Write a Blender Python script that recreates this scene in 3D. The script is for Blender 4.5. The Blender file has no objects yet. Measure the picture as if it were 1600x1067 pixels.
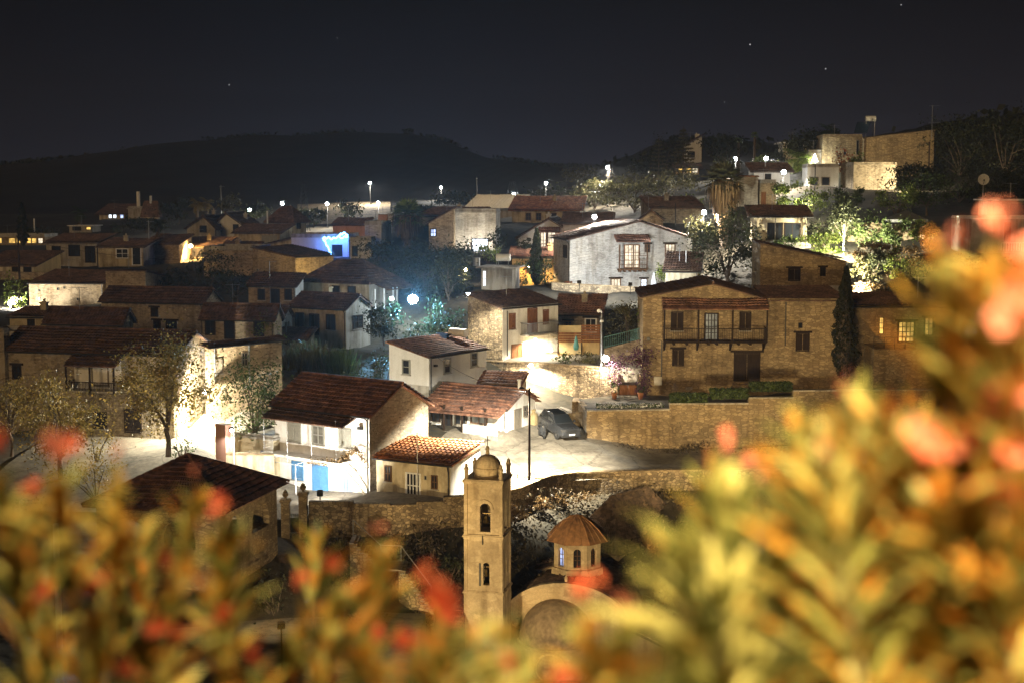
import bpy, bmesh, math, random
import numpy as np
from mathutils import Vector, Matrix
random.seed(11); rng = np.random.default_rng(11)
sc = bpy.context.scene; COL = sc.collection

# ------------------------------------------------------------------ camera
F = 1600*50/36; PITCH = math.radians(6.0); CAMZ = 30.0
cd = bpy.data.cameras.new('camera'); cam = bpy.data.objects.new('camera', cd); COL.objects.link(cam)
cam.location = (0, 0, CAMZ); cam.rotation_euler = (math.pi/2-PITCH, 0, 0)
cd.lens = 50; cd.sensor_width = 36; cd.clip_start = 0.05; cd.clip_end = 6000
cd.dof.use_dof = True; cd.dof.focus_distance = 115; cd.dof.aperture_fstop = 1.7
sc.camera = cam
# ------------------------------------------------------------------ render / exposure
sc.view_settings.view_transform = 'Standard'; sc.view_settings.look = 'None'
sc.view_settings.gamma = 1; sc.view_settings.exposure = 0.9
cy = sc.cycles
cy.max_bounces = 5; cy.diffuse_bounces = 2; cy.glossy_bounces = 2; cy.transmission_bounces = 3; cy.volume_bounces = 0
cy.transparent_max_bounces = 6; cy.sample_clamp_indirect = 4; cy.sample_clamp_direct = 0
cy.use_denoising = True; cy.use_adaptive_sampling = True; cy.adaptive_threshold = 0.02
cy.caustics_reflective = False; cy.caustics_refractive = False
# ------------------------------------------------------------------ night sky
w = bpy.data.worlds.new('World'); sc.world = w; w.use_nodes = True
nt = w.node_tree; bg = nt.nodes['Background']
def wn(t, **k):
    n = nt.nodes.new(t)
    for a, b in k.items(): setattr(n, a, b)
    return n
geo = wn('ShaderNodeTexCoord'); sep = wn('ShaderNodeSeparateXYZ'); nt.links.new(geo.outputs['Generated'], sep.inputs[0])
ramp = wn('ShaderNodeValToRGB'); nt.links.new(sep.outputs['Z'], ramp.inputs[0])
cr = ramp.color_ramp
cr.elements[0].position = 0.0; cr.elements[0].color = (.0108, .0103, .0145, 1)
cr.elements[1].position = 0.16; cr.elements[1].color = (.0016, .0013, .0017, 1)
e = cr.elements.new(0.06); e.color = (.0056, .0052, .0073, 1)
# brighter towards the right of the village, darker to the left
xr = wn('ShaderNodeMapRange'); nt.links.new(sep.outputs['X'], xr.inputs[0])
xr.inputs[1].default_value = -0.40; xr.inputs[2].default_value = 0.06; xr.inputs[3].default_value = 0.62; xr.inputs[4].default_value = 1.0
mul = wn('ShaderNodeMix', data_type='RGBA', blend_type='MULTIPLY'); mul.inputs[0].default_value = 1
nt.links.new(ramp.outputs[0], mul.inputs[6]); nt.links.new(xr.outputs[0], mul.inputs[7])
last = mul.outputs[2]
def skydir(u, v):
    c, s = math.cos(PITCH), math.sin(PITCH)
    x = (u-800)/F; y = (533.5-v)/F
    d = np.array([x, c+y*s, -s+y*c]); return d/np.linalg.norm(d)
for (u, v, b) in ((527, 60, .5), (1172, 70, .8), (1290, 108, .5), (1132, 160, .6), (358, 133, .4), (1408, 8, .4)):   # the few stars
    dp = wn('ShaderNodeVectorMath', operation='DOT_PRODUCT'); nt.links.new(geo.outputs['Generated'], dp.inputs[0])
    dp.inputs[1].default_value = tuple(skydir(u, v))
    gt = wn('ShaderNodeMath', operation='GREATER_THAN'); nt.links.new(dp.outputs['Value'], gt.inputs[0]); gt.inputs[1].default_value = math.cos(.00027)
    ml = wn('ShaderNodeMath', operation='MULTIPLY'); nt.links.new(gt.outputs[0], ml.inputs[0]); ml.inputs[1].default_value = b*.6
    ad = wn('ShaderNodeMix', data_type='RGBA', blend_type='ADD'); ad.inputs[0].default_value = 1
    nt.links.new(last, ad.inputs[6]); nt.links.new(ml.outputs[0], ad.inputs[7]); last = ad.outputs[2]
nt.links.new(last, bg.inputs[0]); bg.inputs[1].default_value = 1.0
# faint warm low light from behind the camera (moon through the town's glow)
sd = bpy.data.lights.new('moon', 'SUN'); sd.energy = 0.40; sd.angle = math.radians(12); sd.color = (1, .66, .31)
so = bpy.data.objects.new('moon', sd); COL.objects.link(so)
so.rotation_euler = Vector((0.42, 1, -0.25)).to_track_quat('-Z', 'Y').to_euler()

# ------------------------------------------------------------------ geometry helpers
CP, SP = math.cos(PITCH), math.sin(PITCH)
CAM = np.array([0, 0, CAMZ])
def ray(u, v):
    x = (u-800)/F; y = (533.5-v)/F
    return np.array([x, CP+y*SP, -SP+y*CP])
def at(u, v, D):
    d = ray(u, v); return CAM+d*(D/d[1])
def proj(p):
    p = np.asarray(p)-CAM
    dep = p[1]*CP-p[2]*SP
    return 800+F*p[0]/dep, 533.5-F*(p[1]*SP+p[2]*CP)/dep

class MB:
    def __init__(s): s.v = []; s.f = []; s.m = []; s.n = 0
    def add(s, verts, faces, m=0):
        b = s.n; s.v.extend([tuple(map(float, p)) for p in verts]); s.n += len(verts)
        for f in faces: s.f.append(tuple(b+i for i in f)); s.m.append(m)
        return s
    def quad(s, a, b, c, d, m=0): return s.add([a, b, c, d], [(0, 1, 2, 3)], m)
    def hexa(s, p, m=0):   # 8 points: bottom 0-3, top 4-7
        return s.add(p, [(0, 3, 2, 1), (4, 5, 6, 7), (0, 1, 5, 4), (1, 2, 6, 5), (2, 3, 7, 6), (3, 0, 4, 7)], m)
    def box(s, x0, x1, y0, y1, z0, z1, m=0):
        return s.hexa([(x0,y0,z0),(x1,y0,z0),(x1,y1,z0),(x0,y1,z0),(x0,y0,z1),(x1,y0,z1),(x1,y1,z1),(x0,y1,z1)], m)
    def tube(s, pts, r, n=6, m=0, cap=True):
        pts = [Vector(p) for p in pts]; k = len(pts)
        rr = r if hasattr(r, '__len__') else [r]*k
        vs = []; fs = []
        for i, p in enumerate(pts):
            t = (pts[min(i+1, k-1)]-pts[max(i-1, 0)]).normalized()
            a = t.cross(Vector((0, 0, 1)))
            if a.length < 1e-3: a = Vector((1, 0, 0))
            a.normalize(); b = t.cross(a)
            for j in range(n):
                q = 2*math.pi*j/n; vs.append(p+(a*math.cos(q)+b*math.sin(q))*rr[i])
        for i in range(k-1):
            for j in range(n):
                fs.append((i*n+j, i*n+(j+1) % n, (i+1)*n+(j+1) % n, (i+1)*n+j))
        if cap: fs.append(tuple(range(n-1, -1, -1))); fs.append(tuple((k-1)*n+j for j in range(n)))
        return s.add(vs, fs, m)
    def lathe(s, c, prof, n=12, m=0, a0=0, a1=2*math.pi):
        vs = []; fs = []; k = len(prof); full = abs(a1-a0-2*math.pi) < 1e-6; nn = n if full else n+1
        for (r, z) in prof:
            for j in range(nn):
                q = a0+(a1-a0)*j/n; vs.append((c[0]+r*math.cos(q), c[1]+r*math.sin(q), c[2]+z))
        for i in range(k-1):
            for j in range(n): fs.append((i*nn+j, i*nn+(j+1) % nn, (i+1)*nn+(j+1) % nn, (i+1)*nn+j))
        return s.add(vs, fs, m)
    def build(s, name, mats, parent=None, smooth=False):
        me = bpy.data.meshes.new(name); me.from_pydata(s.v, [], s.f); me.update()
        for m in (mats if isinstance(mats, (list, tuple)) else [mats]): me.materials.append(m)
        if any(s.m): me.polygons.foreach_set('material_index', s.m)
        if smooth: me.polygons.foreach_set('use_smooth', [True]*len(s.f))
        o = bpy.data.objects.new(name, me); COL.objects.link(o)
        if parent is not None: o.parent = parent
        return o
def tag(o, label=None, cat=None, group=None, kind=None):
    if label: o['label'] = label
    if cat: o['category'] = cat
    if group: o['group'] = group
    if kind: o['kind'] = kind
    return o
def empty(name, loc, rz=0, label=None, cat=None, group=None):
    o = bpy.data.objects.new(name, None); COL.objects.link(o); o.location = loc; o.rotation_euler = (0, 0, rz); o.empty_display_size = .3
    return tag(o, label, cat, group)
def npmesh(name, V, Fq, mats, parent=None, mi=None, smooth=False):
    V = np.asarray(V, dtype=np.float32).reshape(-1, 3); Fq = np.asarray(Fq, dtype=np.int32); k = Fq.shape[1]
    me = bpy.data.meshes.new(name); me.vertices.add(len(V)); me.vertices.foreach_set('co', V.ravel())
    me.loops.add(Fq.size); me.loops.foreach_set('vertex_index', Fq.ravel())
    me.polygons.add(len(Fq)); me.polygons.foreach_set('loop_start', np.arange(0, Fq.size, k, dtype=np.int32))
    if mi is not None: me.polygons.foreach_set('material_index', np.asarray(mi, dtype=np.int32))
    if smooth: me.polygons.foreach_set('use_smooth', np.ones(len(Fq), dtype=bool))
    for m in (mats if isinstance(mats, (list, tuple)) else [mats]): me.materials.append(m)
    me.update(calc_edges=True); me.validate()
    o = bpy.data.objects.new(name, me); COL.objects.link(o)
    if parent is not None: o.parent = parent
    return o

# ------------------------------------------------------------------ materials
M = {}
class NT:
    def __init__(s, name):
        s.mat = bpy.data.materials.new(name); s.mat.use_nodes = True; s.t = s.mat.node_tree
        s.b = s.t.nodes['Principled BSDF']; s.out = s.t.nodes['Material Output']; M[name] = s.mat
    def n(s, typ, props=None, **ins):
        x = s.t.nodes.new(typ)
        for a, b in (props or {}).items(): setattr(x, a, b)
        for a, b in ins.items():
            i = x.inputs[int(a[1:])] if a[0] == '_' else x.inputs[a]
            if isinstance(b, bpy.types.NodeSocket): s.t.links.new(b, i)
            else: i.default_value = b
        return x
    def link(s, a, b): s.t.links.new(a, b)
    def ramp(s, fac, stops):
        r = s.n('ShaderNodeValToRGB', _0=fac); c = r.color_ramp
        while len(c.elements) < len(stops): c.elements.new(.5)
        for e, (p, col) in zip(c.elements, stops): e.position = p; e.color = (*col, 1) if len(col) == 3 else col
        return r.outputs[0]
    def mix(s, fac, a, b, blend='MIX'):
        x = s.n('ShaderNodeMix', {'data_type': 'RGBA', 'blend_type': blend})
        for i, q in ((0, fac), (6, a), (7, b)):
            if isinstance(q, bpy.types.NodeSocket): s.t.links.new(q, x.inputs[i])
            elif i == 0: x.inputs[0].default_value = q
            else: x.inputs[i].default_value = (*q, 1)
        return x.outputs[2]
    def coord(s, scale=(1, 1, 1), jitter=True):
        tc = s.n('ShaderNodeTexCoord')
        mp = s.n('ShaderNodeMapping', _0=tc.outputs['Object'], Scale=scale)
        if jitter:
            oi = s.n('ShaderNodeObjectInfo'); ml = s.n('ShaderNodeMath', {'operation': 'MULTIPLY'}, _0=oi.outputs['Random'], _1=40.0)
            s.link(ml.outputs[0], mp.inputs['Location'])
        return mp.outputs[0]
    def bump(s, h, strength=.4, dist=.03):
        bp = s.n('ShaderNodeBump', Height=h, Strength=strength, Distance=dist); s.link(bp.outputs[0], s.b.inputs['Normal'])
def c3(h, k=1.0): return tuple(x*k for x in h)

def stone(name, lo, hi, mortar, scale=(2.0, 2.0, 4.2), bump=.7, patch=0):
    s = NT(name); co = s.coord()
    nz = s.n('ShaderNodeTexNoise', Vector=co, Scale=1.3, Detail=2.0)
    dis = s.n('ShaderNodeVectorMath', {'operation': 'MULTIPLY_ADD'}, _0=nz.outputs['Color'], _1=(.14, .14, .08), _2=co)
    mp = s.n('ShaderNodeMapping', _0=dis.outputs[0], Scale=tuple(x*1.75 for x in scale))
    v = s.n('ShaderNodeTexVoronoi', {'feature': 'F1'}, Vector=mp.outputs[0], Scale=1.0, Randomness=.8)
    ve = s.n('ShaderNodeTexVoronoi', {'feature': 'DISTANCE_TO_EDGE'}, Vector=mp.outputs[0], Scale=1.0, Randomness=.8)
    sp = s.n('ShaderNodeSeparateColor', _0=v.outputs['Color'])
    base = s.ramp(sp.outputs[0], [(0, lo), (.45, tuple((a+b)/2 for a, b in zip(lo, hi))), (1, hi)])
    mk = s.ramp(ve.outputs['Distance'], [(.03, (1, 1, 1)), (.10, (0, 0, 0))])
    col = s.mix(mk, base, mortar)
    big = s.n('ShaderNodeTexNoise', Vector=co, Scale=.35, Detail=5.0, Roughness=.65)
    st = s.ramp(big.outputs[0], [(.3, (.42, .38, .33)), (.48, (.9, .88, .85)), (.66, (1.18, 1.12, 1.02))])
    col = s.mix(.85, col, st, 'MULTIPLY')
    vm = s.n('ShaderNodeMapping', _0=co, Scale=(1.4, 1.4, .16)); vs_ = s.n('ShaderNodeTexNoise', Vector=vm.outputs[0], Scale=1.0, Detail=4.0)
    col = s.mix(.6, col, s.ramp(vs_.outputs[0], [(.36, (.55, .5, .44)), (.5, (1, 1, 1))]), 'MULTIPLY')
    fine = s.n('ShaderNodeTexNoise', Vector=co, Scale=9.0, Detail=3.0)
    col = s.mix(.5, col, s.ramp(fine.outputs[0], [(.3, (.7, .7, .7)), (.7, (1.15, 1.15, 1.15))]), 'MULTIPLY')
    if patch:
        pn = s.n('ShaderNodeTexNoise', Vector=co, Scale=.42, Detail=4.0, Roughness=.6, W=0.0) if False else s.n('ShaderNodeTexNoise', Vector=co, Scale=.42, Detail=4.0, Roughness=.6)
        pf = s.n('ShaderNodeMath', {'operation': 'MULTIPLY'}, _0=s.ramp(pn.outputs[0], [(.585, (0, 0, 0)), (.62, (1, 1, 1))]), _1=patch)
        col = s.mix(pf.outputs[0], col, s.mix(.5, s.mix(.6, tuple(x*1.1 for x in hi), st, 'MULTIPLY'), mortar))
    s.link(col, s.b.inputs['Base Color']); s.b.inputs['Roughness'].default_value = .92
    h = s.n('ShaderNodeMath', {'operation': 'MINIMUM'}, _0=ve.outputs['Distance'], _1=.22)
    h2 = s.n('ShaderNodeMath', {'operation': 'MULTIPLY_ADD'}, _0=fine.outputs[0], _1=.12, _2=h.outputs[0])
    s.bump(h2.outputs[0], bump, .12)
def plaster(name, c, stain=.5, dirt=(.45, .40, .33), bump=.25, sc1=.5):
    s = NT(name); co = s.coord()
    a = s.n('ShaderNodeTexNoise', Vector=co, Scale=sc1, Detail=6.0, Roughness=.7)
    mp = s.n('ShaderNodeMapping', _0=co, Scale=(1.6, 1.6, .25))
    b = s.n('ShaderNodeTexNoise', Vector=mp.outputs[0], Scale=1.2, Detail=4.0)
    m = s.n('ShaderNodeMath', {'operation': 'MULTIPLY'}, _0=a.outputs[0], _1=b.outputs[0])
    f = s.ramp(m.outputs[0], [(.16, (1, 1, 1)), (.30, (0, 0, 0))])
    ff = s.n('ShaderNodeMath', {'operation': 'MULTIPLY'}, _0=f, _1=stain)
    col = s.mix(ff.outputs[0], c, tuple(x*y for x, y in zip(c, dirt)))
    fine = s.n('ShaderNodeTexNoise', Vector=co, Scale=6.0, Detail=4.0)
    col = s.mix(.4, col, s.ramp(fine.outputs[0], [(.3, (.85, .85, .85)), (.7, (1.05, 1.05, 1.05))]), 'MULTIPLY')
    s.link(col, s.b.inputs['Base Color']); s.b.inputs['Roughness'].default_value = .9
    s.bump(fine.outputs[0], bump, .03)
def tiles(name, a, b, c):
    s = NT(name); co = s.coord()
    v = s.n('ShaderNodeTexVoronoi', {'feature': 'F1'}, Vector=co, Scale=3.6)
    sp = s.n('ShaderNodeSeparateColor', _0=v.outputs['Color'])
    col = s.ramp(sp.outputs[0], [(0, a), (.55, b), (1, c)])
    big = s.n('ShaderNodeTexNoise', Vector=co, Scale=.7, Detail=6.0, Roughness=.75)
    col = s.mix(.9, col, s.ramp(big.outputs[0], [(.34, (.32, .32, .33)), (.5, (.9, .88, .85)), (.66, (1.5, 1.4, 1.25))]), 'MULTIPLY')
    s.link(col, s.b.inputs['Base Color']); s.b.inputs['Roughness'].default_value = .8
    fine = s.n('ShaderNodeTexNoise', Vector=co, Scale=14.0, Detail=2.0); s.bump(fine.outputs[0], .3, .02)
def plain(name, c, rough=.6, metal=0, noise=.35, scale=4.0):
    s = NT(name); co = s.coord()
    a = s.n('ShaderNodeTexNoise', Vector=co, Scale=scale, Detail=4.0)
    col = s.mix(noise, c, s.ramp(a.outputs[0], [(.3, c3(c, .55)), (.7, c3(c, 1.2))]))
    s.link(col, s.b.inputs['Base Color']); s.b.inputs['Roughness'].default_value = rough; s.b.inputs['Metallic'].default_value = metal
def wood(name, c):
    s = NT(name); co = s.coord((7, 7, .8))
    a = s.n('ShaderNodeTexNoise', Vector=co, Scale=1.5, Detail=4.0)
    s.link(s.ramp(a.outputs[0], [(.3, c3(c, .55)), (.7, c3(c, 1.25))]), s.b.inputs['Base Color']); s.b.inputs['Roughness'].default_value = .8; s.b.inputs['Specular IOR Level'].default_value = .12
def glow(name, c, k):
    s = NT(name); s.b.inputs['Base Color'].default_value = (.02, .02, .02, 1)
    s.b.inputs['Emission Color'].default_value = (*c, 1); s.b.inputs['Emission Strength'].default_value = k
def pane_lit(name, c, k):
    s = NT(name); co = s.coord((1, 1, 1)); a = s.n('ShaderNodeTexNoise', Vector=co, Scale=1.6, Detail=2.0)
    s.b.inputs['Base Color'].default_value = (.02, .02, .02, 1); s.b.inputs['Roughness'].default_value = .15
    s.link(s.ramp(a.outputs[0], [(.35, c3(c, .35)), (.65, c)]), s.b.inputs['Emission Color']); s.b.inputs['Emission Strength'].default_value = k
def leafmat(name, cols, trans=.35, rough=.55):
    s = NT(name); g = s.n('ShaderNodeNewGeometry')
    n = len(cols); col = s.ramp(g.outputs['Random Per Island'], [(i/(n-1) if n > 1 else 0, c) for i, c in enumerate(cols)])
    co = s.coord((1, 1, 1)); nz = s.n('ShaderNodeTexNoise', Vector=co, Scale=.7, Detail=3.0)
    col = s.mix(.7, col, s.ramp(nz.outputs[0], [(.35, (.55, .55, .55)), (.65, (1.25, 1.25, 1.2))]), 'MULTIPLY')
    s.link(col, s.b.inputs['Base Color']); s.b.inputs['Roughness'].default_value = rough; s.b.inputs['Specular IOR Level'].default_value = .3
    tr = s.n('ShaderNodeBsdfTranslucent', Color=col); mx = s.n('ShaderNodeMixShader', _0=trans, _1=s.b.outputs[0], _2=tr.outputs[0])
    s.link(mx.outputs[0], s.out.inputs[0])

stone('stone_warm', (.20, .145, .085), (.46, .36, .23), (.34, .27, .18), patch=.7)
stone('stone_ashlar', (.22, .155, .085), (.43, .325, .18), (.20, .145, .08), (1.3, 1.3, 3.0), .5, .22)
stone('stone_grey', (.17, .14, .10), (.40, .345, .26), (.29, .24, .17), patch=.75)
stone('stone_pale', (.34, .33, .30), (.60, .58, .53), (.50, .48, .44), (1.5, 1.5, 5.0))
stone('stone_rubble', (.13, .095, .055), (.46, .36, .22), (.12, .09, .055), (1.9, 1.9, 2.9), 1.0, .35)
stone('stone_church', (.46, .36, .225), (.60, .49, .32), (.49, .385, .245), (.8, .8, 1.3), .12)
stone('stone_paving', (.40, .36, .29), (.55, .50, .42), (.33, .29, .23), (1.4, 1.4, 1.4), .2)
plaster('plaster_white', (.78, .76, .71), .45)
plaster('plaster_clean', (.62, .60, .56), .2)
plaster('plaster_cream', (.52, .44, .29), .9, (.42, .38, .32))
plaster('plaster_grey', (.36, .33, .28), .8)
plaster('plaster_ochre', (.60, .42, .18), .4)
plaster('plaster_pink', (.55, .30, .22), .4)
plaster('concrete', (.40, .37, .32), .8, (.4, .38, .35))

tiles('tile_red', (.12, .055, .034), (.21, .098, .060), (.30, .155, .098))
tiles('tile_brown', (.080, .046, .031), (.13, .072, .047), (.19, .108, .070))
tiles('tile_orange', (.16, .055, .018), (.34, .125, .038), (.46, .20, .07))
tiles('tile_church', (.09, .060, .038), (.15, .10, .062), (.22, .15, .095))
plain('tile_dome', (.34, .17, .07), .8, 0, 1.0, 3.2)
wood('wood_dark', (.030, .019, .013)); wood('wood_brown', (.20, .085, .035)); wood('wood_mid', (.13, .07, .035))
wood('wood_grey', (.20, .17, .13))
plain('shutter_grey', (.22, .21, .17), .6); plain('paint_blue', (.08, .22, .42), .5); plain('paint_slate', (.16, .20, .30), .5)
plain('paint_white', (.72, .71, .68), .5); plain('metal_white', (.62, .62, .60), .45, .1); plain('metal_grey', (.26, .26, .26), .45, .6)
plain('metal_dark', (.05, .048, .045), .5, .5); plain('galvanised', (.45, .47, .48), .4, .5); plain('rail_green', (.10, .20, .17), .5, .2)
plain('terracotta', (.40, .16, .07), .75); plain('tank_white', (.70, .69, .64), .4); plain('dish', (.55, .53, .48), .5)
plain('rubber', (.02, .02, .02), .8); plain('car_paint', (.042, .044, .048), .2, 0, .2); plain('car_trim', (.025, .025, .025), .5)
plain('chrome', (.55, .55, .55), .2, .9); plain('sack', (.42, .33, .17), .8); plain('canvas', (.72, .74, .72), .8); plain('canvas_dark', (.16, .16, .16), .8)
plain('glass_dark', (.018, .020, .024), .08, 0, .2); plain('car_glass', (.02, .024, .028), .06, 0, .1); plain('solar', (.03, .05, .09), .15, .2, .2)
plain('plate_white', (.8, .8, .78), .5); plain('box_pale', (.45, .40, .30), .7); plain('bell', (.10, .07, .03), .4, .9)
plain('teal_pot', (.05, .22, .20), .5); plain('bark', (.13, .095, .065), .9, 0, .8, 5); plain('bark_pale', (.28, .22, .15), .9, 0, .8, 5)
plain('palm_skirt', (.36, .26, .14), .9, 0, .8, 3)
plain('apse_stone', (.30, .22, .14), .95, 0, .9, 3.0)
glow('lamp_white', (1, .97, .90), 60); glow('lamp_cool', (.86, .94, 1.0), 70); glow('lamp_warm', (1, .72, .34), 40); glow('lamp_blue', (.72, .90, 1.0), 160)
glow('string_blue', (.10, .35, 1.0), 9); glow('ember', (1, .48, .18), 2.5); glow('window_cold', (.8, .9, 1.0), 1.6); glow('lamp_small', (1, .85, .6), 8)
pane_lit('window_warm', (1, .60, .14), 1.0); pane_lit('window_pale', (1, .84, .60), 1.0); pane_lit('window_cream', (.9, .80, .55), .16)
pane_lit('window_blue', (.50, .62, 1.0), 1.3)
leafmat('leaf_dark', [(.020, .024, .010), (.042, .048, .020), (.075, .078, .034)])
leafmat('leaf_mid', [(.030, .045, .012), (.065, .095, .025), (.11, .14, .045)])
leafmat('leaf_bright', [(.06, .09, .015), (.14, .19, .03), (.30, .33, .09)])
leafmat('leaf_olive', [(.055, .052, .018), (.11, .10, .040), (.19, .165, .08)])
leafmat('leaf_autumn', [(.15, .12, .035), (.29, .22, .065), (.42, .29, .09)])
leafmat('leaf_dry', [(.09, .055, .022), (.18, .11, .045), (.28, .18, .08)])
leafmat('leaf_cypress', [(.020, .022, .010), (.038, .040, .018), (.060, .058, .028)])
leafmat('leaf_bougainvillea', [(.07, .02, .05), (.16, .06, .12), (.06, .05, .025)])
leafmat('leaf_red', [(.25, .05, .02), (.35, .10, .04), (.10, .06, .02)])
leafmat('scrub_dry', [(.05, .038, .022), (.11, .085, .05), (.20, .155, .095)])
leafmat('oleander_leaf', [(.06, .075, .022), (.25, .24, .06), (.55, .49, .16)], .4, .5)
leafmat('oleander_leaf_orange', [(.26, .08, .012), (.56, .22, .03), (.56, .36, .06)], .45, .5)
leafmat('oleander_petal', [(.62, .14, .08), (.80, .22, .13), (.85, .34, .24)], .5, .5)
leafmat('oleander_petal_deep', [(.55, .07, .03), (.70, .12, .05), (.75, .20, .09)], .5, .5)
plain('oleander_stem', (.16, .13, .05), .7)
# ground, hill
s = NT('ground_soil'); co = s.coord((1, 1, 1), False)
a = s.n('ShaderNodeTexNoise', Vector=co, Scale=.16, Detail=8.0, Roughness=.65); b = s.n('ShaderNodeTexNoise', Vector=co, Scale=1.8, Detail=5.0)
col = s.ramp(a.outputs[0], [(.35, (.028, .024, .012)), (.55, (.065, .050, .028)), (.70, (.11, .085, .052))])
col = s.mix(.6, col, s.ramp(b.outputs[0], [(.35, (.5, .5, .5)), (.65, (1.2, 1.2, 1.2))]), 'MULTIPLY')
s.link(col, s.b.inputs['Base Color']); s.b.inputs['Roughness'].default_value = .95; s.bump(b.outputs[0], .6, .2)
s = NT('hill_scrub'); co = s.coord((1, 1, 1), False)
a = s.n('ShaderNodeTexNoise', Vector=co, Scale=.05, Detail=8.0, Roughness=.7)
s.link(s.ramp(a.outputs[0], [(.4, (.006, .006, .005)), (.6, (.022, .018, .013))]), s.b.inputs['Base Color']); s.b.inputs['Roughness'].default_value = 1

s = NT('road_paving'); co = s.coord((1, 1, 1), False)
a = s.n('ShaderNodeTexNoise', Vector=co, Scale=.35, Detail=8.0, Roughness=.7); b = s.n('ShaderNodeTexNoise', Vector=co, Scale=3.0, Detail=5.0)
v = s.n('ShaderNodeTexVoronoi', {'feature': 'DISTANCE_TO_EDGE'}, Vector=s.n('ShaderNodeVectorMath', {'operation': 'MULTIPLY_ADD'}, _0=b.outputs['Color'], _1=(.5, .5, .5), _2=co).outputs[0], Scale=.28)
col = s.ramp(a.outputs[0], [(.34, (.10, .085, .062)), (.5, (.21, .18, .135)), (.66, (.30, .265, .205))])
col = s.mix(.55, col, s.ramp(b.outputs[0], [(.35, (.6, .6, .6)), (.65, (1.15, 1.15, 1.15))]), 'MULTIPLY')
col = s.mix(.8, col, s.ramp(v.outputs['Distance'], [(.0, (.35, .33, .3)), (.02, (1, 1, 1))]), 'MULTIPLY')
s.link(col, s.b.inputs['Base Color']); s.b.inputs['Roughness'].default_value = .85; s.bump(b.outputs[0], .4, .04)
# ------------------------------------------------------------------ house kit
GP = []          # ground control points (x, y, z)
def tile_sheet(mb, A, B, C, D, mi=0, tw=.30, course=.42, thick=.09, res=4, amp=.06):
    """corrugated tile slope: A,B eave left/right, C,D ridge right/left; closed slab below, tile rows on top"""
    A, B, C, D = [np.array(p, float) for p in (A, B, C, D)]
    n = np.cross(B-A, D-A)
    if np.linalg.norm(n) < 1e-6: n = np.cross(B-A, C-A)
    n /= np.linalg.norm(n)
    if n[2] < 0: n = -n
    e_ = .075 if thick > .06 else .02; mb.hexa([A-n*(thick+e_), B-n*(thick+e_), C-n*(thick+e_), D-n*(thick+e_), A-n*e_, B-n*e_, C-n*e_, D-n*e_], mi)
    wid = max(np.linalg.norm(B-A), np.linalg.norm(C-D)); ln = np.linalg.norm((D+C)/2-(A+B)/2)
    nu = max(2, min(260, int(wid/tw)*res)); nc = max(2, min(40, int(ln/course)))
    us = np.linspace(0, 1, nu+1); wave = amp*np.abs(np.sin(np.pi*us*wid/tw))
    ph = rng.random(3)*6.28; sagu = .03*np.sin(us*wid*.9+ph[0])+.02*np.sin(us*wid*2.3+ph[1]); sg = min(.075, wid*.007) if thick > .06 else 0
    rows = []
    for k in range(nc):
        j = np.repeat((rng.random(nu//res+2)-.5)*.010, res)[:nu+1]
        rows.append((k/nc, .095+j)); rows.append(((k+1)/nc-.002, .012+j))
    V = []
    for t, off in rows:
        P = (A+(B-A)*us[:, None])*(1-t)+(D+(C-D)*us[:, None])*t
        V.append(P+n*(wave+off+sagu)[:, None]-np.array([0, 0, 1.])*(sg*4*us*(1-us)*t)[:, None])
    V = np.concatenate(V); w = nu+1
    fs = [(r*w+i, r*w+i+1, (r+1)*w+i+1, (r+1)*w+i) for r in range(len(rows)-1) for i in range(nu)]
    mb.add(V.tolist(), fs, mi)

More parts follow.
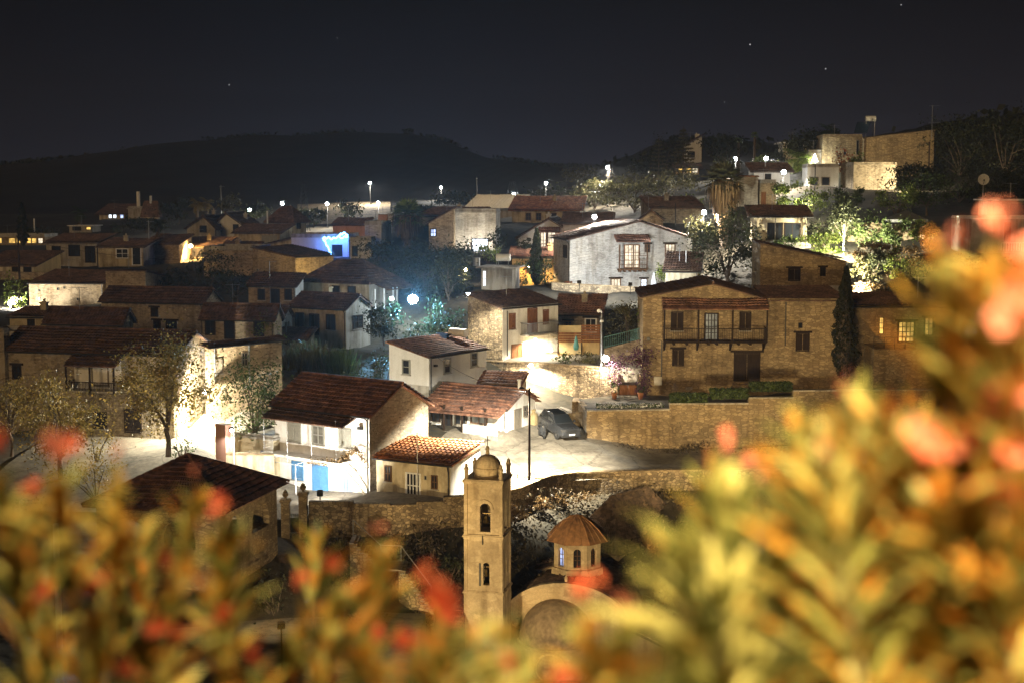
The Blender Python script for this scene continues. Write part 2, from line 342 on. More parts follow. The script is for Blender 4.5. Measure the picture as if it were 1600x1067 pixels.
class House:
    def __init__(s, name, label, cat, u, ve, vb, D, psi, uL=None, uR=None, wL=None, wR=None, found=2.0, group=None, gp=True):
        p = math.radians(psi); s.C = at(u, vb, D); s.psi = p
        s.ex = np.array([math.cos(p), -math.sin(p), 0]); s.ey = np.array([math.sin(p), math.cos(p), 0]); s.ez = np.array([0, 0, 1.])
        s.h = at(u, ve, D)[2]-s.C[2]; s.found = found
        def solve(uu, d):
            z = s.C[2]+s.h-CAMZ; k = (uu-800)/F
            return (k*(s.C[1]*CP-z*SP)-s.C[0])/(d[0]-k*d[1]*CP)
        s.wL = wL if wL is not None else (solve(uL, -s.ex) if uL is not None else 6.0)
        s.wR = wR if wR is not None else (solve(uR, s.ey) if uR is not None else 6.0)
        if not (0 < s.wL < 80 and 0 < s.wR < 80): print('HOUSE', name, label, 'wL', round(s.wL, 1), 'wR', round(s.wR, 1))
        s.wL = min(max(s.wL, .5), 60); s.wR = min(max(s.wR, .5), 60)
        s.root = empty(name, s.C, -p, label, cat, group)
        if gp:
            for x, y in ((0, 0), (-s.wL, 0), (0, s.wR), (-s.wL, s.wR), (-s.wL/2, 0)):
                q = s.C+s.ex*x+s.ey*y; GP.append((q[0], q[1], q[2]-.05))
    def W(s, x, y, z): return s.C+s.ex*x+s.ey*y+s.ez*z
    def pix(s, wall, u, v, n=0):
        d = ray(u, v); o = CAM-s.C
        nn = s.ey if wall == 'L' else s.ex
        t = ((-n if wall == 'L' else n)-o.dot(nn))/d.dot(nn); q = o+d*t
        return (q.dot(s.ex) if wall == 'L' else q.dot(s.ey)), q[2]
    def body(s, mats, roof, rise=1.5, rm='tile_red', ov=.3, frac=.5, far=False, par=.35, amp=None):
        h, L, R = s.h, s.wL, s.wR; s.roof = roof; s.rise = rise
        mats = mats if isinstance(mats, (list, tuple)) else [mats, mats]
        zf = -s.found
        c = {'FL': (-L, 0), 'FR': (0, 0), 'BR': (0, R), 'BL': (-L, R)}
        xr = -L*(1-frac) if roof == 'y' else None; yr = R*frac if roof == 'x' else None
        def zt(x, y):
            if roof == 'm+y': return h+rise*y/R
            if roof == 'm-y': return h+rise*(1-y/R)
            if roof == 'm-x': return h+rise*(-x/L)
            if roof == 'm+x': return h+rise*(1+x/L)
            if roof == 'x': return h+rise*(1-(abs(y-yr)/(yr if y < yr else R-yr)))
            if roof == 'y': return h+rise*(1-(abs(x-xr)/((L+xr) if x < xr else -xr)))
            return h
        s.zt = zt
        mb = MB()
        def wall(a, b, mi, mid=None):
            pts = [(a[0], a[1], zf), (b[0], b[1], zf), (b[0], b[1], zt(*b))]
            if mid: pts.append((mid[0], mid[1], h+rise))
            pts.append((a[0], a[1], zt(*a)))
            mb.add(pts, [tuple(range(len(pts)))], mi)
        wall(c['FL'], c['FR'], 0, (xr, 0) if roof == 'y' else None)
        wall(c['FR'], c['BR'], 1, (0, yr) if roof == 'x' else None)
        wall(c['BR'], c['BL'], 0, (xr, R) if roof == 'y' else None)
        wall(c['BL'], c['FL'], 1, (-L, yr) if roof == 'x' else None)
        if roof in ('flat',): mb.add([(-L, 0, h-.02), (0, 0, h-.02), (0, R, h-.02), (-L, R, h-.02)], [(0, 1, 2, 3)], 0)
        mb.build('wall', [M[mats[0]], M[mats[1]]], s.root)
        rb = MB(); kw = dict(res=2, tw=.55, course=.7) if far else (dict(amp=amp, tw=.36, res=6) if amp else {})
        t = .05
        if roof == 'x':
            k1 = rise/yr; k2 = rise/(R-yr)
            tile_sheet(rb, (-L-ov, -ov, h-k1*ov+t), (ov, -ov, h-k1*ov+t), (ov, yr, h+rise+t), (-L-ov, yr, h+rise+t), 0, **kw)
            tile_sheet(rb, (ov, R+ov, h-k2*ov+t), (-L-ov, R+ov, h-k2*ov+t), (-L-ov, yr+.01, h+rise+t), (ov, yr+.01, h+rise+t), 0, **kw)
            rb.tube([(-L-ov, yr, h+rise+t+.02), (ov, yr, h+rise+t+.02)], .13, 6)
        elif roof == 'y':
            k1 = rise/(L+xr); k2 = rise/(-xr)
            tile_sheet(rb, (-L-ov, R+ov, h-k1*ov+t), (-L-ov, -ov, h-k1*ov+t), (xr, -ov, h+rise+t), (xr, R+ov, h+rise+t), 0, **kw)
            tile_sheet(rb, (ov, -ov, h-k2*ov+t), (ov, R+ov, h-k2*ov+t), (xr+.01, R+ov, h+rise+t), (xr+.01, -ov, h+rise+t), 0, **kw)
            rb.tube([(xr, -ov, h+rise+t+.02), (xr, R+ov, h+rise+t+.02)], .13, 6)
        elif roof[0] == 'm':
            if roof == 'm+y': k = rise/R; q = [(-L-ov, -ov, h-k*ov), (ov, -ov, h-k*ov), (ov, R+ov, h+rise+k*ov), (-L-ov, R+ov, h+rise+k*ov)]
            if roof == 'm-y': k = rise/R; q = [(ov, R+ov, h-k*ov), (-L-ov, R+ov, h-k*ov), (-L-ov, -ov, h+rise+k*ov), (ov, -ov, h+rise+k*ov)]
            if roof == 'm-x': k = rise/L; q = [(ov, -ov, h-k*ov), (ov, R+ov, h-k*ov), (-L-ov, R+ov, h+rise+k*ov), (-L-ov, -ov, h+rise+k*ov)]
            if roof == 'm+x': k = rise/L; q = [(-L-ov, R+ov, h-k*ov), (-L-ov, -ov, h-k*ov), (ov, -ov, h+rise+k*ov), (ov, R+ov, h+rise+k*ov)]
            tile_sheet(rb, *[(a, b, z+t) for a, b, z in q], 0, **kw)
        elif roof == 'hip':
            m = min(L, R)/2*.98; o = ov; z0 = h-rise/m*ov*.9+t; z1 = h+rise+t
            if L >= R: p1, p2 = (-L+m, R/2), (-m, R/2)
            else: p1, p2 = (-L/2, m), (-L/2, R-m)
            a, b, c_, d = (-L-o, -o, z0), (o, -o, z0), (o, R+o, z0), (-L-o, R+o, z0)
            P1, P2 = (*p1, z1), (*p2, z1)
            if L >= R: qs = [(a, b, P2, P1), (b, c_, P2, P2), (c_, d, P1, P2), (d, a, P1, P1)]
            else: qs = [(a, b, P1, P1), (b, c_, P2, P1), (c_, d, P2, P2), (d, a, P1, P2)]
            for q in qs: tile_sheet(rb, *q, 0, **kw)
            for q, P in ((a, P1), (b, P2 if L >= R else P1), (c_, P2), (d, P1 if L >= R else P2), (P1, P2)):
                if q != P: rb.tube([tuple(np.array(q)+(0, 0, .03)), tuple(np.array(P)+(0, 0, .03))], .11, 6)
        else:
            o = ov
            rb.box(-L-o, o, -o, R+o, h, h+.16)
            if par:
                g = .18
                for bx in ((-L, 0, 0, g), (-L, 0, R-g, R), (-L, -L+g, g, R-g), (-g, 0, g, R-g)): rb.box(*bx, h+.16, h+.16+par)
        rb.build('roof', M[rm], s.root)
        if not far and roof in ('x', 'm+y', 'm-x', 'y', 'm+x'):
            gb = MB()
            if roof in ('x', 'm+y'): k = rise/(yr if roof == 'x' else R); gb.tube([(-L-ov, -ov-.05, h-k*ov-.06), (ov, -ov-.05, h-k*ov-.06)], .065, 6); gb.tube([(-.12, -ov-.03, h-k*ov-.08), (-.12, -.07, h-.55), (-.12, -.07, .1)], .04, 5)
            elif roof == 'm-x': k = rise/L; gb.tube([(ov+.05, -ov, h-k*ov-.06), (ov+.05, R+ov, h-k*ov-.06)], .065, 6)
            else: k = rise/L*1.5; gb.tube([(-L-ov-.05, -ov, h-k*ov-.06), (-L-ov-.05, R+ov, h-k*ov-.06)], .065, 6)
            gb.build('gutter', M['metal_dark'], s.root)
        hsh = (int(abs(s.C[0]*13+s.C[1]*7))) % 5
        if roof != 'flat' and hsh in (0, 2) and s.C[1] > 130 and L > 3.5 and R > 3:
            x, y = -L*(.25+.5*((hsh+int(L*7)) % 3)/3), R*.6; z = (h+rise*.6) if roof == 'hip' else zt(x, y); c = MB(); c.box(x-.28, x+.28, y-.28, y+.28, z-.6, z+.75); c.box(x-.36, x+.36, y-.36, y+.36, z+.75, z+.87); c.lathe((x, y, z+.87), [(.14, 0), (.11, .3), (0, .3)], 8); c.build('chimney', M[mats[0]], s.root)
        if hsh in (1, 2, 4) and s.C[1] > 118:
            x, y = -L*.62, R*.45; z = (h+rise*.6) if roof == 'hip' else zt(x, y); c = MB(); c.tube([(x, y, z-.3), (x, y, z+2.0)], .028, 5); c.tube([(x-.7, y, z+1.9), (x+.7, y, z+1.9)], .018, 4)
            for q in (-.6, -.3, 0, .3, .6): c.tube([(x+q, y-.28, z+1.9), (x+q, y+.28, z+1.9)], .014, 4)
            c.build('aerial', M['metal_grey'], s.root)
        return s
    # facade-space box: a along the wall, z up, n outwards
    def fb(s, mb, wall, a0, a1, z0, z1, n0, n1, m=0):
        if wall == 'L': mb.box(a0, a1, -n1, -n0, z0, z1, m)
        else: mb.box(n0, n1, a0, a1, z0, z1, m)
    def P(s, wall, a, z, n): return (a, -n, z) if wall == 'L' else (n, a, z)
    def rect(s, wall, u1, v1, u2, v2):
        um, vm = (u1+u2)/2, (v1+v2)/2
        a0 = s.pix(wall, u1, vm)[0]; a1 = s.pix(wall, u2, vm)[0]; z1 = s.pix(wall, um, v1)[1]; z0 = s.pix(wall, um, v2)[1]
        return min(a0, a1), max(a0, a1), z0, z1
    def win(s, wall, u1, v1, u2, v2, style='dark', frame='wood_dark', lintel=False, name=None, mull=(1, 1), label=None):
        a0, a1, z0, z1 = s.rect(wall, u1, v1, u2, v2); w, h = a1-a0, z1-z0
        f = min(.10, w*.14); mb = MB()
        door = style in ('door', 'glassdoor')
        for (b0, b1, c0, c1) in ((a0-f, a0+f*.4, z0, z1), (a1-f*.4, a1+f, z0, z1), (a0-f, a1+f, z1, z1+f), (a0-f, a1+f, z0-f, z0)): s.fb(mb, wall, b0, b1, c0, c1, -.05, .07)
        pane = dict(dark='glass_dark', lit='window_warm', pale='window_pale', cream='window_cream', blue='window_blue', glassdoor='glass_dark', cold='window_cold').get(style)
        if pane:
            for k in range(mull[0]): x = a0+w*(k+1)/(mull[0]+1); s.fb(mb, wall, x-.035, x+.035, z0, z1, .0, .055)
            for k in range(mull[1]): y = z0+h*(k+1)/(mull[1]+1); s.fb(mb, wall, a0, a1, y-.03, y+.03, .0, .05)
            o = mb.build('door' if door else 'window', M[frame], s.root); p = MB(); s.fb(p, wall, a0, a1, z0, z1, -.04, .02); p.build('pane', M[pane], o)
        else:
            k = 2 if w > .55 else 1; sm = frame
            for i in range(k):
                b0 = a0+w*i/k+.02; b1 = a0+w*(i+1)/k-.02
                s.fb(mb, wall, b0, b1, z0+.02, z1-.02, 0, .04)
                nz = max(2, int(h/.35))
                for j in range(nz): s.fb(mb, wall, b0+.05, b1-.05, z0+.06+j*(h-.1)/nz, z0+(j+.72)*(h-.1)/nz, .04, .06)
            o = mb.build(name or ('door' if door else 'shutter'), M[sm], s.root)
        if label: o['label'] = label
        if lintel:
            lb = MB(); e = .22+.08*w; s.fb(lb, wall, a0-e, a1+e, z1+f+.005, z1+f+.17, -.05, .12); lb.build('lintel', M['wood_dark'], s.root)
        elif not door and style != 'none' and w > .4:
            lb = MB(); s.fb(lb, wall, a0-f-.06, a1+f+.06, z0-f-.08, z0-f-.003, -.05, .14); lb.build('sill', M['concrete'], o)
        return o
    def canopy(s, wall, u1, u2, v, depth, drop, rm='tile_red', posts=None, name='canopy'):
        a0 = s.pix(wall, u1, v)[0]; a1 = s.pix(wall, u2, v)[0]; z = s.pix(wall, (u1+u2)/2, v)[1]
        mb = MB(); tile_sheet(mb, s.P(wall, a0, z-drop, depth), s.P(wall, a1, z-drop, depth), s.P(wall, a1, z, .02), s.P(wall, a0, z, .02), 0)
        o = mb.build(name, M[rm], s.root)
        if posts:
            zb, mat, k = posts; zb = s.pix(wall, (u1+u2)/2, zb)[1] if zb > 50 else zb
            for i in range(k):
                a = a0+.15+(a1-a0-.3)*i/(k-1); pb = MB(); s.fb(pb, wall, a-.06, a+.06, zb, z-drop-.05, depth-.2, depth-.08); pb.build('post', M[mat], s.root)
        return o
    def balcony(s, wall, u1, u2, vr, vs, depth, rail='wood_dark', slab='wood_dark', brackets=0, bal=.16, posts=0):
        a0 = s.pix(wall, u1, vs)[0]; a1 = s.pix(wall, u2, vs)[0]; um = (u1+u2)/2; z = s.pix(wall, um, vs, depth)[1]; zr = s.pix(wall, um, vr, depth)[1]
        mb = MB(); s.fb(mb, wall, a0, a1, z-.14, z, .0, depth); o = mb.build('balcony', M[slab], s.root)
        r = MB(); t = .045
        s.fb(r, wall, a0, a1, zr-.07, zr, depth-.08, depth)
        for e in (a0, a1-.06): s.fb(r, wall, e, e+.06, zr-.07, zr-.002, .02, depth-.081)
        n = max(2, int((a1-a0)/bal))
        for i in range(n+1):
            a = a0+.02+(a1-a0-.04)*i/n; s.fb(r, wall, a-.014, a+.014, z, zr-.07, depth-.055, depth-.025)
        for i in range(1, max(2, int(depth/bal))):
            d = depth*i/max(2, int(depth/bal))
            for e in (a0+.02, a1-.05): s.fb(r, wall, e, e+.03, z, zr-.07, d-.012, d+.012)
        r.build('railing', M[rail], o)
        for i in range(brackets):
            a = a0+.1+(a1-a0-.2)*i/max(1, brackets-1); b = MB(); p = [s.P(wall, a-.07, z-.15, 0), s.P(wall, a+.07, z-.15, 0), s.P(wall, a+.07, z-.15, depth*.85), s.P(wall, a-.07, z-.15, depth*.85)]
            b.hexa([s.P(wall, a-.07, z-.95, -.02), s.P(wall, a+.07, z-.95, -.02), s.P(wall, a+.07, z-.85, .12), s.P(wall, a-.07, z-.85, .12)]+p); b.build('bracket', M['wood_dark'], o)
        return o, a0, a1, z, zr
    def part(s, name, mat, mb, parent=None, smooth=False): return mb.build(name, M[mat] if isinstance(mat, str) else [M[m] for m in mat], parent or s.root, smooth)
    def chimney(s, x, y, hh=1.1, w=.5, mat='plaster_white'):
        z = s.zt(x, y)-.2; mb = MB(); mb.box(x-w/2, x+w/2, y-w/2, y+w/2, z, z+hh); mb.box(x-w/2-.08, x+w/2+.08, y-w/2-.08, y+w/2+.08, z+hh, z+hh+.12); return mb.build('chimney', M[mat], s.root)
    def pipe(s, wall, u, v1, v2, mat='metal_dark', r=.05):
        a, z1 = s.pix(wall, u, v1); _, z0 = s.pix(wall, u, v2); mb = MB(); mb.tube([s.P(wall, a, z0, .07), s.P(wall, a, z1, .07)], r, 6); return mb.build('drainpipe', M[mat], s.root)
# ------------------------------------------------------------------ houses near the road
def LBL(): pass
# A: white house with blue doors
A = House('village_house', 'white two storey house with blue doors and a bare vine along its front', 'house', 578, 646, 770, 97, 36, uL=429, uR=669, gp=False)
A.body(['plaster_white', 'stone_grey'], 'x', 1.75, 'tile_red', .35, .5)
for u in (452, 489, 531): A.win('L', u, 662+(u-452)*.11, u+17, 688+(u-452)*.11, 'cream' if u == 489 else 'shut', 'shutter_grey')
A.canopy('L', 431, 556, 642, 1.5, .55, 'tile_brown')
mb = MB()
for u in (433, 469, 507, 545):
    a, z = A.pix('L', u, 660); _, z0 = A.pix('L', u, 716); mb.tube([A.P('L', a, z0, 1.35), A.P('L', a, z+.35, 1.35)], .022, 5)
A.part('canopy_posts', 'metal_grey', mb)['kind'] = 'stuff'
a0 = A.pix('L', 430, 712)[0]; a1 = A.pix('L', 550, 722)[0]; zt_ = A.pix('L', 490, 710)[1]
mb = MB(); A.fb(mb, 'L', a0, a1, zt_-.16, zt_, .01, 1.4); A.part('terrace_slab', 'plaster_white', mb)
mb = MB(); b0, b1 = A.pix('L', 433, 700)[0], A.pix('L', 447, 700)[0]
for zz in (zt_+.05, zt_+.9): A.fb(mb, 'L', b0, b1, zz, zz+.05, 1.3, 1.35)
for i in range(9): a = b0+(b1-b0)*i/8; A.fb(mb, 'L', a-.012, a+.012, zt_+.1, zt_+.9, 1.315, 1.335)
A.part('railing', 'metal_white', mb)
A.win('L', 458, 722, 473, 747, 'shut', 'paint_blue', name='shutter')
A.win('L', 490, 728, 512, 769, 'door', 'paint_blue')
A.win('L', 538, 735, 549, 773, 'door', 'paint_slate')
A.pipe('L', 574, 655, 768, 'plaster_cream', .045)
mb = MB(); a, z = A.pix('L', 565, 668); A.fb(mb, 'L', a-.18, a+.18, z-.1, z+.1, .02, .3); A.part('wall_lantern', 'metal_dark', mb)
mb = MB()
for i in range(26): x = -A.wL+.3+i*(A.wL-.6)/25; mb.box(x-.07, x+.07, -.12, .0, A.h-.32, A.h-.12)
A.part('eave_dentils', 'plaster_cream', mb)['kind'] = 'stuff'

# F: cream annex with the lit orange roof
FH = House('roadside_cottage', 'low cream plaster cottage with patched orange tile roof and a white double door', 'house', 704, 725, 782, 94.2, 28, uL=588, uR=750)
FH.body(['plaster_cream', 'plaster_white'], 'm+y', .75, 'tile_orange', .22, amp=.12)
FH.win('L', 602, 728, 611, 750, 'dark', 'wood_mid'); FH.win('L', 636, 740, 656, 776, 'glassdoor', 'paint_white', mull=(3, 1))
FH.win('L', 675, 743, 683, 762, 'dark', 'wood_mid'); FH.win('L', 663.5, 743, 667, 748.5, 'dark', 'plaster_grey', mull=(0, 0))
mb = MB(); a, z = FH.pix('L', 655, 690); mb.tube([(a, -.25, 0.2), (a, -.25, FH.h+2.0)], .035, 6); FH.part('vent_pipe', 'metal_white', mb)
mb = MB()
for i in range(6): x = -FH.wL+.2+rng.random()*(FH.wL-.6); y = .5+rng.random()*(FH.wR-1.1); z = FH.zt(x, y)+.16; mb.box(x-.12, x+.12, y-.3, y+.3, z-.05, z+.02)
FH.part('loose_tile', 'tile_orange', mb)['kind'] = 'stuff'

# B: white two storey block with mono pitched roof and solar tank
B = House('village_house', 'plain white two storey house with single pitch roof and a water tank behind it', 'house', 671, 557, 662, 117, 36, uL=608, uR=760)
B.body(['plaster_clean', 'plaster_clean'], 'm-x', .95, 'tile_red', .22)
B.win('L', 630, 563, 640, 583, 'dark', 'shutter_grey', mull=(0, 1)); B.win('R', 694, 561, 703, 581, 'dark', 'shutter_grey', mull=(0, 1)); B.win('R', 736, 552, 745, 571, 'dark', 'shutter_grey', mull=(0, 1))
B.pipe('R', 672.5, 560, 655, 'metal_dark', .06)
mb = MB(); _, z = B.pix('L', 640, 600); B.fb(mb, 'L', -B.wL, 0, -2, z, .004, .05); B.part('base_course', 'concrete', mb)
mb = MB(); a, z = B.pix('R', 677, 571); B.fb(mb, 'R', a, a+.3, z-.1, z+.08, .02, .25); B.part('wall_lantern', 'metal_dark', mb)
sx, sy = -B.wL*.55, B.wR+.15
mb = MB(); z = B.zt(sx, sy); mb.tube([(sx-1.0, sy-.9, z+.75), (sx+.75, sy-.9, z+.75)], .36, 14)
tk = B.part('water_tank', 'tank_white', mb, None, False)
mb = MB(); mb.hexa([(sx-2.2, sy-2.4, z+.05), (sx-.6, sy-2.4, z+.05), (sx-.6, sy-1.2, z+.6), (sx-2.2, sy-1.2, z+.6), (sx-2.2, sy-2.4, z+.11), (sx-.6, sy-2.4, z+.11), (sx-.6, sy-1.2, z+.66), (sx-2.2, sy-1.2, z+.66)])
B.part('solar_panel', 'solar', mb)
mb = MB()
for q in ((sx-.8, sy-.9), (sx+.5, sy-.9)): mb.tube([(q[0], q[1], z-.1), (q[0], q[1], z+.6)], .04, 5)
B.part('tank_stand', 'metal_grey', mb)

# G: porch house with red tiles in front of B
G = House('porch_house', 'single storey house with red tiled porch roof and dark posts by the bright road', 'house', 791, 634, 672, 111, 31, uL=674, uR=836, found=2.5)
G.body(['plaster_white', 'plaster_white'], 'x', 1.0, 'tile_red', .4, .5)
G.win('L', 675, 628, 687, 656, 'dark', 'wood_dark'); G.win('L', 692, 631, 705, 668, 'glassdoor', 'wood_dark'); G.win('L', 737, 633, 760, 660, 'cream', 'wood_mid', mull=(1, 0)); G.win('L', 712, 636, 728, 662, 'dark', 'wood_grey', mull=(1, 0))
G.win('R', 804, 640, 813, 672, 'door', 'wood_grey'); G.win('R', 818, 635, 825, 648, 'dark', 'wood_grey')
mb = MB(); _, z = G.pix('L', 740, 678, 1.3)
G.fb(mb, 'L', -G.wL, 0, z-2.5, z+.05, .02, 1.5); pf = G.part('porch_floor', 'concrete', mb)
for u in (674, 708, 736, 772):
    a, _ = G.pix('L', u, 650); p = MB(); G.fb(p, 'L', a-.07, a+.07, z+.052, G.h-.1, 1.25, 1.39); G.part('post', 'wood_dark', p)
tb = MB(); tile_sheet(tb, (-G.wL-.3, -1.7, G.h-.62), (.3, -1.7, G.h-.62), (.3, -.3, G.h-.03), (-G.wL-.3, -.3, G.h-.03)); G.part('porch_roof', 'tile_red', tb)
mb = MB(); a, _ = G.pix('L', 738, 660); G.fb(mb, 'L', a, 0, z+.053, z+.75, 1.26, 1.4); G.part('parapet', 'plaster_white', mb)
mb = MB(); mb.tube([(-.15, G.wR*.5, G.h+.9), (-.15, G.wR*.5, G.h+1.75)], .13, 8); mb.tube([(-.15, G.wR*.5, G.h+1.75), (-.15, G.wR*.5, G.h+1.85)], .19, 8); G.part('chimney', 'plaster_white', mb)
# G2: small red roof stepping behind G
G2 = House('shed', 'little shed with red tile roof wedged behind the porch house', 'shed', 812, 601, 640, 117.5, 20, uL=748, uR=822); G2.body(['stone_warm', 'stone_warm'], 'm+y', .75, 'tile_red', .2)

# H: white house with brown doors and outside stair
H = House('village_house', 'white house with brown shutters, outside stair and rough stone side wall', 'house', 785, 481, 560, 129, 45, uL=731, uR=872, found=4.8)
H.body(['stone_rubble', 'plaster_white'], 'm-x', 1.05, 'tile_brown', .25)
H.win('R', 796, 491, 804, 513, 'shut', 'wood_brown'); H.win('R', 825, 483, 838, 520, 'door', 'wood_brown', name='door'); H.win('R', 849, 485, 856, 505, 'shut', 'wood_brown')
H.win('R', 800, 539, 815, 558, 'shut', 'wood_brown'); H.win('R', 826, 536, 842, 562, 'door', 'paint_white'); 
o, a0, a1, z, zr = H.balcony('R', 813, 858, 505, 523, 1.2, 'metal_grey', 'concrete')
mb = MB(); k = 12
for i in range(k):
    b0 = a1+i*.30; mb.box(.15, 1.2, b0, b0+.31, z-.26*(i+1)-.14, z-.26*(i+1))
st = H.part('stair', 'concrete', mb); mb = MB(); mb.tube([(1.15, a1, z+.95), (1.15, a1+k*.30, z+.95-k*.26)], .03, 6)
for i in range(0, k+1, 2): mb.tube([(1.15, a1+.02+i*.298, z-.26*i-.2), (1.15, a1+.02+i*.298, z+.95-i*.26)], .018, 5)
H.part('stair_rail', 'metal_grey', mb, st)
H.pipe('R', 792, 486, 556, 'metal_dark', .05)
mb = MB(); mb.add([(-.004, .0, -1.6), (.012, 0, -1.6), (.012, .0, H.h), (-.004, 0, H.h)], [(0, 1, 2, 3)])
mb = MB(); a, zz = H.pix('R', 834, 480); H.fb(mb, 'R', a-.12, a+.12, zz-.08, zz+.1, .02, .28); H.part('wall_lantern', 'metal_dark', mb)

# I: low stone house to the right of H
I = House('stone_cottage', 'low stone cottage with red roof and dark double window beside the outside stair', 'house', 938, 491, 532, 139, 9, uL=868, uR=945); I.body(['stone_grey', 'stone_grey'], 'm+y', 1.5, 'tile_red', .3)
I.win('L', 883, 503, 893, 509, 'dark', 'wood_brown', True); I.win('L', 915, 499, 931, 518, 'dark', 'paint_white', True)

# K: big stone house with timber balcony
K = House('stone_mansion', 'large stone house with wide timber balcony facing the valley', 'house', 1316, 467, 618, 122, 2, uL=1005, wR=9, found=1.5)
wK = K.wL
def KX(u): return K.pix('L', u, 500)[0]
xk0, xk1, xap = -wK, KX(1197), KX(1113)
zl = K.pix('L', 1007, 463)[1]; za = K.pix('L', 1113, 443)[1]; zr_ = K.h
mb = MB(); yb = K.wR; f = -1.5
prof = [(xk0, zl), (xap, za), (xk1, zr_), (0, zr_)]
for y, fl in ((0, 0), (yb, 1)): mb.add([(xk0, y, f)]+[(0, y, f)]+[(x, y, z) for x, z in reversed(prof)], [tuple(range(6))])
mb.add([(xk0, 0, f), (xk0, yb, f), (xk0, yb, zl), (xk0, 0, zl)], [(0, 1, 2, 3)]); mb.add([(0, 0, f), (0, yb, f), (0, yb, zr_), (0, 0, zr_)], [(0, 1, 2, 3)])
K.part('wall', 'stone_ashlar', mb)
rb = MB(); t = .05; k1 = (za-zl)/(xap-xk0); k2 = (za-zr_)/(xk1-xap); o = .3
tile_sheet(rb, (xk0-o, yb+o, zl-k1*o+t), (xk0-o, -o, zl-k1*o+t), (xap, -o, za+t), (xap, yb+o, za+t))
tile_sheet(rb, (xk1, -o, zr_+t), (xk1, yb+o, zr_+t), (xap+.01, yb+o, za+t), (xap+.01, -o, za+t))
rb.tube([(xap, -o, za+.1), (xap, yb+o, za+.1)], .13, 6)
K.part('roof', 'tile_brown', rb)
rb = MB(); tile_sheet(rb, (xk1+.05, -.35, zr_-.06), (.2, -.35, zr_-.06), (.2, yb+.3, zr_+.5), (xk1+.05, yb+.3, zr_+.5)); K.part('side_roof', 'tile_brown', rb)
K.rise = 0; K.zt = lambda x, y: K.h
K.canopy('L', 1034, 1198, 466, 1.7, .75, 'tile_red', (532, 'wood_dark', 4))
K.balcony('L', 1036, 1194, 513, 534, 1.6, 'wood_dark', 'wood_dark', 4, .15)
mb = MB()
for u in (1053, 1073, 1107, 1120, 1154, 1172): a, z = K.pix('L', u, 535, 1.0); K.fb(mb, 'L', a-.09, a+.09, z-.2, z-.02, 0, 1.5)
K.part('joist', 'wood_dark', mb)['kind'] = 'stuff'
K.win('L', 1050, 489, 1066, 515, 'shut', 'wood_dark'); K.win('L', 1157, 489, 1172, 515, 'shut', 'wood_dark')
K.win('L', 1102, 491, 1121, 530, 'cream', 'wood_dark', mull=(3, 3), name='door')
K.win('L', 1052, 547, 1067, 570, 'shut', 'wood_dark', True); K.win('L', 1245, 522, 1263, 547, 'shut', 'wood_dark', True); K.win('L', 1248, 505, 1253, 512, 'dark', 'wood_dark', mull=(0, 0))
d = K.win('L', 1148, 552, 1186, 593, 'shut', 'wood_dark', True, name='door')
mb = MB(); a0, a1, z0, _ = K.rect('L', 1146, 552, 1188, 594)
for i in range(3): K.fb(mb, 'L', a0-.1*i, a1+.1*i, z0-.05-.2*(i+1), z0-.05-.2*i, .02, .35*(i+1))
K.part('door_step', 'stone_ashlar', mb)
K.pipe('L', 1228, 472, 540); K.pipe('L', 1034, 534, 600)
mb = MB(); a0, a1, z0, z1 = K.rect('L', 1022, 588, 1034, 601); K.fb(mb, 'L', a0, a1, z0, z1, .01, .16); K.part('meter_box', 'box_pale', mb)
mb = MB(); a0, a1, z0, z1 = K.rect('L', 1071, 604, 1082, 609); K.fb(mb, 'L', a0, a1, z0, z1, .01, .05); K.part('wall_plaque', 'stone_paving', mb)
mb = MB(); a, z = K.pix('L', 1013, 529); mb.box(a-.12, a+.12, -.3, 0, z-.15, z+.12); mb.tube([(a, -.05, z), (a+1.0, -.05, z-.1), (KX(1034), -.1, z-.25)], .02, 5); K.part('wall_lantern', 'metal_dark', mb)

# L: upper stone house behind K
LH = House('stone_house', 'tall bare stone house with sloping roofline above the big balcony house', 'house', 1320, 408, 470, 137, 3, uL=1188, wR=7, found=3); LH.body(['stone_ashlar', 'stone_ashlar'], 'm+x', -1.65+.001, 'tile_brown', .12) if False else None
zl = LH.pix('L', 1188, 380)[1]; mb = MB(); w_, h_, r_ = LH.wL, LH.h, LH.wR
for y in (0, r_): mb.add([(-w_, y, -3), (0, y, -3), (0, y, h_), (-w_, y, zl)], [(0, 1, 2, 3)])
mb.add([(-w_, 0, -3), (-w_, r_, -3), (-w_, r_, zl), (-w_, 0, zl)], [(0, 1, 2, 3)]); mb.add([(0, 0, -3), (0, r_, -3), (0, r_, h_), (0, 0, h_)], [(0, 1, 2, 3)])
LH.part('wall', 'stone_ashlar', mb); rb = MB(); tile_sheet(rb, (.2, -.12, h_+.02), (.2, r_+.2, h_+.02), (-w_-.15, r_+.2, zl+.06), (-w_-.15, -.12, zl+.06)); LH.part('roof', 'tile_brown', rb)
LH.win('L', 1233, 421, 1249, 438, 'shut', 'wood_dark', True); LH.win('L', 1282, 419, 1289, 431, 'dark', 'wood_dark', True)
mb = MB(); a0, a1, z0, z1 = LH.rect('L', 1198, 446, 1318, 457); LH.fb(mb, 'L', a0, a1, z0-1.2, z1, .01, .5); LH.part('parapet', 'concrete', mb)

